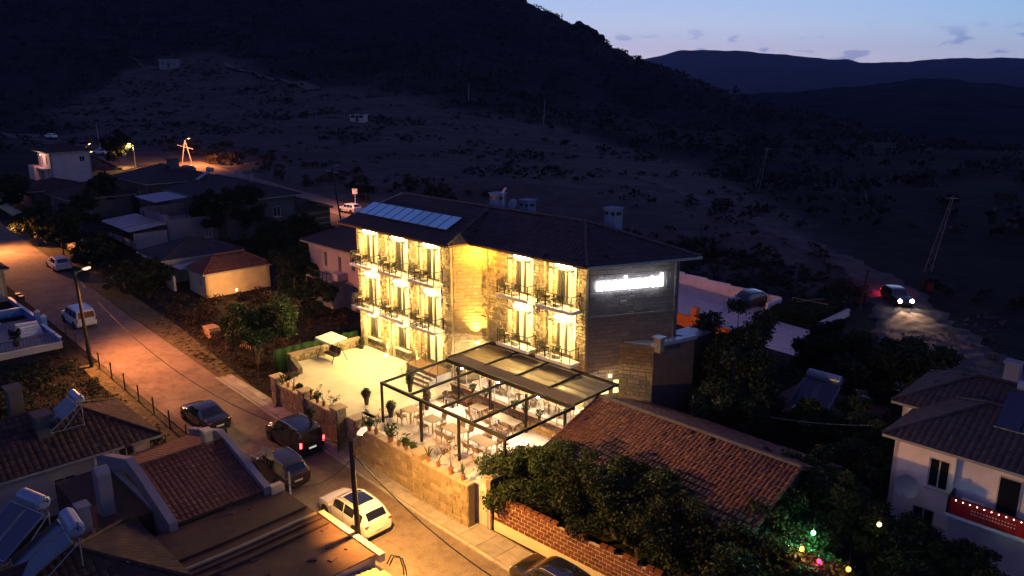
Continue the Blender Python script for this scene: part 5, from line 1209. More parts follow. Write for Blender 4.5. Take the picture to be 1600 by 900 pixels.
far_car(292, 272, 'dark car with a light on the upper road behind the big roofs', 'car_grey', ANG + PI + .2)
# motor scooter by the fence
ms = thing('motor_scooter', 'dark motor scooter parked by the fence below the dark sedan', 'scooter', W(-46.3, 19.6, zs(-46.3) + .06), ANG + PI - .5)
for x in (-.6, .62): b = MB(); b.tube([(x, -.06, .28), (x, .06, .28)], .28, 16); wh = b.build('wheel', 'rubber', ms); b = MB(); b.tube([(x, -.065, .28), (x, .065, .28)], .15, 12); b.build('rim', 'alloy', wh)
b = MB(); b.lathe([(.05, 0), (.2, .1), (.24, .3), (.18, .5)], (-.45, 0, .3), 10); b.box(-.5, .35, -.14, .14, .28, .42); b.tube([(.35, 0, .35), (.5, 0, .95)], [.16, .1], 8); b.build('body', 'car_black', ms, smooth=50)
b = MB(); b.box(-.75, .05, -.14, .14, .78, .86); b.build('seat', 'trim', ms, bevel=.03)
b = MB(); b.tube([(.48, -.34, 1.02), (.5, 0, .98), (.48, .34, 1.02)], .02, 6); b.build('handlebar', 'trim', ms)
b = MB(); b.box(-.95, -.68, -.2, .2, .86, 1.14); b.build('top_box', 'trim', ms, bevel=.04)
b = MB(); b.lathe([(.07, 0), (.02, .04)], (.56, 0, .82), 10); b.build('headlight', 'head_off', ms)

# ================================================================== POLES, LAMPS AND WIRES
WIRES = []
def street_lamp_head(par, tip, d, on, name='lamp_head'):
    """cut-off luminaire: body above, lens facing the ground"""
    d = Vector(d).normalized(); sd_ = Vector((-d.y, d.x, 0)); up = d.cross(sd_); up = up if up.z > 0 else -up
    b = MB(OFS[par.name]) if par.name in OFS else MB(); c = Vector(tip)
    vs = []
    for k, (u, w, h) in enumerate(((0, .07, .07), (.12, .15, .10), (.45, .17, .11), (.62, .08, .07))): vs += [c + d * u - sd_ * w, c + d * u - sd_ * w * .7 + up * h, c + d * u + sd_ * w * .7 + up * h, c + d * u + sd_ * w]
    b.add(vs, [(4 * i + k, 4 * i + (k + 1) % 4, 4 * (i + 1) + (k + 1) % 4, 4 * (i + 1) + k) for i in range(3) for k in range(4)] + [(0, 1, 2, 3), (15, 14, 13, 12)])
    hd = b.build(name, 'housing_glow' if on else 'tank', par)  # weak emission stands in for lamplight on the housing
    b = MB(OFS[par.name]) if par.name in OFS else MB(); b.obox(c + d * .32 - up * .012, (.2, .12, .02), (d, sd_, up)); b.build('lens', on or 'glass_dark', hd)
    return hd
def pole(name, label, base, top, r0, r1, m, lamps=(), cat='utility pole', arms=()):
    p = thing(name, label, cat, base, 0); OFS[p.name] = tuple(base); b = mb(p); b.tube([base, top], [r0, r1], 10); b.build('shaft', m, p, smooth=50)
    for (h, d, tilt, on) in lamps:
        tp = Vector(base).lerp(Vector(top), h); dv = Vector(d).normalized(); a = tp + dv * .55 + Vector((0, 0, tilt)); b = mb(p); b.tube([tp, a], .03, 6); b.build('bracket', 'pole_grey', p); street_lamp_head(p, a, dv + Vector((0, 0, .18)), on)
    for (h, d, l) in arms:
        tp = Vector(base).lerp(Vector(top), h); dv = Vector(d).normalized() * l / 2; b = mb(p); b.beam(tp - dv, tp + dv, .08, .08); cr_ = b.build('crossarm', 'pole_grey', p)
        for k in (-.9, -.3, .3, .9): b = mb(p); b.lathe([(.03, 0), (.05, .08), (.02, .16)], tuple(tp + dv * k + Vector((0, 0, .04))), 6); b.build('insulator', 'tank', cr_)
    return p
def zpix(px, py, x, y):
    """height seen at image row py above the place (x, y)"""
    f = 1225.; c, s = math.cos(PITCH), math.sin(PITCH); b = 450 - py; dy = f * c + b * s; dz = -f * s + b * c; return CAM_Z + dz / dy * y
# near pole with the golden lamp
q = W(-28.1, 17.75, 0); zt = zpix(552, 688, q.x, q.y)
pA = pole('lamp_pole', 'dark wooden pole with lit street lamp standing before the white crossover', (q.x, q.y, -2.5), (q.x - .16, q.y, zt), .15, .11, 'pole_dark', [(.985, tuple(E2 * .8 - E1 * .3), .12, 'street_gold')])
LA = Vector((q.x - .16, q.y, zt)) + E2 * .95
lamp('street_light', 'SPOT', LA + Vector((0, 0, -.15)), 15000, (1, .49, .10), .12, pA, target=LA + Vector((0, 0, -8)) + E2 * 4.6 + E1 * 1.8, angle=136, blend=.6)
q = W(-65.3, 17.5, 0); zt = zpix(130, 423, q.x, q.y)
pB = pole('lamp_pole', 'dark pole with street lamp between the minivan and the shrubs', (q.x, q.y, -1.0), (q.x - .3, q.y, zt), .15, .11, 'pole_dark', [(.97, tuple(E2 * .8 + E1 * .15), .25, 'street_orange')])
LB = Vector((q.x - .3, q.y, zt)) + E2 * 1.1 + E1 * .2
lamp('street_light', 'SPOT', LB + Vector((0, 0, -.2)), 15000, (1, .33, .095), .12, pB, target=LB + Vector((0, 0, -8)) + E2 * 4.5 + E1 * 5.0, angle=162, blend=.9)
q = W(-92.4, 17.6, 0); zt = zpix(0, 380, q.x, q.y); pC = pole('utility_pole', 'dark pole at the left edge of the picture by the street', (q.x - .3, q.y, .4), (q.x - .6, q.y, zt), .15, .11, 'pole_dark')
q = W(-113, 20, 0); zt = zpix(0, 337, q.x, q.y); q2 = P(-14, 395)
pE = pole('lamp_pole', 'leaning pole with glowing lamp at the far left of the street', (q2.x, q2.y, q2.z - .1), (q2.x + .3, q2.y, zpix(-6, 345, q2.x, q2.y)), .14, .1, 'pole_grey', [(1.0, (1, .2, 0), .2, 'street_orange')])
LE = Vector((q2.x + 1.3, q2.y, zpix(-6, 345, q2.x, q2.y) + .1)); lamp('street_light', 'SPOT', LE, 7000, (1, .36, .10), .12, pE, target=LE + Vector((0, 0, -8)) + E2 * 1.0 + E1 * 3, angle=160, blend=.5)
q = P(534, 352); zt = zpix(526, 262, q.x, q.y)
pD = pole('utility_pole', 'leaning pole with two crossarms beside the upper road', (q.x, q.y, q.z - .1), (q.x - 1.0, q.y, zt), .13, .09, 'pole_dark', [(.995, (.8, .3, 0), .25, None)], arms=((.93, (1, .3, -.25), 1.9),))
q = P(158, 240); zt = zpix(156, 194, q.x, q.y)
pF = pole('street_lamp', 'tall thin unlit lamp post beside the round tree far away', (q.x, q.y, q.z - .1), (q.x - .3, q.y, zt), .13, .08, 'pole_grey', [(1.0, (1, .1, 0), .25, None)], cat='street lamp')
q = P(290, 256); zt = zpix(294, 219, q.x, q.y)
pG = pole('street_lamp', 'double legged pole with glowing lamp on the hillside road', (q.x - .8, q.y, q.z - .1), (q.x + .3, q.y, zt), .11, .08, 'pole_grey', [(1.0, (1, .2, 0), .25, 'street_orange')], cat='street lamp')
b = mb(pG); b.tube([(q.x + 1.4, q.y, q.z - .1), (q.x + .35, q.y, zt)], [.11, .08], 8); b.build('brace', 'pole_grey', pG)
b = mb(pG); b.beam((q.x - 1.4, q.y, zt - 1.0), (q.x + 1.9, q.y, zt - 1.9), .1, .1); b.build('crossarm', 'pole_grey', pG)
lamp('street_light', 'SPOT', (q.x + 3.5, q.y - 3.0, zt + .6), 13000, (1, .32, .10), .3, pG, target=(q.x + 1.2, q.y - 2, q.z - 5), angle=165, blend=.6)
# the light that falls on the far road bend comes from a lamp head hidden by the houses' tree
q = P(212, 262); pH = pole('street_lamp', 'distant lamp lighting the road bend above the dark roofs', (q.x, q.y, q.z - .1), (q.x, q.y, q.z + 4.6), .1, .08, 'pole_grey', [(1.0, (-.4, -1, 0), .2, 'street_orange')], cat='street lamp')
lamp('street_light', 'SPOT', (q.x - .4, q.y - 1, q.z + 4.7), 9000, (1, .5, .16), .15, pH, target=(q.x - .4, q.y - 1, q.z - 5), angle=165, blend=.6)
q = P(136, 238); pI = pole('street_lamp', 'tilted white lit lamp head left of the round distant tree', (q.x, q.y, q.z - .1), (q.x, q.y, zpix(160, 236, q.x, q.y) + 1.2), .1, .08, 'pole_grey', [(1.0, (1, 0, .3), .2, 'street_orange')], cat='street lamp')
lamp('street_light', 'SPOT', (q.x + 1, q.y, zpix(160, 236, q.x, q.y) + 1.2), 5000, (1, .55, .2), .15, pI, target=(q.x + 1.5, q.y, q.z - 5), angle=150, blend=.6)
q = P(556, 330); sp = pole('road_sign', 'small square sign on a white post behind the white hatchback', (q.x, q.y, q.z - .05), (q.x, q.y, zpix(555, 302, q.x, q.y)), .04, .04, 'white_paint', cat='road sign')
b = mb(sp); zt = zpix(555, 302, q.x, q.y); b.box(q.x - .4, q.x + .4, q.y - .06, q.y - .03, zt - .1, zt + .75); b.build('panel', 'white_paint', sp)
q = P(1341, 492); zt = zpix(1352, 422, q.x, q.y); pole('utility_pole', 'dark pole beside the dirt track left of the oncoming car', (q.x, q.y, q.z - .1), (q.x + .5, q.y, zt), .14, .1, 'pole_dark')
for i, (px, py, px2, py2, lab) in enumerate(((1449, 425, 1473, 306, 'tall tapering lattice pole on the dark slope at the right'), (1182, 300, 1194, 230, 'pale pole standing on the slope above the dirt track'), (849, 196, 851, 155, 'thin distant pole at the edge of the grassy slope'), (732, 158, 733, 130, 'farthest thin pole high on the hillside'), (1430, 372, 1432, 330, 'faint thin pole right of the dirt track'))):
    if i == 4: continue
    q = P(px, py); zt = zpix(px2, py2, q.x, q.y); top = Vector((q.x + (px2 - px) * q.y / 1225, q.y, zt)); 
    if i < 2:
        p = thing('lattice_pole', lab, 'lattice pole', q); OFS[p.name] = tuple(q)
        for sx_ in (-1, 1): b = mb(p); b.tube([q + Vector((sx_ * .45, 0, -.1)), top + Vector((sx_ * .12, 0, 0))], [.03, .022], 5); b.build('leg', 'pole_grey', p)
        b = mb(p)
        for k in range(14): a = k / 14; c_ = (k + 1) / 14; s1 = 1 if k % 2 else -1; w = lambda h: .45 * (1 - h) + .12 * h; b.tube([q.lerp(top, a) + Vector((s1 * w(a), 0, 0)), q.lerp(top, c_) + Vector((-s1 * w(c_), 0, 0))], .012, 4)
        b.build('lacing', 'pole_grey', p, kind='stuff')
        b = mb(p); b.beam(top + Vector((-.7, 0, -.3)), top + Vector((.7, 0, -.3)), .08, .08); b.build('crossarm', 'pole_grey', p)
    else: pole('utility_pole', lab, tuple(q), tuple(top), .12, .09, 'pole_grey')
def wire(label, a, b_, sag, r=.018, mt='rail_metal', name='overhead_cable'):
    a = Vector(a); b_ = Vector(b_); m_ = MB(a); m_.tube([a.lerp(b_, k / 16) - Vector((0, 0, sag * 4 * (k / 16) * (1 - k / 16))) for k in range(17)], r, 5); m_.build(name, mt, None, loc=a, label=label, cat='cable')
wire('black cable sagging from the near lamp pole to the pole by the minivan', LA - E2 * .95 + Vector((0, 0, -.3)), LB - E2 * 1.1 - E1 * .2 + Vector((0, 0, -.4)), 2.3, .022)
wire('black cable from the near lamp pole running out over the street to the right', LA - E2 * .95 + Vector((0, 0, -.6)), W(-9, 24, 1.5), 3.2, .03)
wire('thin cable from the near lamp pole to the roof with the parapet', LA - E2 * .95 + Vector((0, 0, -.9)), W(-34.3, 16.9, 1.6), .9, .02)
wire('cable from the leaning pole to the small sign post', pD.location + Vector((-.7, 0, 7)), sp.location + Vector((0, 0, 3.5)), .4, .02)

# ================================================================== NEIGHBOURING HOUSES
def roofed(par, kind, s0, s1, t0, t1, ez, rise, oh, tm, ridge_in=None, trim='white_paint', tw=.32, tl=.42, faces=None):
    """hip or gable roof over a rectangle, as tiled planes; ridge along s ('hip','gable_s') or along t ('hip_t','gable_t')"""
    a0, a1, b0, b1 = s0 - oh, s1 + oh, t0 - oh, t1 + oh; zt = ez + rise
    if kind in ('hip', 'gable_s'):
        m = (b0 + b1) / 2; ins = 0 if kind == 'gable_s' else (ridge_in if ridge_in is not None else min((b1 - b0) / 2, (a1 - a0) / 2 - .1)); r0, r1 = (a0 + ins, m, zt), (a1 - ins, m, zt)
        pls = [[(a0, b0, ez), (a1, b0, ez), r1, r0], [(a1, b1, ez), (a0, b1, ez), r0, r1]]
        if ins: pls += [[(a1, b0, ez), (a1, b1, ez), r1], [(a0, b1, ez), (a0, b0, ez), r0]]
        ends = [[(a0, b0, ez), (a0, b1, ez), r0], [(a1, b0, ez), (a1, b1, ez), r1]]
    else:
        m = (a0 + a1) / 2; ins = 0 if kind == 'gable_t' else (ridge_in if ridge_in is not None else min((a1 - a0) / 2, (b1 - b0) / 2 - .1)); r0, r1 = (m, b0 + ins, zt), (m, b1 - ins, zt)
        pls = [[(a1, b0, ez), (a1, b1, ez), r1, r0], [(a0, b1, ez), (a0, b0, ez), r0, r1]]
        if ins: pls += [[(a0, b0, ez), (a1, b0, ez), r0], [(a1, b1, ez), (a0, b1, ez), r1]]
        ends = [[(a0, b0, ez), (a1, b0, ez), r0], [(a0, b1, ez), (a1, b1, ez), r1]]
    b = mb(par)
    for p_ in pls: roof_plane(b, p_, .1)
    ro = b.build('roof', 'dark_wood', par)
    b = mb(par)
    for p_ in pls: tiles(b, p_, Vector(p_[1]) - Vector(p_[0]), tw, tl)
    b.build('roof_tiles', tm, ro, kind='stuff')
    b = mb(par); caps(b, Vector(r0) + Vector((0, 0, .05)), Vector(r1) + Vector((0, 0, .05)), .1)
    if ins:
        for p_ in pls[2:]:
            for q_ in p_[:2]: caps(b, Vector(q_) + Vector((0, 0, .05)), Vector(p_[2]) + Vector((0, 0, .05)), .1)
    b.build('ridge_tiles', tm, ro, kind='stuff')
    b = mb(par)
    for p, q in (((a0, b0, ez - .06), (a1, b0, ez - .06)), ((a1, b0, ez - .06), (a1, b1, ez - .06))): b.beam(p, q, .08, .14)
    b.build('eaves_board', trim, ro, kind=None)
    return ro, ends
def house(name, label, s0, s1, t0, t1, z0, ez, wall_m, kind='hip', rise=1.6, oh=.45, tm='tile_dark', cat='house', op0=(), op1=(), trim='concrete', **k):
    """op0: windows on the street side (t0), op1: on the side facing down the street (s1): (u, z0, z1, w)"""
    h = TH(name, label, cat, s1, t0, z0)
    b = mb(h)
    wall_open(b, (s0, t0), (s1, t0), z0 - .8, ez, .25, [(u - w / 2 - s0, u + w / 2 - s0, a, c) for u, a, c, w in op0])
    wall_open(b, (s1, t0), (s1, t1), z0 - .8, ez, .25, [(u - w / 2 - t0, u + w / 2 - t0, a, c) for u, a, c, w in op1])
    wall_open(b, (s1, t1), (s0, t1), z0 - .8, ez, .25, []); wall_open(b, (s0, t1), (s0, t0), z0 - .8, ez, .25, [])
    wl_ = b.build('wall', wall_m, h)
    b = mb(h); b.box(s0 + .3, s1 - .3, t0 + .3, t1 - .3, z0 - .5, z0 + .02); b.build('floor', 'concrete', h)
    for u, a, c, w in op0: window(h, None, u, t0 + .06, a, c, w, -1)
    for u, a, c, w in op1: window(h, None, u, s1 - .06, a, c, w, 1, axis='t')
    if kind:
        ro, ends = roofed(h, kind, s0, s1, t0, t1, ez, rise, oh, tm, trim=trim, **k)
        if 'gable' in kind:
            b = mb(h)
            for e_ in ends:
                a_, c_, r_ = [Vector(v) for v in e_]; d_ = (a_ + c_) / 2 - r_; n_ = Vector((0, .12, 0)) if kind == 'gable_t' else Vector((.12, 0, 0)); sg_ = -1 if (kind == 'gable_t' and a_.y > (t0 + t1) / 2) or (kind == 'gable_s' and a_.x > (s0 + s1) / 2) else 1
                sh = n_.normalized() * oh * sg_; tri = [a_.lerp(c_, .07), c_.lerp(a_, .07), r_ - Vector((0, 0, .12))]; tri = [v - Vector((0, 0, .1)) + sh for v in tri]
                b.add(tri + [v + n_ * sg_ for v in tri], [(0, 1, 2), (5, 4, 3), (0, 3, 4, 1), (1, 4, 5, 2), (2, 5, 3, 0)])
            b.build('gable', wall_m, h)
    return h
def chimney(h, s_, t_, z0, z1, a=.35, m='white_wall', arched=False):
    b = mb(h); b.box(s_ - a, s_ + a, t_ - a * .8, t_ + a * .8, z0, z1); c = b.build('chimney', m, h, bevel=.02)
    b = mb(h)
    if arched: 
        vs = [(s_ - a * 1.1, t_ - a, z1), (s_ + a * 1.1, t_ - a, z1)]; N = 8
        prof = [(math.cos(PI * k / N) * a * .9, math.sin(PI * k / N) * a * .8) for k in range(N + 1)]
        b.prism([(0, 0), (0, 0), (0, 0)], 0, 0) if False else None
        for k in range(N): (x1, y1), (x2, y2) = prof[k], prof[k + 1]; b.obox((s_ + (x1 + x2) / 2, t_, z1 + (y1 + y2) / 2 + .02), (math.hypot(x1 - x2, y1 - y2) / 2 + .02, a * .8, .04), ((x2 - x1, 0, y2 - y1), (0, 1, 0), (-(y2 - y1), 0, x2 - x1)))
    else: b.box(s_ - a * 1.2, s_ + a * 1.2, t_ - a, t_ + a, z1 + .002, z1 + .1)
    b.build('chimney_cap', m, c)
    return c
def solar_heater(label, loc, rz, sc=1.0, panels=2, tilt=38, tank_len=1.5):
    h = thing('solar_water_heater', label, 'solar water heater', loc, rz); h.scale = (sc,) * 3
    a = math.radians(tilt); up = Vector((0, math.cos(a), math.sin(a))); n_ = Vector((0, -math.sin(a), math.cos(a)))
    for k in range(panels):
        x0 = (k - panels / 2) * 1.02; c = Vector((x0 + .5, -.95, .25)) + up * .95
        b = MB(); b.obox(c, (.47, .92, .035), ((1, 0, 0), up, n_)); p_ = b.build('collector', 'zinc', h); b = MB(); b.obox(c + n_ * .037, (.44, .89, .006), ((1, 0, 0), up, n_)); b.build('glass', 'pv_dark', p_)
    zt = .25 + .95 * 2 * math.sin(a) + .22; yt = -.95 + 1.9 * math.cos(a) + .2
    b = MB(); b.tube([(-tank_len / 2 - .06, yt, zt), (-tank_len / 2, yt, zt), (tank_len / 2, yt, zt), (tank_len / 2 + .06, yt, zt)], [.18, .27, .27, .18], 20); b.build('tank', 'tank', h, smooth=50)
    for x in (-.8, .8):
        b = MB(); b.tube([(x, -.95, .25), (x, -.95, 0)], .025, 5); b.tube([(x, yt, zt - .25), (x, yt, 0)], .03, 5); b.build('leg', 'zinc', h)
        b = MB(); b.tube([(x, -.95, .05), (x, yt, .05)], .025, 5); b.build('rail', 'zinc', h)
        b = MB(); b.tube([(x, yt + .25, zt + .1), (x, yt + .1, zt + .1)], .02, 5); b.tube([(x, -.3, .05), (x, yt, zt - .4)], .02, 5); b.build('brace', 'zinc', h)
    b = MB(); b.tube([(tank_len / 2, yt, zt + .1), (tank_len / 2 + .3, yt, zt + .12), (tank_len / 2 + .3, yt, zt + .45)], .018, 5); b.tube([(tank_len / 2 - .1, yt, zt - .2), (.95, -.9, .3)], .02, 5); b.build('pipe', 'rail_metal', h)
    return h
# --- white house left of the hotel
h = house('white_house', 'two storey pale house with dark roof just left of the hotel', -72.4, -63.0, 41.5, 49, -.6, 5.25, 'pink_wall', 'hip', 1.9, .6, 'tile_dark', op0=[(-69.2, 2.9, 4.5, .62), (-66.6, 2.7, 4.4, .62), (-64.0, -.1, 1.7, .8), (-64.2, 3.2, 4.6, .7)])
b = mb(h); b.box(-69.9, -66.0, 40.1, 41.49, -1.2, 2.05); b.build('porch_block', 'pink_wall', h)
b = mb(h); b.box(-70.3, -65.7, 39.8, 41.48, 2.06, 2.2); b.build('porch_roof', 'concrete', h)
b = mb(h); b.box(-70.25, -65.75, 39.85, 39.9, 2.9, 2.94)
for k in range(7): b.box(-70.2 + k * .73, -70.17 + k * .73, 39.85, 39.9, 2.2, 2.9)
b.build('balcony_rail', 'rail_metal', h)
b = mb(h); b.box(-66.0, -65.2, 40.3, 41.48, 2.21, 2.9); b.build('balcony_wall', 'pink_wall', h)
b = mb(h); b.box(-71.6, -70.7, 41.42, 41.49, -.5, 1.5); b.build('door', 'dark_wood', h)
b = mb(h); b.tube([(-72.2, 40.9, .9), (-71.8, 40.9, 1.8), (-71, 40.9, 2.0), (-70.2, 40.9, 1.6)], .18, 8); b.build('arch_vine', 'bark', h)
# --- orange lit outbuilding
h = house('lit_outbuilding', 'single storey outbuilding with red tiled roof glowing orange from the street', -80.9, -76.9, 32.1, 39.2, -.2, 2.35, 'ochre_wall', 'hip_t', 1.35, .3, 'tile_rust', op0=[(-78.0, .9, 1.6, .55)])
b = mb(h); b.box(-81.0, -80.9, 32.2, 33.2, -.5, 1.5); b.build('side_wall', 'ochre_wall', h)
yl = TH('yard_lamp', 'low orange yard lamp in the bushes by the lit outbuilding', 'lamp', -73.6, 33.8, -.3); b = mb(yl); b.tube([(-73.6, 33.8, -.6), (-73.6, 33.8, .9)], .03, 6); b.build('post', 'rail_metal', yl); b = mb(yl); b.lathe([(.05, 0), (.09, .05), (.09, .16), (.04, .2)], (-73.6, 33.8, .9), 8); b.build('globe', 'bulb_far', yl)
lamp('yard_light', 'POINT', W(-73.5, 33.6, 1.2), 620, (1, .46, .14), .1, yl)
# --- pink house behind it
h = house('pink_house', 'low pink house with dark spreading roof left of the orange lit outbuilding', -90.6, -84.3, 31.0, 39.5, .35, 2.8, 'pink_wall', 'hip', 1.5, .4, 'tile_dark', op0=[(-87.6, 1.2, 2.2, .8)])
b = mb(h); b.box(-84.2, -81.3, 30.6, 30.85, -.2, 1.6); b.build('yard_wall', 'pink_wall', h)
b = mb(h); b.box(-84.0, -83.4, 30.5, 30.59, .0, 1.7); b.build('yard_door', 'dark_wood', h)
b = mb(h); b.prism([(-84.3, 31.2), (-81.2, 31.4), (-81.2, 38), (-84.3, 38)], 2.2, 2.3); b.build('lean_to_roof', 'tin', h)
b = mb(h); b.box(-87.9, -87.3, 30.75, 30.95, 1.0, 1.2); b.build('flower_box', 'pot', h)
# --- terrace house with two corrugated canopies
h = TH('terrace_house', 'lilac house with terraces under two pale corrugated canopies', 'house', -101, 34, 1)
b = mb(h); wall_open(b, (-110.5, 33.9), (-101.2, 33.9), -.2, 2.0, .2, []); wall_open(b, (-101.2, 33.9), (-101.2, 38), -.2, 3.0, .2, []); b.build('lower_wall', 'pink_wall', h)
b = mb(h); wall_open(b, (-110, 38), (-100.9, 38), 0, 4.9, .25, []); wall_open(b, (-100.9, 38), (-100.9, 45.5), -.5, 4.2, .25, []); wall_open(b, (-110, 46), (-110, 38), 0, 4.9, .25, []); b.build('upper_wall', 'lilac_wall', h)
b = mb(h); b.box(-109.7, -101.2, 38.3, 45.3, 3.2, 3.35); b.build('terrace_floor', 'concrete', h)
def tin(par, poly, m, name='canopy_roof', n=26):
    """corrugated sheet between two edges"""
    a, c, d, e_ = [Vector(p) for p in poly]; b = mb(par); vs = []
    for k in range(n * 2 + 1):
        u = k / (n * 2); z = Vector((0, 0, .035 * (k % 2))); vs += [a.lerp(c, u) + z, e_.lerp(d, u) + z]
    b.add(vs, [(2 * k, 2 * k + 2, 2 * k + 3, 2 * k + 1) for k in range(n * 2)]); return b.build(name, m, par)
tin(h, [(-111.4, 33.2, 3.5), (-103.6, 33.2, 3.45), (-103.6, 37.9, 3.9), (-111.4, 37.9, 3.95)], 'tin'); tin(h, [(-103.5, 33.2, 3.4), (-100.6, 33.2, 3.35), (-100.8, 37.9, 3.8), (-103.5, 37.9, 3.85)], 'tin')
tin(h, [(-109.2, 37.2, 6.55), (-102.2, 37.2, 6.45), (-102.2, 41.5, 6.75), (-109.2, 41.5, 6.8)], 'tin_blue')
for x, y, z0, z1 in ((-111, 33.5, 0, 3.5), (-107.5, 33.5, 0, 3.5), (-104, 33.5, 0, 3.45), (-101, 33.5, 0, 3.4), (-109, 37.9, 4.9, 6.55), (-106, 37.9, 4.9, 6.5), (-102.5, 37.9, 4.9, 6.45), (-102.4, 41.2, 3.3, 6.7)):
    b = mb(h); b.box(x - .06, x + .06, y - .06, y + .06, z0, z1); b.build('canopy_post', 'dark_wood', h)
window(h, None, -109.6, 33.88, .9, 1.9, .8, -1); window(h, None, 43.2, -100.89, 1.4, 2.9, 1.0, 1, axis='t'); window(h, None, 36.2, -101.19, 1.3, 2.6, .9, 1, axis='t')
b = mb(h); b.box(-108.8, -108.5, 37.9, 37.99, 2.8, 4.6); b.build('downpipe', 'dark_wood', h)
# --- two big dark roofs behind
h = house('big_roof_house', 'wide dark roofed house behind the corrugated canopies', -131.5, -118, 42.5, 53, 3, 7.0, 'grey_wall', 'hip', 1.9, .6, 'tile_dark', op0=[(-128, 4.3, 5.6, 1.1), (-122, 4.3, 5.6, 1.1)]); chimney(h, -122.5, 48, 8.3, 9.9, .8, 'grey_wall')
h = house('big_roof_house', 'dark hip roofed house with a small blue solar panel on its roof', -116.5, -98.5, 44.5, 55, 1.5, 6.2, 'grey_wall', 'hip', 2.0, .6, 'tile_dark', op1=[(48, 3.4, 4.8, 1.1), (52, 3.4, 4.8, 1.1)]); chimney(h, -106, 50.5, 7.9, 9.0, .4, 'lilac_wall'); chimney(h, -103, 50.8, 7.6, 8.8, .35, 'lilac_wall')
solar_heater('small blue solar water heater on the dark hip roof behind the canopies', W(-112.5, 48.3, 7.35), ANG + .0, 1.15, 1, 30, 1.3)
# --- plank barn
h = house('plank_barn', 'dark wooden barn of rough planks beside the upper road', -108.5, -100.5, 54.5, 61.5, 1.0, 3.5, 'dark_wood', 'gable_s', 1.3, .4, 'tile_dark', trim='dark_wood')
for k in range(9):
    b = mb(h); z = 1.1 + k * .27; b.obox((-100.47 + .02 * (k % 2), 58 + rnd.uniform(-.1, .1), z + .12), (3.4, .02, .12), ((0, 1, 0), (1, 0, 0), (0, 0, 1))); b.build('plank', 'light_wood' if k % 3 == 0 else 'wood', h)
b = mb(h); b.box(-104.5, -103.5, 54.40, 54.48, 1.2, 3.0); b.build('door', 'light_wood', h)
# --- three storey house far left
h = house('three_storey_house', 'tall narrow house with its left face lit pink at the far left', -164, -156.5, 40, 46.6, 3.6, 9.3, 'pink_wall', 'hip', 1.3, .7, 'tile_brown', op0=[(-161.5, 7.0, 8.4, .9), (-158.6, 7.0, 8.6, .8), (-161.5, 4.3, 5.6, .8), (-158.5, 3.9, 5.9, .7)], op1=[(45.2, 7.4, 8.4, .9)])
b = mb(h); b.box(-165.5, -161.8, 38.6, 39.98, 3, 6.6); b.build('stair_block', 'pink_wall', h); b = mb(h); b.box(-162, -157, 38.9, 39.98, 6.3, 6.45); b.build('balcony_slab', 'pink_wall', h)
lamp('porch_light', 'POINT', W(-160, 38.3, 8.6), 260, (1, .52, .36), .1, h); b = mb(h); b.lathe([(.1, 0), (.1, .12)], (-160, 39.5, 8.7), 8); b.build('porch_lamp', 'bulb_far', h)
# --- low houses below it
h = house('low_house', 'low dark roofed house in front of the three storey house', -141, -133.5, 31, 39, 3.2, 5.5, 'grey_wall', 'hip', 1.3, .6, 'tile_brown', op0=[(-139.5, 3.8, 4.9, .9)]); lamp('porch_light', 'POINT', W(-141, 30.2, 5.0), 70, (1, .45, .15), .1, h)
h = house('low_house', 'low house with small window under a brown roof, left of the canopies', -132.5, -122.5, 33, 41.5, 2.9, 5.2, 'grey_wall', 'hip', 1.5, .5, 'tile_brown', op0=[(-130.8, 3.7, 4.6, .7)])
# garden wall along the far street side, lit by the left lamp
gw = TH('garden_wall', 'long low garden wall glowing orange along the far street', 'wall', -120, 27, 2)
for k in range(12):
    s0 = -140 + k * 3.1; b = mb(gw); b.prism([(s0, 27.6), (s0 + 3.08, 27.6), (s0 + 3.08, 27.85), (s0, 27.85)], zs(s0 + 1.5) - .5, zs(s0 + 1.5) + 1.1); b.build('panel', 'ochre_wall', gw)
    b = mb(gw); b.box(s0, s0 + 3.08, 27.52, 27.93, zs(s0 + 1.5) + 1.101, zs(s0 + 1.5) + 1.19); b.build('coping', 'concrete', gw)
# --- blue terrace at the left edge
h = house('blue_terrace_house', 'ochre lit house front at the left edge behind the blue terrace', -97, -87.8, 8, 17, .3, 3.6, 'ochre_wall', 'hip', 1.2, .4, 'tile_brown', op1=[(15.6, .9, 2.6, 1.7), (12.5, .9, 2.6, 1.2)])
bt = TH('blue_terrace', 'raised terrace with blue parapets and steps at the left edge', 'terrace', -79, 14, 0)
b = mb(bt); b.prism([(-87.4, 5), (-71.2, 5), (-71.2, 17.1), (-87.4, 17.1)], -2.5, -.05); b.build('slab', 'white_wall', bt)
b = mb(bt); b.box(-87.3, -71.4, 5, 16.9, -.049, .0); b.build('paving', 'pave', bt)
for x0, x1, y0, y1, z in ((-87.4, -78.6, 16.9, 17.1, .75), (-76.4, -71.2, 16.9, 17.1, .45), (-82.5, -82.3, 14.4, 16.88, .8), (-82.5, -78.9, 14.2, 14.38, .5)): b = mb(bt); b.box(x0, x1, y0, y1, .0, z); b.build('parapet', 'blue_paint', bt); b = mb(bt); b.box(x0 - .03, x1 + .03, y0 - .03, y1 + .03, z + .001, z + .06); b.build('coping', 'white_paint', bt)
b = mb(bt); b.box(-71.4, -71.15, 5, 17.12, .001, .1); b.build('edge_coping', 'white_paint', bt)
for k in range(5): b = mb(bt); b.box(-75.3 - k * .38, -75.0 - k * .38, 15.0, 16.7, .0, .16 * (k + 1)); b.build('step', 'white_paint', bt)
b = mb(bt)
for k in range(45): y = 5.2 + k * .26; b.box(-71.33, -71.30, y, y + .025, .1, .85)
b.box(-71.34, -71.29, 5.2, 17.0, .85, .9); b.box(-71.34, -71.29, 5.2, 17.0, .12, .15); b.build('railing', 'rail_metal', bt, kind='stuff')
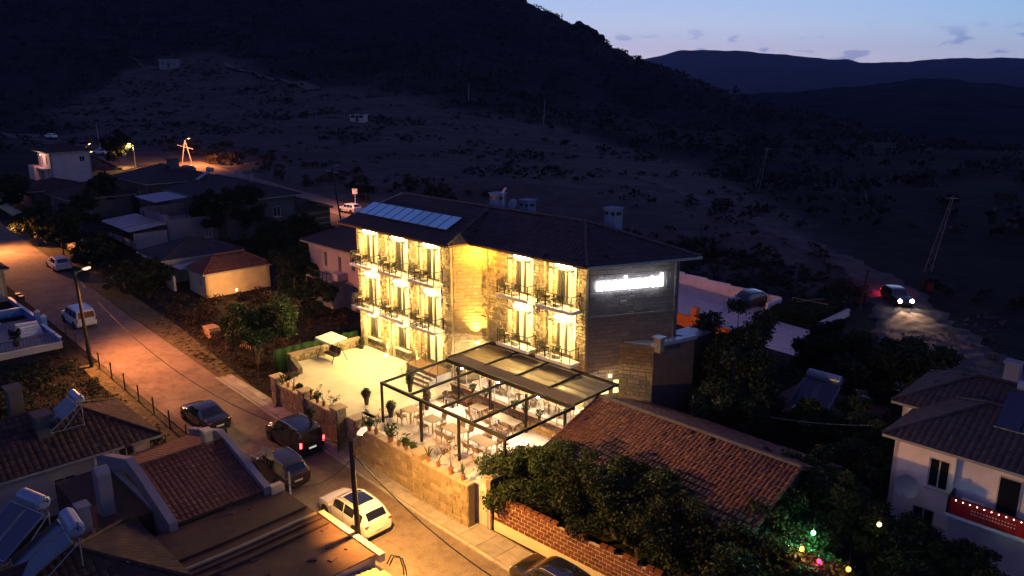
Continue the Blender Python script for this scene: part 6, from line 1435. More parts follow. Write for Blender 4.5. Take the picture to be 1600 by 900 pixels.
for x, y in ((-78.5, 17.2), (-76.5, 17.2)): b = mb(bt); b.box(x - .2, x + .2, y - .2, y + .2, -1.2, 1.1); g_ = b.build('gate_pier', 'blue_paint', bt); b = mb(bt); b.lathe([(.26, 0), (.26, .06), (.1, .2)], (x, y, 1.1), 8); b.build('pier_cap', 'white_paint', g_)
for x in (-84.2, -85.4): b = mb(bt); b.box(x - .25, x + .25, 17.15, 17.6, -.6, 1.5); b.build('dark_pier', 'dark_metal', bt); 
pp = TH('potted_shrub', 'dark bushy plant in a pot behind the blue terrace railing', 'potted plant', -72.8, 14.1, 0); b = mb(pp); b.lathe([(.18, 0), (.25, .4), (.27, .42)], (-72.8, 14.1, 0), 12); b.build('pot', 'pot_dark', pp); leafy(pp, 'foliage', [(-72.8, 14.1, .85), (-72.6, 14.4, 1.2), (-73, 13.9, 1.15)], [(.35, .35, .4), (.22, .22, .3), (.22, .22, .3)], 260, .12, 'leaf_dark', 5)
# --- near left tiled house with solar heater
h = house('tiled_house', 'low house at lower left with tiled hip roof and white eaves', -51.2, -44.9, 2, 14.5, -1.8, 1.25, 'white_wall', 'hip_t', 1.9, .55, 'tile_brown', op1=[(9.9, -.75, .25, 1.15), (13.2, -.5, 1.0, .9)])
b = mb(h); b.box(-44.92, -44.88, 11.6, 12.4, -1.6, .95); b.build('blue_door', 'blue_paint', h)
b = mb(h); b.box(-44.9, -44.86, 11.45, 11.58, -1.6, 1.0); b.box(-44.9, -44.86, 12.42, 12.55, -1.6, 1.0); b.build('door_frame', 'white_paint', h, kind='stuff')
chimney(h, -46.6, 9.6, 1.8, 3.5, .45, 'grey_wall'); chimney(h, -50.3, 9.2, 2.4, 4.1, .45, 'grey_wall')
solar_heater('solar water heater with white tank on the tiled roof above the shrubs', W(-46.5, 10.7, 2.55), ANG, .95, 2, 36, 1.3)
# --- near lower-left house: tiled slope between parapets
h = TH('parapet_house', 'tiled slope between sloping white parapets at lower left', 'house', -35, 16, -1.9)
b = mb(h); wall_open(b, (-43.5, 11.6), (-35, 11.6), -2.4, 1.0, .25, []); wall_open(b, (-35, 16.6), (-43.5, 16.6), -2.4, 1.0, .25, []); wall_open(b, (-43.5, 16.6), (-43.5, 11.6), -2.4, 1.0, .25, []); b.build('wall', 'white_wall', h)
pl1 = [(-34.6, 11.9, .95), (-34.6, 16.3, .95), (-39.0, 16.3, 2.3), (-39.0, 11.9, 2.3)]; pl2 = [(-43.6, 16.3, .95), (-43.6, 11.9, .95), (-39.0, 11.9, 2.3), (-39.0, 16.3, 2.3)]
b = mb(h); roof_plane(b, pl1); roof_plane(b, pl2); ro = b.build('roof', 'dark_wood', h)
b = mb(h); tiles(b, pl1, (0, 1, 0), .26, .36); tiles(b, pl2, (0, 1, 0), .26, .36); b.build('roof_tiles', 'tile_rust', ro, kind='stuff')
b = mb(h); caps(b, (-39.0, 11.9, 2.38), (-39.0, 16.3, 2.38)); b.build('ridge_tiles', 'tile_rust', ro, kind='stuff')
for y0, y1 in ((11.5, 11.9), (16.3, 16.65)):
    for (x0, z0), (x1, z1) in (((-34.4, 1.05), (-38.2, 2.25)), ((-38.2, 2.25), (-39.6, 2.5)), ((-39.6, 2.5), (-43.6, 1.3))):
        b = mb(h); b.prism([(x0, y0), (x1, y0), (x1, y1), (x0, y1)], [z0 - .6, z1 - .6, z1 - .6, z0 - .6], [z0 + .16, z1 + .16, z1 + .16, z0 + .16]); b.build('parapet', 'lilac_wall', h)
chimney(h, -39.2, 15.6, 2.2, 3.0, .26, 'ochre_wall'); chimney(h, -37.9, 9.9, 1.0, 3.1, .38, 'lilac_wall', arched=True)
b = mb(h); b.prism([(-43, 9.0), (-36.5, 9.0), (-36.5, 11.45), (-43, 11.45)], -2.4, 1.0); b.build('side_wing', 'felt_roof', h)
# --- flat felt roof in front with pipes and yellow fascia
h = TH('felt_roof_house', 'flat brown felt roof strewn with broken tiles above the white car', 'house', -31, 15, -2.4)
fz = .72
b = mb(h); b.prism([(-34.5, 4), (-26.3, 4), (-26.3, 17.35), (-34.5, 17.35)], -3, fz); b.build('walls', 'white_wall', h)
b = mb(h); b.prism([(-34.6, 4), (-26.2, 4), (-26.2, 17.3), (-34.6, 17.3)], fz + .003, fz + .06); b.build('roof', 'felt_roof', h)
b = mb(h); b.box(-31.0, -25.9, 17.31, 17.62, fz - .25, fz + .16); b.build('fascia', 'ochre_wall', h, bevel=.02)
for k, (x, r) in enumerate(((-31.9, .07), (-31.0, .09), (-30.5, .06), (-29.9, .08))):
    b = mb(h); b.tube([(x - .0, 17.2, fz + .13), (x + .15, 13, fz + .13), (x + .1, 8 + k, fz + .13)], r, 6); b.build('roof_pipe', 'felt_roof' if k != 1 else 'light_wood', h)
for k in range(13):
    x, y = rnd.uniform(-34, -27), rnd.uniform(11, 16.8); a = rnd.uniform(0, 3); b = mb(h); b.obox((x, y, fz + .09), (.2, rnd.uniform(.06, .14), .02), ((math.cos(a), math.sin(a), 0), (-math.sin(a), math.cos(a), .1), (0, 0, 1))); b.build('broken_tile', 'tile_red', h)
b = mb(h); b.box(-34.55, -34.2, 16.6, 17.3, fz + .06, fz + .5); b.build('block', 'ochre_wall', h)
b = mb(h); b.tube([(-34.4, 17.7, -.4), (-34.4, 17.7, 1.6)], .05, 6); b.build('vent_pipe', 'tank', h)
# satellite dish leaning by the grey car
ds = TH('satellite_dish', 'rusty satellite dish on the parapet in front of the grey crossover', 'satellite dish', -36.2, 17.5, 1.4); b = mb(ds); dish(b, (-36.2, 17.5, 2.1), .5, (-.2, .9, .3)); b.build('reflector', 'ochre_wall', ds, smooth=40); b = mb(ds); b.tube([(-36.2, 17.3, 1.4), (-36.2, 17.4, 2.1)], .03); b.tube([(-36.2, 17.5, 1.7), (-36.25, 18.1, 2.2)], .015); b.build('arm', 'dark_metal', ds)
# --- corrugated yellow lit roof at the bottom
h = TH('shed', 'corrugated metal shed roof lit yellow at the foot of the near pole', 'shed', -23.5, 15, -2.5)
b = mb(h); b.prism([(-26.1, 10), (-20, 10), (-20, 17.2), (-26.1, 17.2)], -3, .2); b.build('walls', 'white_wall', h)
tin(h, [(-26.15, 9.8, .9), (-26.15, 17.35, .25), (-19.5, 17.35, .25), (-19.5, 9.8, .9)], 'rust_tin', 'roof', 30)
b = mb(h); b.box(-24.6, -24.2, 17.36, 17.75, -.1, .35); b.build('pipe_block', 'ochre_wall', h)
for dx in (0, .18): b = mb(h); b.tube([(-25.6 + dx, 17.5, .5), (-25.4 + dx, 17.6, 1.0), (-24.9 + dx, 17.7, 1.1), (-24.6 + dx, 17.65, .7), (-24.5 + dx, 17.6, .3)], .03, 6); b.build('bent_pipe', 'rail_metal', h)
# --- nearest hip roof at the bottom left with its two solar heaters
h = house('corner_house', 'dark hip roof in the bottom left corner carrying two solar heaters', -36.4, -30.6, -3, 10.2, -2.2, .9, 'white_wall', 'hip_t', 1.4, .5, 'tile_brown'); chimney(h, -36.3, 8.5, 1.2, 2.6, .3, 'lilac_wall')
solar_heater('solar water heater with twin pale panels in the bottom left corner', W(-35.85, 5.7, 1.95), ANG + .3, 1.2, 2, 33, 1.2)
solar_heater('solar water heater with one blue panel, right of the corner one', W(-33.5, 6.3, 1.8), ANG - .05, 1.2, 2, 30, 1.3)
# --- big red tiled roof at lower right
h = TH('red_tiled_house', 'old low house with long red tiled roof beside the dining terrace', 'house', -20.5, 32, -2.7)
b = mb(h); wall_open(b, (-27.6, 30.2), (-15.4, 30.2), -3.3, .85, .3, []); wall_open(b, (-15.4, 30.2), (-15.4, 39.4), -3.3, .85, .3, []); wall_open(b, (-15.4, 39.4), (-27.6, 39.4), -3.3, .85, .3, []); wall_open(b, (-27.6, 39.4), (-27.6, 30.2), -3.3, .85, .3, [])
for x in (-27.6, -15.58): b.add([(x, 30.2, .85), (x, 39.4, .85), (x, 34.8, 2.6), (x + .18, 30.2, .85), (x + .18, 39.4, .85), (x + .18, 34.8, 2.6)], [(0, 1, 2), (5, 4, 3), (0, 3, 4, 1), (1, 4, 5, 2), (2, 5, 3, 0)])
b.build('wall', 'grey_wall', h)
pA_ = [(-27.9, 29.5, .80), (-15.0, 29.5, .80), (-15.0, 34.8, 2.75), (-27.9, 34.8, 2.75)]; pB_ = [(-15.0, 40.1, .80), (-27.9, 40.1, .80), (-27.9, 34.8, 2.75), (-15.0, 34.8, 2.75)]
b = mb(h); roof_plane(b, pA_); roof_plane(b, pB_); ro = b.build('roof', 'dark_wood', h)
b = mb(h); tiles(b, pA_, (1, 0, 0), .245, .44, .085, .05, 4, .02); b.build('roof_tiles', 'tile_red', ro, kind='stuff')
b = mb(h); tiles(b, pB_, (-1, 0, 0), .235, .37, .05, .045, 4, .012); b.build('rear_roof_tiles', 'tile_red', ro, kind='stuff')
b = mb(h); caps(b, (-27.9, 34.8, 2.82), (-15.0, 34.8, 2.82), .13, .42); b.build('ridge_tiles', 'cap_grey', ro, kind='stuff')
ew = TH('terrace_end_wall', 'stone end wall between the dining terrace and the red tiled roof', 'wall', -28.2, 30, -.2)
b = mb(ew); b.box(-28.35, -28.0, 26, 33, -3, .35); b.box(-28.45, -28.05, 37.2, 38.2, -3, .5); b.build('core', 'mortar', ew)
for k in range(12): b = mb(ew); t_ = 26 + k * .58; b.box(-28.42, -27.95, t_, t_ + .56, .352, .352 + rnd.uniform(.07, .16)); b.build('coping_stone', 'stone_cap', ew, bevel=.02)
# --- gate, brick wall at lower right
dg = TH('yard_gate', 'purple metal gate at the corner of the stone wall and the brick wall', 'gate', -28.3, 25.9, zs(-28)); b = mb(dg); b.box(-28.62, -27.95, 25.9, 25.95, zs(-28) + .1, zs(-28) + 2.0); b.build('leaf', 'lilac_wall', dg); b = mb(dg); b.box(-28.7, -28.63, 25.85, 26.0, zs(-28), zs(-28) + 2.2); b.box(-27.94, -27.87, 25.85, 26.0, zs(-28), zs(-28) + 2.2); b.build('frame', 'ochre_wall', dg, kind='stuff')
bw = TH('brick_wall', 'red hollow brick wall with pale mortar on a rendered plinth', 'wall', -20, 26.6, zs(-20)); x0, x1 = -27.8, -8.5
def tw(x): return 26.1 + (x + 27.8) * .075
def zw(x): return zs(x)
n_ = 20
b = mb(bw)
for k in range(n_):
    a, c = x0 + (x1 - x0) * k / n_, x0 + (x1 - x0) * (k + 1) / n_
    b.prism([(a, tw(a) - .03), (c, tw(c) - .03), (c, tw(c) + .25), (a, tw(a) + .25)], [zw(a) - .3, zw(c) - .3, zw(c) - .3, zw(a) - .3], [zw(a) + .62, zw(c) + .62, zw(c) + .62, zw(a) + .62])
b.build('plinth', 'render_cream', bw)
b = mb(bw)
for k in range(n_):
    a, c = x0 + (x1 - x0) * k / n_, x0 + (x1 - x0) * (k + 1) / n_; b.prism([(a, tw(a)), (c, tw(c)), (c, tw(c) + .2), (a, tw(a) + .2)], [zw(a) + .62, zw(c) + .62, zw(c) + .62, zw(a) + .62], [zw(a) + 1.98, zw(c) + 1.98, zw(c) + 1.98, zw(a) + 1.98])
b.build('mortar', 'mortar_light', bw)
BR = []
for i in range(4):
    f = MB(); r_ = random.Random(40 + i); j = lambda: r_.uniform(-.012, .012); f.box(-.19, .19, -.022, .2, -.092, .092); f.v = [(x + j(), y, z + j()) for x, y, z in f.v]; me = f.mesh('brick'); me.materials.append(M['brick']); BR.append(me)
cnt = 0
for row in range(7):
    u = x0 + .22 + (row % 2) * .215
    while u < x1 - .2:
        if not (row == 6 and rnd.random() < .33) and cnt < 299:
            o = link('brick', rnd.choice(BR), None, bw, (u - OFS[bw.name][0], tw(u) - .0 - OFS[bw.name][1], zw(u) + .745 + row * .228 - OFS[bw.name][2])); o.rotation_euler = (0, rnd.uniform(-.015, .015) + math.atan(.02), math.atan(.075)); cnt += 1
        u += .43
# --- annex behind the hotel's end wall
ax = TH('hotel_annex', 'small brown stone annex with flat roof behind the hotel end wall', 'annex', -28, 40, -2.5)
b = mb(ax); b.prism([(-29.35, 38.75), (-27.35, 39.75), (-26.45, 43.0), (-27.5, 42.5)], -3, 4.85); b.build('wall', 'mortar_dark', ax)
b = mb(ax); stones(b, ((-29.35, 38.75), (-27.35, 39.75)), 0, 0, 0, -2.5, 4.85, 1, (.35, .6), (.22, .3), dep=(.02, .04)); b.build('wall_stones', 'annex_stone', ax, kind='stuff')
b = mb(ax); b.prism([(-29.3, 39.0), (-27.6, 39.85), (-26.7, 42.8), (-27.5, 42.4)], 4.86, 4.92); b.build('flat_roof', 'zinc', ax)
b = mb(ax); b.prism([(-27.5, 39.6), (-27.1, 39.7), (-26.3, 43.1), (-26.7, 43.0)], 4.86, 5.1); b.build('parapet', 'tank', ax)
b = mb(ax); b.box(-27.4, -26.9, 39.75, 40.2, 4.5, 5.45); b.build('pillar', 'stone_wall', ax); b = mb(ax); b.box(-27.5, -26.8, 39.65, 40.3, 5.451, 5.54); b.build('pillar_cap', 'tank', ax)
b = mb(ax); b.prism([(-28.6, 43.2), (-27.0, 43.6), (-26.8, 45.4), (-28.4, 45.3)], -3, 4.6); b.build('rear_block', 'dark_wood', ax); b = mb(ax); b.prism([(-28.7, 43.15), (-26.9, 43.5), (-26.7, 45.5), (-28.5, 45.4)], 4.61, 4.7); b.build('rear_roof', 'zinc', ax)
yw = TH('yard_wall', 'pale concrete topped wall corner lit beside the annex', 'wall', -30, 41, -1); q0, q1, q2 = (-28.0, 37.6), (-26.0, 38.6), (-25.4, 40.5)
b = mb(yw); b.prism([(-28.3, 38.3), (-26.2, 38.9), (-26.2, 39.3), (-28.3, 38.8)], -3, .9); b.build('wall', 'grey_wall', yw); b = mb(yw); b.prism([(-28.4, 38.2), (-26.1, 38.8), (-26.1, 39.4), (-28.4, 38.9)], .901, 1.02); b.build('coping', 'white_wall', yw)
lamp('annex_light', 'POINT', W(-29.0, 37.6, 2.6), 26, (1, .66, .25), .1, ax); b = mb(ax); b.lathe([(.07, 0), (.07, .14)], (-29.6, 38.2, 2.6), 8); b.build('wall_lamp', 'uplight', ax)
# --- white house at lower right with red banner on its balcony
h = house('banner_house', 'two storey white house at lower right with red banner on its balcony', -12.8, -2, 41.0, 47.5, -2.9, 3.3, 'pale_wall', 'hip', 1.7, .5, 'tile_dark', op0=[(-10.55, .95, 2.6, 1.0), (-11.0, -2.0, -.3, 1.1)])
for o_ in list(h.children):
    pass
b = mb(h); b.box(-7.9, -6.9, 40.93, 40.99, .45, 2.75); dr = b.build('balcony_door', 'frame_light', h); b = mb(h); b.box(-7.83, -6.97, 40.90, 40.925, .5, 2.7); b.build('pane', 'glass_dark', dr)
b = mb(h); b.box(-9.7, -6.0, 39.9, 40.98, .28, .44); sl = b.build('balcony_slab', 'white_paint', h)
b = mb(h); b.box(-9.7, -9.66, 39.9, 40.98, .45, 1.35); b.box(-9.7, -6.0, 39.92, 39.96, .45, 1.38); b.build('balcony_front', 'dark_metal', h, kind='stuff')
b = mb(h); vs = []
for k in range(31): u = -9.55 + k * 3.4 / 30; y = 39.87 + .015 * math.sin(k * 1.3); vs += [(u, y, .5), (u, y, 1.36)]
b.add(vs, [(2 * k, 2 * k + 2, 2 * k + 3, 2 * k + 1) for k in range(30)]); bn_ = b.build('banner', 'red_banner', h)
for row in range(2):
    b = mb(h)
    for k in range(15): u = -8.6 + k * .13; b.box(u, u + .07, 39.83, 39.84, .98 - row * .17, 1.04 - row * .17)
    b.build('banner_marks', 'letters_small', bn_, kind='stuff')
b = mb(h); b.box(-9.85, -9.75, 40.7, 40.98, -2.9, 3.2); b.build('corner_strip', 'white_paint', h)
b = mb(h); b.box(-9.2, -8.2, 40.1, 40.5, .45, 1.25); b.build('balcony_cabinet', 'tin', h)
ls = TH('string_lights', 'row of small white lights along the red balcony banner', 'string lights', -9.4, 39.8, 1.35)
b = mb(ls); b.tube([(-9.4 + k * .3, 39.84, 1.33 + (.03 if k % 2 else 0)) for k in range(11)], .008, 4); b.build('cord', 'rail_metal', ls)
for k in range(10): b = mb(ls); b.lathe([(.01, 0), (.022, .015), (.022, .035), (.01, .05)], (-9.3 + k * .31, 39.8, 1.27), 8); b.build('bulb', 'bulb_white', ls)
ds = TH('satellite_dish', 'large round satellite dish on the white house wall', 'satellite dish', -11.7, 40.9, .8); b = mb(ds); dish(b, (-11.75, 40.3, .9), .62, (-.1, -1, .25), 24); b.build('reflector', 'tin_blue', ds, smooth=40); b = mb(ds); b.tube([(-11.75, 41, .8), (-11.75, 40.5, .85)], .03); b.tube([(-11.75, 40.3, .3), (-11.78, 39.7, .7)], .015); b.build('arm', 'dark_metal', ds)
h2 = house('rear_wing_house', 'dark roofed rear wing with chimney behind the white house', -14.0, -4, 45.4, 51, -2.9, 3.5, 'pale_wall', 'hip', 1.5, .5, 'tile_dark'); chimney(h2, -9.6, 48.6, 4.3, 6.1, .38, 'lilac_wall')
pn = TH('roof_solar_array', 'large dark blue solar panel on the white house roof at the right edge', 'solar panel', -8, 44.5, 4.4)
u_ = Vector((0, .85, .53)).normalized(); nn = Vector((1, 0, 0)).cross(u_)
for k in range(3): b = mb(pn); b.obox(Vector((-8.3 + k * 1.15, 43.9, 5.1)), (.55, 1.25, .03), ((1, 0, 0), u_, nn)); b.build('collector', 'pv_dark', pn)
b = mb(pn); b.beam((-8.9, 42.85, 4.4), (-5.4, 42.85, 4.4), .06, .06); b.build('rail', 'zinc', pn)
for x in (-8.8, -5.5): b = mb(pn); b.beam((x, 44.9, 5.7), (x, 44.9, 4.2), .05, .05); b.build('leg', 'zinc', pn)
b = mb(pn); b.tube([(-8.6, 45.3, 6.0), (-5.4, 45.3, 6.0)], .26, 16); b.build('tank', 'tank', pn, smooth=40)
# --- solar heater on the low roof among the trees
h = house('low_flat_house', 'small low house among the trees carrying a solar water heater', -23.2, -17.4, 47.2, 52.5, -2.7, -.3, 'grey_wall', None)
b = mb(h); b.box(-23.5, -17.1, 46.9, 52.8, -.29, -.12); b.build('flat_roof', 'felt_roof', h)
solar_heater('solar water heater with white tank half hidden among dark trees', W(-20.6, 49.0, -.1), ANG, 1.3, 2, 32, 1.7)
solar_heater('small tilted solar collector right of the tree framed heater', W(-18.2, 50.3, -.1), ANG - .5, .6, 1, 40, .8)
# --- buildings on the hill
def hillbox(name, label, px, py, w, d, hh, rz, m='white_wall'):
    q = P(px, py); h = thing(name, label, 'building', q, rz); b = MB(); b.box(-w / 2, w / 2, -d / 2, d / 2, -1.5, hh); b.build('wall', m, h); b = MB(); b.box(-w / 2 - .3, w / 2 + .3, -d / 2 - .3, d / 2 + .3, hh + .002, hh + .25); b.build('roof', 'concrete', h)
    for k in range(3):
        if k == 1: b = MB(); b.box(-.5, .5, -d / 2 - .06, -d / 2 - .01, 0, 2.1); b.build('door', 'frame_dark', h)
        else: b = MB(); x = (k - 1) * w * .3; b.box(x - .6, x + .6, -d / 2 - .06, -d / 2 - .01, 1.2, 2.4); b.build('window', 'glass_dark', h)
    return h
hillbox('hill_house', 'small white flat roofed house alone high on the hillside', 266, 106, 8, 6, 3.4, .2, 'lilac_wall')
hillbox('field_shed', 'tiny pale shed on the grassy slope above the hotel', 561, 190, 4.5, 3, 1.9, -.2)
# --- lot walls, lawn wall, orange wall
def wall_run(name, label, pts, th, hgt, m, cap=None, z=None):
    w = TH(name, label, 'wall', *pts[0][:2], gz(*W(*pts[0][:2])[:2])); 
    for (a, c) in zip(pts[:-1], pts[1:]):
        n_ = max(1, int(math.dist(a, c) / 3))
        for k in range(n_):
            p = (a[0] + (c[0] - a[0]) * k / n_, a[1] + (c[1] - a[1]) * k / n_); q = (a[0] + (c[0] - a[0]) * (k + .995) / n_, a[1] + (c[1] - a[1]) * (k + .995) / n_)
            g = gz(*W((p[0] + q[0]) / 2, (p[1] + q[1]) / 2)[:2]); b = mb(w); b.beam((*p, g + hgt / 2 - .2), (*q, g + hgt / 2 - .2), th, hgt + .4); b.build('panel', m, w)
            if cap: b = mb(w); b.beam((*p, g + hgt + .05), (*q, g + hgt + .05), th + .1, .1); b.build('coping', cap, w)
    return w
wall_run('lot_wall', 'long white wall behind the parking lot and the dark blue car', [(-58, 76.6), (-36.9, 76.4), (-36.9, 73.4)], .25, 1.35, 'pale_wall')
wall_run('lawn_wall', 'short low white wall at the corner of the dark lawn', [(-31.3, 73.2), (-31.3, 80.4)], .3, .75, 'pale_wall')
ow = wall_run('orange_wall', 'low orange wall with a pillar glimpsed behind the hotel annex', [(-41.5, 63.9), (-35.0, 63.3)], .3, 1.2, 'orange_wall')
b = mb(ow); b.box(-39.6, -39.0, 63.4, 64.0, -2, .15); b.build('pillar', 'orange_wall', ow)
lamp('rear_light', 'SPOT', W(-36.5, 45.0, 4.5), 3500, (1, .45, .12), .15, hotel, target=W(-38, 63.5, -1), angle=60, blend=.8)
ms_ = TH('metal_frame', 'thin pale metal bars standing in the dark green hedge', 'frame', -34, 78, -2); 
for x in (-36, -32.2): b = mb(ms_); b.tube([(x, 77.2, -2), (x, 77.2, -.8)], .02, 5); b.build('post', 'pole_grey', ms_)
b = mb(ms_); b.tube([(-36, 77.2, -.8), (-32.2, 77.2, -.8)], .025, 5); b.tube([(-35, 76, -.8), (-33.4, 79, -.8)], .025, 5); b.build('bar', 'pole_grey', ms_, kind='stuff')
hg = TH('hedge', 'dark green clipped hedge block between the lot wall and the low white wall', 'hedge', -34, 77, -2.3)
b = mb(hg); b.prism([(-36.4, 73.6), (-31.8, 73.6), (-31.8, 80.0), (-36.4, 80.0)], -2.6, -1.25); b.build('core', 'lawn_green', hg)
r_ = np.random.RandomState(5); N = 9000; x = r_.uniform(-36.5, -31.7, N); y = r_.uniform(73.5, 80.1, N); z = np.full(N, -1.22); k = N // 3; y[:k] = 73.55; z[:k] = r_.uniform(-2.5, -1.2, k); x[k:k + 1500] = -31.75; z[k:k + 1500] = r_.uniform(-2.5, -1.2, 1500)
a_ = r_.normal(size=(N, 3)) * .07; b_ = r_.normal(size=(N, 3)) * .05; c_ = np.stack([x + 34, y - 77, z + 2.3 + r_.uniform(-.05, .09, N)], 1)
npmesh('leaves', np.stack([c_ - a_, c_ + b_, c_ + a_, c_ - b_], 1).reshape(-1, 3), np.arange(4 * N).reshape(N, 4), 'leaf_hedge', hg)
# --- street fence
fn = TH('wire_fence', 'wire mesh fence on thin posts along the near side of the street', 'fence', -58, 17.9, -1.3)
for k in range(11): s_ = -73 + k * 2.75; b = mb(fn); b.box(s_ - .04, s_ + .04, 17.86, 17.94, zs(s_) - .2, zs(s_) + 1.35); b.build('post', 'dark_metal', fn)
b = mb(fn)
for k in range(10):
    s_ = -73 + k * 2.75
    for hh in (.15, .45, .75, 1.05, 1.3): b.tube([(s_, 17.9, zs(s_) + hh), (s_ + 2.75, 17.9, zs(s_ + 2.75) + hh)], .009, 3, False)
    for j in range(9): u = s_ + .3 * (j + .5); b.tube([(u, 17.9, zs(u) + .1), (u, 17.9, zs(u) + 1.32)], .006, 3, False)
b.build('wire_mesh', 'rail_metal', fn, kind='stuff')
# rubble, pallets and litter by the garden
pal = TH('brick_stack', 'small stack of pale boards in the weeds beside the street', 'stack', -66.3, 27.8, -.7)
for k in range(5): b = mb(pal); b.box(-67 + .1 * (k % 2), -65.6 + .1 * (k % 2), 27.3, 28.3, -.8 + k * .2, -.66 + k * .2); b.build('board', 'light_wood', pal)
pf = TH('picket_fence', 'short broken picket fence in the dry garden', 'fence', -60, 28, -.9)
for k in range(12): x = -64 + k * .32; b = mb(pf); b.obox((x, 28.2 + .03 * k, -.3 + rnd.uniform(-.08, .08)), (.05, .015, .5), ((1, 0, rnd.uniform(-.1, .1)), (0, 1, 0), (0, 0, 1))); b.build('picket', 'light_wood', pf)
tp = TH('tarpaulin', 'crumpled pale blue sheet lying in the garden below the white house', 'tarpaulin', -71, 38, -.4)
b = mb(tp); N = 8; vs = [(-71.5 + 1.8 * i / N, 37.2 + 1.8 * j / N, -.4 + .9 * math.sin(i / N * PI) * math.sin(j / N * PI) + rnd.uniform(-.08, .08)) for i in range(N + 1) for j in range(N + 1)]; b.add(vs, [(i * (N + 1) + j, (i + 1) * (N + 1) + j, (i + 1) * (N + 1) + j + 1, i * (N + 1) + j + 1) for i in range(N) for j in range(N)]); b.build('sheet', 'tin_blue', tp)

# ================================================================== TREES AND SHRUBS
def tree(name, label, s_, t_, h, crown, n, leaf=.14, m='leaf_dark', r=.16, seed=1, group=None, spread=5, wpos=None, clump=None, grow=None):
    g_ = grow if grow else GROW; crown = [(a * g_, b_ * g_, c * (1 + (g_ - 1) * .55), d * g_, e_ * g_, f_ * g_) for a, b_, c, d, e_, f_ in crown]; n = int(n * g_ ** 2); spread = int(spread * 1.4)
    return tree_(name, label, s_, t_, h * g_, crown, n, leaf, m, r, seed, group, spread, wpos)
GROW = 1.28
def tree_(name, label, s_, t_, h, crown, n, leaf=.14, m='leaf_dark', r=.16, seed=1, group=None, spread=5, wpos=None, clump=None):
    """crown: list of (ds, dt, z, rs, rt, rz) lobes; the trunk forks into each"""
    p0 = W(s_, t_) if wpos is None else Vector(wpos); z = gz(p0.x, p0.y); tr_ = thing(name, label, 'tree' if 'shrub' not in name and 'bush' not in name else 'shrub', (p0.x, p0.y, z), ANG, group)
    rr = random.Random(seed); b = MB(); fk = h * .28; b.tube([(0, 0, -.2), (rr.uniform(-.1, .1), 0, fk * .6), (rr.uniform(-.15, .15), rr.uniform(-.1, .1), fk)], [r * 1.3, r, r * .85], 8)
    cs = []; rs = []
    for (ds, dt, zc, a, c, d) in crown:
        e_ = Vector((ds, dt, zc)); mid_ = Vector((ds * .35 + rr.uniform(-.2, .2), dt * .35, fk + (zc - fk) * .45)); b.tube([(0, 0, fk * .9), mid_, e_], [r * .7, r * .45, r * .15], 6)
        for k in range(spread):
            q = Vector((rr.gauss(0, 1), rr.gauss(0, 1), rr.gauss(0, .8))).normalized(); w = e_ + Vector((q.x * a, q.y * c, q.z * d)) * rr.uniform(.35, 1.12); b.tube([mid_.lerp(e_, rr.uniform(.3, 1)), w], [r * .2, r * .06], 4)
            cs.append(tuple(w)); k_ = rr.uniform(.22, .46); rs.append((a * k_, c * k_, d * k_))
    b.build('trunk', 'bark', tr_)
    v, f = leafcloud(cs, rs, n, leaf, seed, .3); npmesh('crown', v, f, m, tr_)
    return tr_
G1 = 'trees over the brick wall'
GROW = 1.34
tree('leafy_tree', 'dense tree at the left end of the brick wall, covering the wall corner', -26.4, 28.0, 3.6, [(-.9, -.6, 2.5, 1.4, 1.2, 1.0), (.6, -.3, 3.0, 1.4, 1.3, 1.1), (0, .6, 3.4, 1.3, 1.2, .9), (1.4, .4, 2.4, 1.1, 1.1, 1.0)], 15000, .085, 'leaf_mid', seed=2, group=G1, spread=9)
tree('leafy_tree', 'tall bushy tree behind the brick wall against the red roof', -23.4, 28.2, 4.0, [(-.8, 0, 3.0, 1.4, 1.3, 1.1), (.9, -.2, 2.7, 1.5, 1.3, 1.1), (0, .7, 3.5, 1.3, 1.2, .9), (1.6, .3, 3.1, 1.1, 1.1, .9)], 15000, .085, 'leaf_dark', seed=3, group=G1, spread=9)
tree('leafy_tree', 'broad dark tree in the middle of the brick wall row', -20.0, 28.6, 4.0, [(-1.2, 0, 2.6, 1.5, 1.3, 1.1), (.9, -.2, 2.9, 1.5, 1.3, 1.1), (0, .7, 3.2, 1.4, 1.2, .9), (2.0, .4, 2.6, 1.3, 1.2, 1.0)], 15000, .09, 'leaf_dark', seed=4, group=G1, spread=9)
tree('leafy_tree', 'dark tree over the right end of the brick wall', -16.3, 29.2, 4.0, [(-1.2, 0, 2.5, 1.5, 1.4, 1.1), (.9, -.2, 2.6, 1.6, 1.4, 1.1), (0, .8, 2.9, 1.5, 1.3, .9), (2.2, .3, 2.3, 1.4, 1.3, 1.0)], 15000, .1, 'leaf_dark', seed=5, group=G1, spread=9)
tree('leafy_tree', 'darkest tree at the bottom edge right of the brick wall', -12.8, 29.6, 3.6, [(-1, 0, 2.4, 1.5, 1.4, 1.1), (1, -.2, 2.2, 1.6, 1.4, 1.1), (0, .9, 2.5, 1.5, 1.3, .9)], 11000, .1, 'leaf_dark', seed=6, group=G1, spread=9)
GROW = 1.25
tree('leafy_tree', 'tall dark tree leaning over the middle of the red roof eave', -20.8, 29.9, 4.6, [(-1.2, 0, 3.1, 1.5, 1.2, 1.1), (.9, .2, 3.3, 1.5, 1.2, 1.1), (0, .9, 3.7, 1.3, 1.1, .8)], 12000, .09, 'leaf_dark', seed=81, group=G1, spread=9, grow=1.2)
G2 = 'trees behind the red roof'
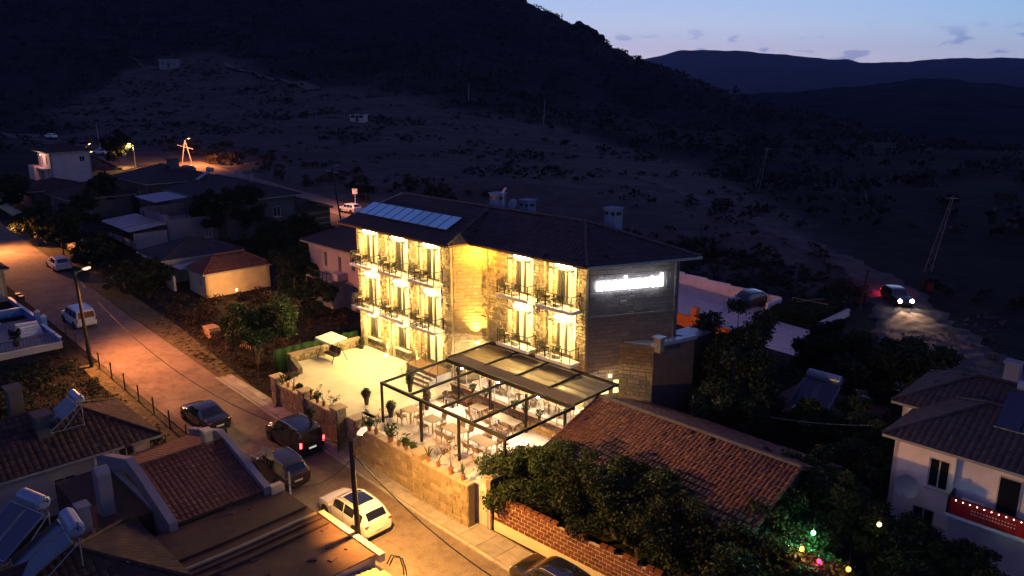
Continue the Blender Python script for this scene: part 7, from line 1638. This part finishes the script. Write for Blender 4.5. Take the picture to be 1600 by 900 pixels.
tree('broad_tree', 'large round dark tree hiding the right side of the annex', -25.8, 46.0, 7.5, [(-1.0, 0, 5.0, 2.0, 2.0, 1.7), (1.2, 0, 4.3, 2.0, 2.0, 1.7), (0, 1.2, 6.2, 1.9, 1.8, 1.3), (2.4, -1, 3.4, 1.7, 1.8, 1.5), (-.5, -2.2, 3.3, 1.8, 1.6, 1.5)], 26000, .13, 'leaf_dark', r=.22, seed=7, group=G2, spread=10)
tree('broad_tree', 'dark tree between the round tree and the red roof ridge', -23.2, 42.6, 4.8, [(-1.0, 0, 3.4, 1.5, 1.5, 1.3), (1.2, 0, 3.0, 1.6, 1.5, 1.3), (0, -.6, 4.0, 1.4, 1.4, 1.0)], 13000, .12, 'leaf_dark', r=.18, seed=8, group=G2, spread=9)
tree('broad_tree', 'dark low tree left of the solar heater among the trees', -22.8, 56.5, 5.5, [(-1.4, 0, 3.4, 1.8, 1.8, 1.4), (1.4, 0, 3.6, 1.9, 1.8, 1.5), (0, .8, 4.4, 1.6, 1.6, 1.1)], 13000, .15, 'leaf_dark', r=.2, seed=9, group=G2, spread=8)
tree('broad_tree', 'wide dark tree right of the tree framed solar heater', -17.8, 54.5, 6.0, [(-1.6, 0, 3.6, 2.0, 1.9, 1.5), (1.6, 0, 4.0, 2.1, 1.9, 1.5), (0, .8, 4.8, 1.8, 1.7, 1.2), (3.2, .2, 3.2, 1.6, 1.5, 1.3)], 18000, .15, 'leaf_dark', r=.22, seed=10, group=G2, spread=9)
tree('broad_tree', 'dark tree below the solar heater near the white house', -17.6, 46.0, 4.0, [(-1.4, 0, 2.2, 1.6, 1.5, 1.2), (1.3, 0, 2.5, 1.6, 1.5, 1.3), (0, .8, 3.0, 1.5, 1.3, 1.0)], 11000, .12, 'leaf_mid', r=.16, seed=11, group=G2, spread=8)
tree('broad_tree', 'dark garden tree just left of the white house corner', -15.0, 42.0, 3.6, [(-1.4, 0, 2.0, 1.5, 1.4, 1.2), (.9, 0, 2.1, 1.4, 1.4, 1.2), (-.2, .8, 2.7, 1.3, 1.3, .9)], 9000, .12, 'leaf_dark', r=.15, seed=12, group=G2, spread=8)
GROW = 1.3
G3 = 'garden trees with coloured bulbs'
tree('garden_tree', 'garden tree lit green by a hanging bulb', -13.9, 35.6, 4.4, [(-.9, 0, 2.9, 1.2, 1.1, 1.1), (.7, 0, 3.1, 1.2, 1.1, 1.0), (0, .7, 3.7, 1.1, 1.0, .9), (.4, -.8, 2.3, 1.1, 1.0, .9)], 11000, .09, 'leaf_mid', seed=13, group=G3, spread=8)
tree('garden_tree', 'garden tree with pale lit gaps left of the green bulb', -15.2, 33.4, 3.8, [(-.6, 0, 2.6, 1.1, 1.0, 1.0), (.7, 0, 2.4, 1.1, 1.0, 1.0), (0, .5, 3.2, 1.0, .9, .8)], 7500, .09, 'leaf_mid', seed=14, group=G3, spread=8)
tree('garden_tree', 'dark garden tree between the red bulb and the white house', -11.6, 36.0, 3.6, [(-.9, 0, 2.3, 1.2, 1.1, 1.0), (.9, 0, 2.2, 1.3, 1.2, 1.0), (0, .7, 2.9, 1.2, 1.1, .8)], 9000, .09, 'leaf_dark', seed=15, group=G3, spread=8)
tree('garden_tree', 'dark shrubby tree under the red banner at the bottom right', -8.0, 37.5, 3.2, [(-1.2, 0, 1.7, 1.3, 1.1, .9), (.9, 0, 1.6, 1.3, 1.1, .9), (0, .6, 2.1, 1.2, 1.0, .7)], 9000, .09, 'leaf_dark', seed=16, group=G3, spread=8)
tree('garden_tree', 'dark tree in the bottom right corner', -5.0, 36.5, 3.0, [(-1.0, 0, 1.8, 1.3, 1.1, .9), (.9, 0, 1.6, 1.3, 1.1, .9)], 7000, .09, 'leaf_dark', seed=17, group=G3, spread=8)
GROW = 1.35
G4 = 'garden trees left of the hotel'
tree('garden_tree', 'tree with forked trunk beside the left end of the bright terrace', -55.3, 26.6, 5.0, [(-1.2, .2, 3.3, 1.5, 1.4, 1.2), (1.0, .4, 3.5, 1.5, 1.4, 1.1), (0, .9, 4.1, 1.4, 1.3, .9), (.2, -.8, 3.0, 1.3, 1.1, 1.0)], 9500, .12, 'leaf_mid', r=.15, seed=18, group=G4, spread=8)
tree('garden_tree', 'reddish tree above the picket fence left of the terrace', -59.5, 29.0, 4.6, [(-1.2, .2, 2.9, 1.4, 1.3, 1.1), (1.0, .4, 3.2, 1.4, 1.3, 1.1), (0, .9, 3.6, 1.3, 1.2, .9)], 8000, .12, 'leaf_red', r=.14, seed=19, group=G4, spread=7)
tree('garden_tree', 'round dark bush tree behind the orange lit outbuilding', -73.6, 40.2, 4.2, [(-1.4, .2, 2.4, 1.6, 1.5, 1.3), (1.2, .4, 2.2, 1.6, 1.4, 1.2), (0, 1.2, 3.0, 1.5, 1.4, 1.0)], 8500, .15, 'leaf_dark', r=.15, seed=20, group=G4, spread=7)
tree('garden_tree', 'dark tree in the garden below the white house', -66.5, 36.5, 3.4, [(-1.4, .2, 1.8, 1.5, 1.4, 1.1), (1.2, .4, 1.7, 1.5, 1.4, 1.0), (0, 1.2, 2.3, 1.4, 1.3, .9)], 8000, .14, 'leaf_dark', r=.14, seed=21, group=G4, spread=7)
tree('leafy_tree', 'dark tree overhanging the right end of the red roof', -15.2, 36.3, 5.0, [(-.9, -.6, 3.4, 1.4, 1.3, 1.1), (.9, 0, 3.4, 1.4, 1.3, 1.1), (0, .7, 4.1, 1.3, 1.2, .9), (-.6, -1.8, 2.8, 1.2, 1.2, 1.0)], 12000, .1, 'leaf_dark', seed=77, group=G3, spread=8, grow=1.2)
tree('leafy_tree', 'dark tree in front of the lower right of the red roof', -15.3, 31.8, 4.0, [(-1.2, -.4, 2.7, 1.4, 1.3, 1.0), (.9, 0, 2.9, 1.4, 1.3, 1.0), (0, .7, 3.3, 1.3, 1.2, .8)], 11000, .1, 'leaf_dark', seed=78, group=G1, spread=8, grow=1.25)
G5 = 'trees among the far houses'
for i, (px, py, h_, w_, lab) in enumerate(((100, 400, 5.2, 2.6, 'large dark tree left of the corrugated canopy'), (150, 425, 3.6, 2.2, 'dark bushy tree behind the white hatchback'), (60, 385, 4.6, 2.6, 'dark tree below the low houses at far left'), (125, 372, 5.0, 2.5, 'dark tree between low house and terrace house'), (352, 378, 6.5, 2.6, 'tall dark tree right of the terrace house'), (395, 372, 6.0, 2.6, 'second tall dark tree near the barn'), (318, 366, 5.0, 1.8, 'slim dark tree at the corner of the terrace house'), (430, 400, 3.8, 2.8, 'low dark tree in the yard below the barn'), (187, 262, 6.0, 3.0, 'round dark tree against the lit road bend'), (165, 335, 5.2, 2.6, 'dark tree in front of the big dark roof'), (195, 455, 2.8, 2.2, 'dark garden tree by the street verge'), (232, 448, 2.6, 2.0, 'dark garden bush below the pink house'), (20, 330, 5, 3, 'dark tree at the far left edge'), (470, 385, 3.4, 2.4, 'dark bushy tree left of the white house'))):
    q = P(px, py); tree('distant_tree', lab, 0, 0, h_, [(-w_ * .4, 0, h_ * .62, w_ * .62, w_ * .6, h_ * .26), (w_ * .4, .2, h_ * .6, w_ * .62, w_ * .6, h_ * .26), (0, .3, h_ * .8, w_ * .55, w_ * .5, h_ * .2), (.2, -.6, h_ * .45, w_ * .6, w_ * .5, h_ * .22)], 4200, .2, 'leaf_dark', r=.16, seed=40 + i, group=G5, spread=6, wpos=q)
# shrub belts: garden undergrowth on both sides of the street
def undergrowth(name, label, poly, n, hh, leaf, m, seed):
    r = np.random.RandomState(seed); P4 = [Vector(W(*p)) for p in poly]; xs_ = [p.x for p in P4]; ys_ = [p.y for p in P4]
    x = r.uniform(min(xs_), max(xs_), n * 4); y = r.uniform(min(ys_), max(ys_), n * 4); k = poly_in(x, y, [(p.x, p.y) for p in P4]); x = x[k][:n]; y = y[k][:n]; z = ground_np(x, y)
    sz = r.uniform(hh[0], hh[1], len(x)) * (.6 + .6 * np.clip(clump(x, y, .5), 0, 1)); v, f = leafcloud(np.stack([x, y, z + sz * .4], 1), np.stack([sz, sz, sz * .7], 1), len(x) * 34, leaf, seed, .3)
    o = npmesh(name, v, f, m, None, kind='stuff', label=label, cat=None); return o
undergrowth('garden_undergrowth', 'dark shrubs filling the plot between fence and tiled house', [(-70, 16.6), (-52, 16.9), (-47, 16.6), (-46, 15.3), (-52, 14.5), (-52, 8), (-70, 8)], 420, (.4, 1.0), .13, 'leaf_dark', 61)
undergrowth('street_weeds', 'low weeds and dry grass along the street verge', [(-75, 27.5), (-75, 25.0), (-57, 24.3), (-48, 24.1), (-48, 24.9), (-57, 27)], 420, (.08, .26), .06, 'leaf_dry', 62)
undergrowth('garden_undergrowth', 'tangled bushes in the garden between street and white house', [(-82, 27.5), (-58, 26.5), (-54.8, 27), (-54.8, 36), (-64, 40), (-76, 38), (-76, 31), (-82, 30)], 560, (.25, .7), .12, 'leaf_red', 63)
undergrowth('garden_undergrowth', 'dark hedge growth beside the far verge of the street', [(-112, 27.8), (-82, 26.2), (-82, 30), (-92, 30.4), (-100, 33), (-112, 33)], 380, (.5, 1.2), .16, 'leaf_dark', 64)
undergrowth('yard_undergrowth', 'dark bushes around the low house behind the red roof', [(-30, 41), (-14, 41.5), (-14, 60), (-30, 62), (-27, 48)], 520, (.3, .9), .14, 'leaf_dark', 65)
undergrowth('track_weeds', 'clumps of dry weeds at the fork of the dirt track', [(-30, 76), (-27, 73), (-18, 74), (-14, 80), (-20, 84)], 60, (.2, .6), .1, 'leaf_dry', 66)
undergrowth('road_bank_scrub', 'scrub on the bank between hotel lot and dirt track', [(-60, 77.5), (-31, 81.5), (-34, 93), (-62, 95)], 420, (.4, 1.1), .18, 'leaf_hill', 67)
undergrowth('yard_undergrowth', 'dark growth around the plank barn and back yards', [(-100, 45), (-74, 43), (-66, 51), (-75, 62), (-98, 63)], 420, (.4, 1.1), .2, 'leaf_dark', 68)
# coloured bulbs in the garden at the bottom right
for (px, py, z, m_, col, pw, lab) in ((1271, 832, .3, 'bulb_green', (.2, 1, .35), 120, 'bright green bulb hanging in the garden tree'), (1253, 857, -.1, 'bulb_orange', (1, .4, .08), 35, 'orange bulb below left of the green bulb'), (1280, 877, -.4, 'bulb_red', (1, .04, .1), 40, 'red bulb below the green bulb'), (1326, 889, -.4, 'bulb_orange', (1, .35, .05), 30, 'orange bulb right of the red bulb'), (1374, 819, .2, 'bulb_yellow', (1, .8, .2), 16, 'faint yellow bulb by the corner of the white house')):
    z += 1.5; s_, t_ = S(px, py, z); bl = TH('garden_bulb', lab, 'light bulb', s_, t_, z, 'coloured garden bulbs'); b = mb(bl); b.lathe([(.03, .1), (.085, .04), (.1, -.03), (.06, -.1), (.01, -.12)], (s_, t_, z), 10); b.build('glass', m_, bl, smooth=60); b = mb(bl); b.tube([(s_, t_, z + .08), (s_, t_, z + .2)], .03, 6); b.tube([(s_, t_, z + .2), (s_, t_, z + .7)], .008, 4); b.build('socket', 'rail_metal', bl)
    lamp('bulb_light', 'POINT', W(s_, t_ - .1, z - .05), pw * 3.2, col, .08, bl)
s_, t_ = S(1228, 880, -.4); lamp('garden_light', 'POINT', W(s_, t_, .5), 700, (.85, 1, .7), .1, None)
gl = TH('garden_lamp', 'white garden lamp hidden low among the trees at the bottom', 'lamp', s_, t_, -2.8); b = mb(gl); b.tube([(s_, t_, -2.8), (s_, t_, .3)], .03, 6); b.build('post', 'rail_metal', gl); b = mb(gl); b.lathe([(.05, 0), (.1, .05), (.1, .2), (.05, .25)], (s_, t_, .3), 10); b.build('globe', 'bulb_white', gl)
gs = TH('garden_kiosk', 'pale garden partition glimpsed under the trees at the bottom edge', 'partition', -15.4, 33.2, -2.9); b = mb(gs); b.box(-16.2, -14.2, 33.6, 33.7, -2.9, -.6); b.build('panel', 'render_cream', gs); b = mb(gs); b.box(-16.3, -16.2, 32.2, 33.7, -2.9, -.5); b.build('post', 'ochre_wall', gs)
wire('pale washing line sagging between trees behind the red roof', W(-25.2, 41.2, 1.6), W(-15.6, 45.5, 1.4), .5, .015, 'render_cream', 'washing_line')
b = MB(tuple(W(-25.2, 41.2, -.4))); b.tube([W(-25.2, 41.2, -.6), W(-25.2, 41.2, 1.7)], .03, 6); b.build('line_post', 'render_cream', None, loc=W(-25.2, 41.2, -.4), label='thin pale post carrying the washing line behind the red roof', cat='post')
# rubble beside the track
rb_ = MB(); 
for k in range(26):
    q = P(1545 + rnd.uniform(-40, 45), 505 + rnd.uniform(-14, 14)); a = rnd.uniform(.08, .24); rb_.obox(q + Vector((0, 0, a * .4)), (a, a * .7, a * .5), ((1, rnd.uniform(-1, 1), rnd.uniform(-.3, .3)), (rnd.uniform(-.5, .5), 1, 0), (0, 0, 1)))
rb_.build('rubble', 'grey_wall', None, kind='stuff', label='pale rubble and rubbish heap at the right of the track')
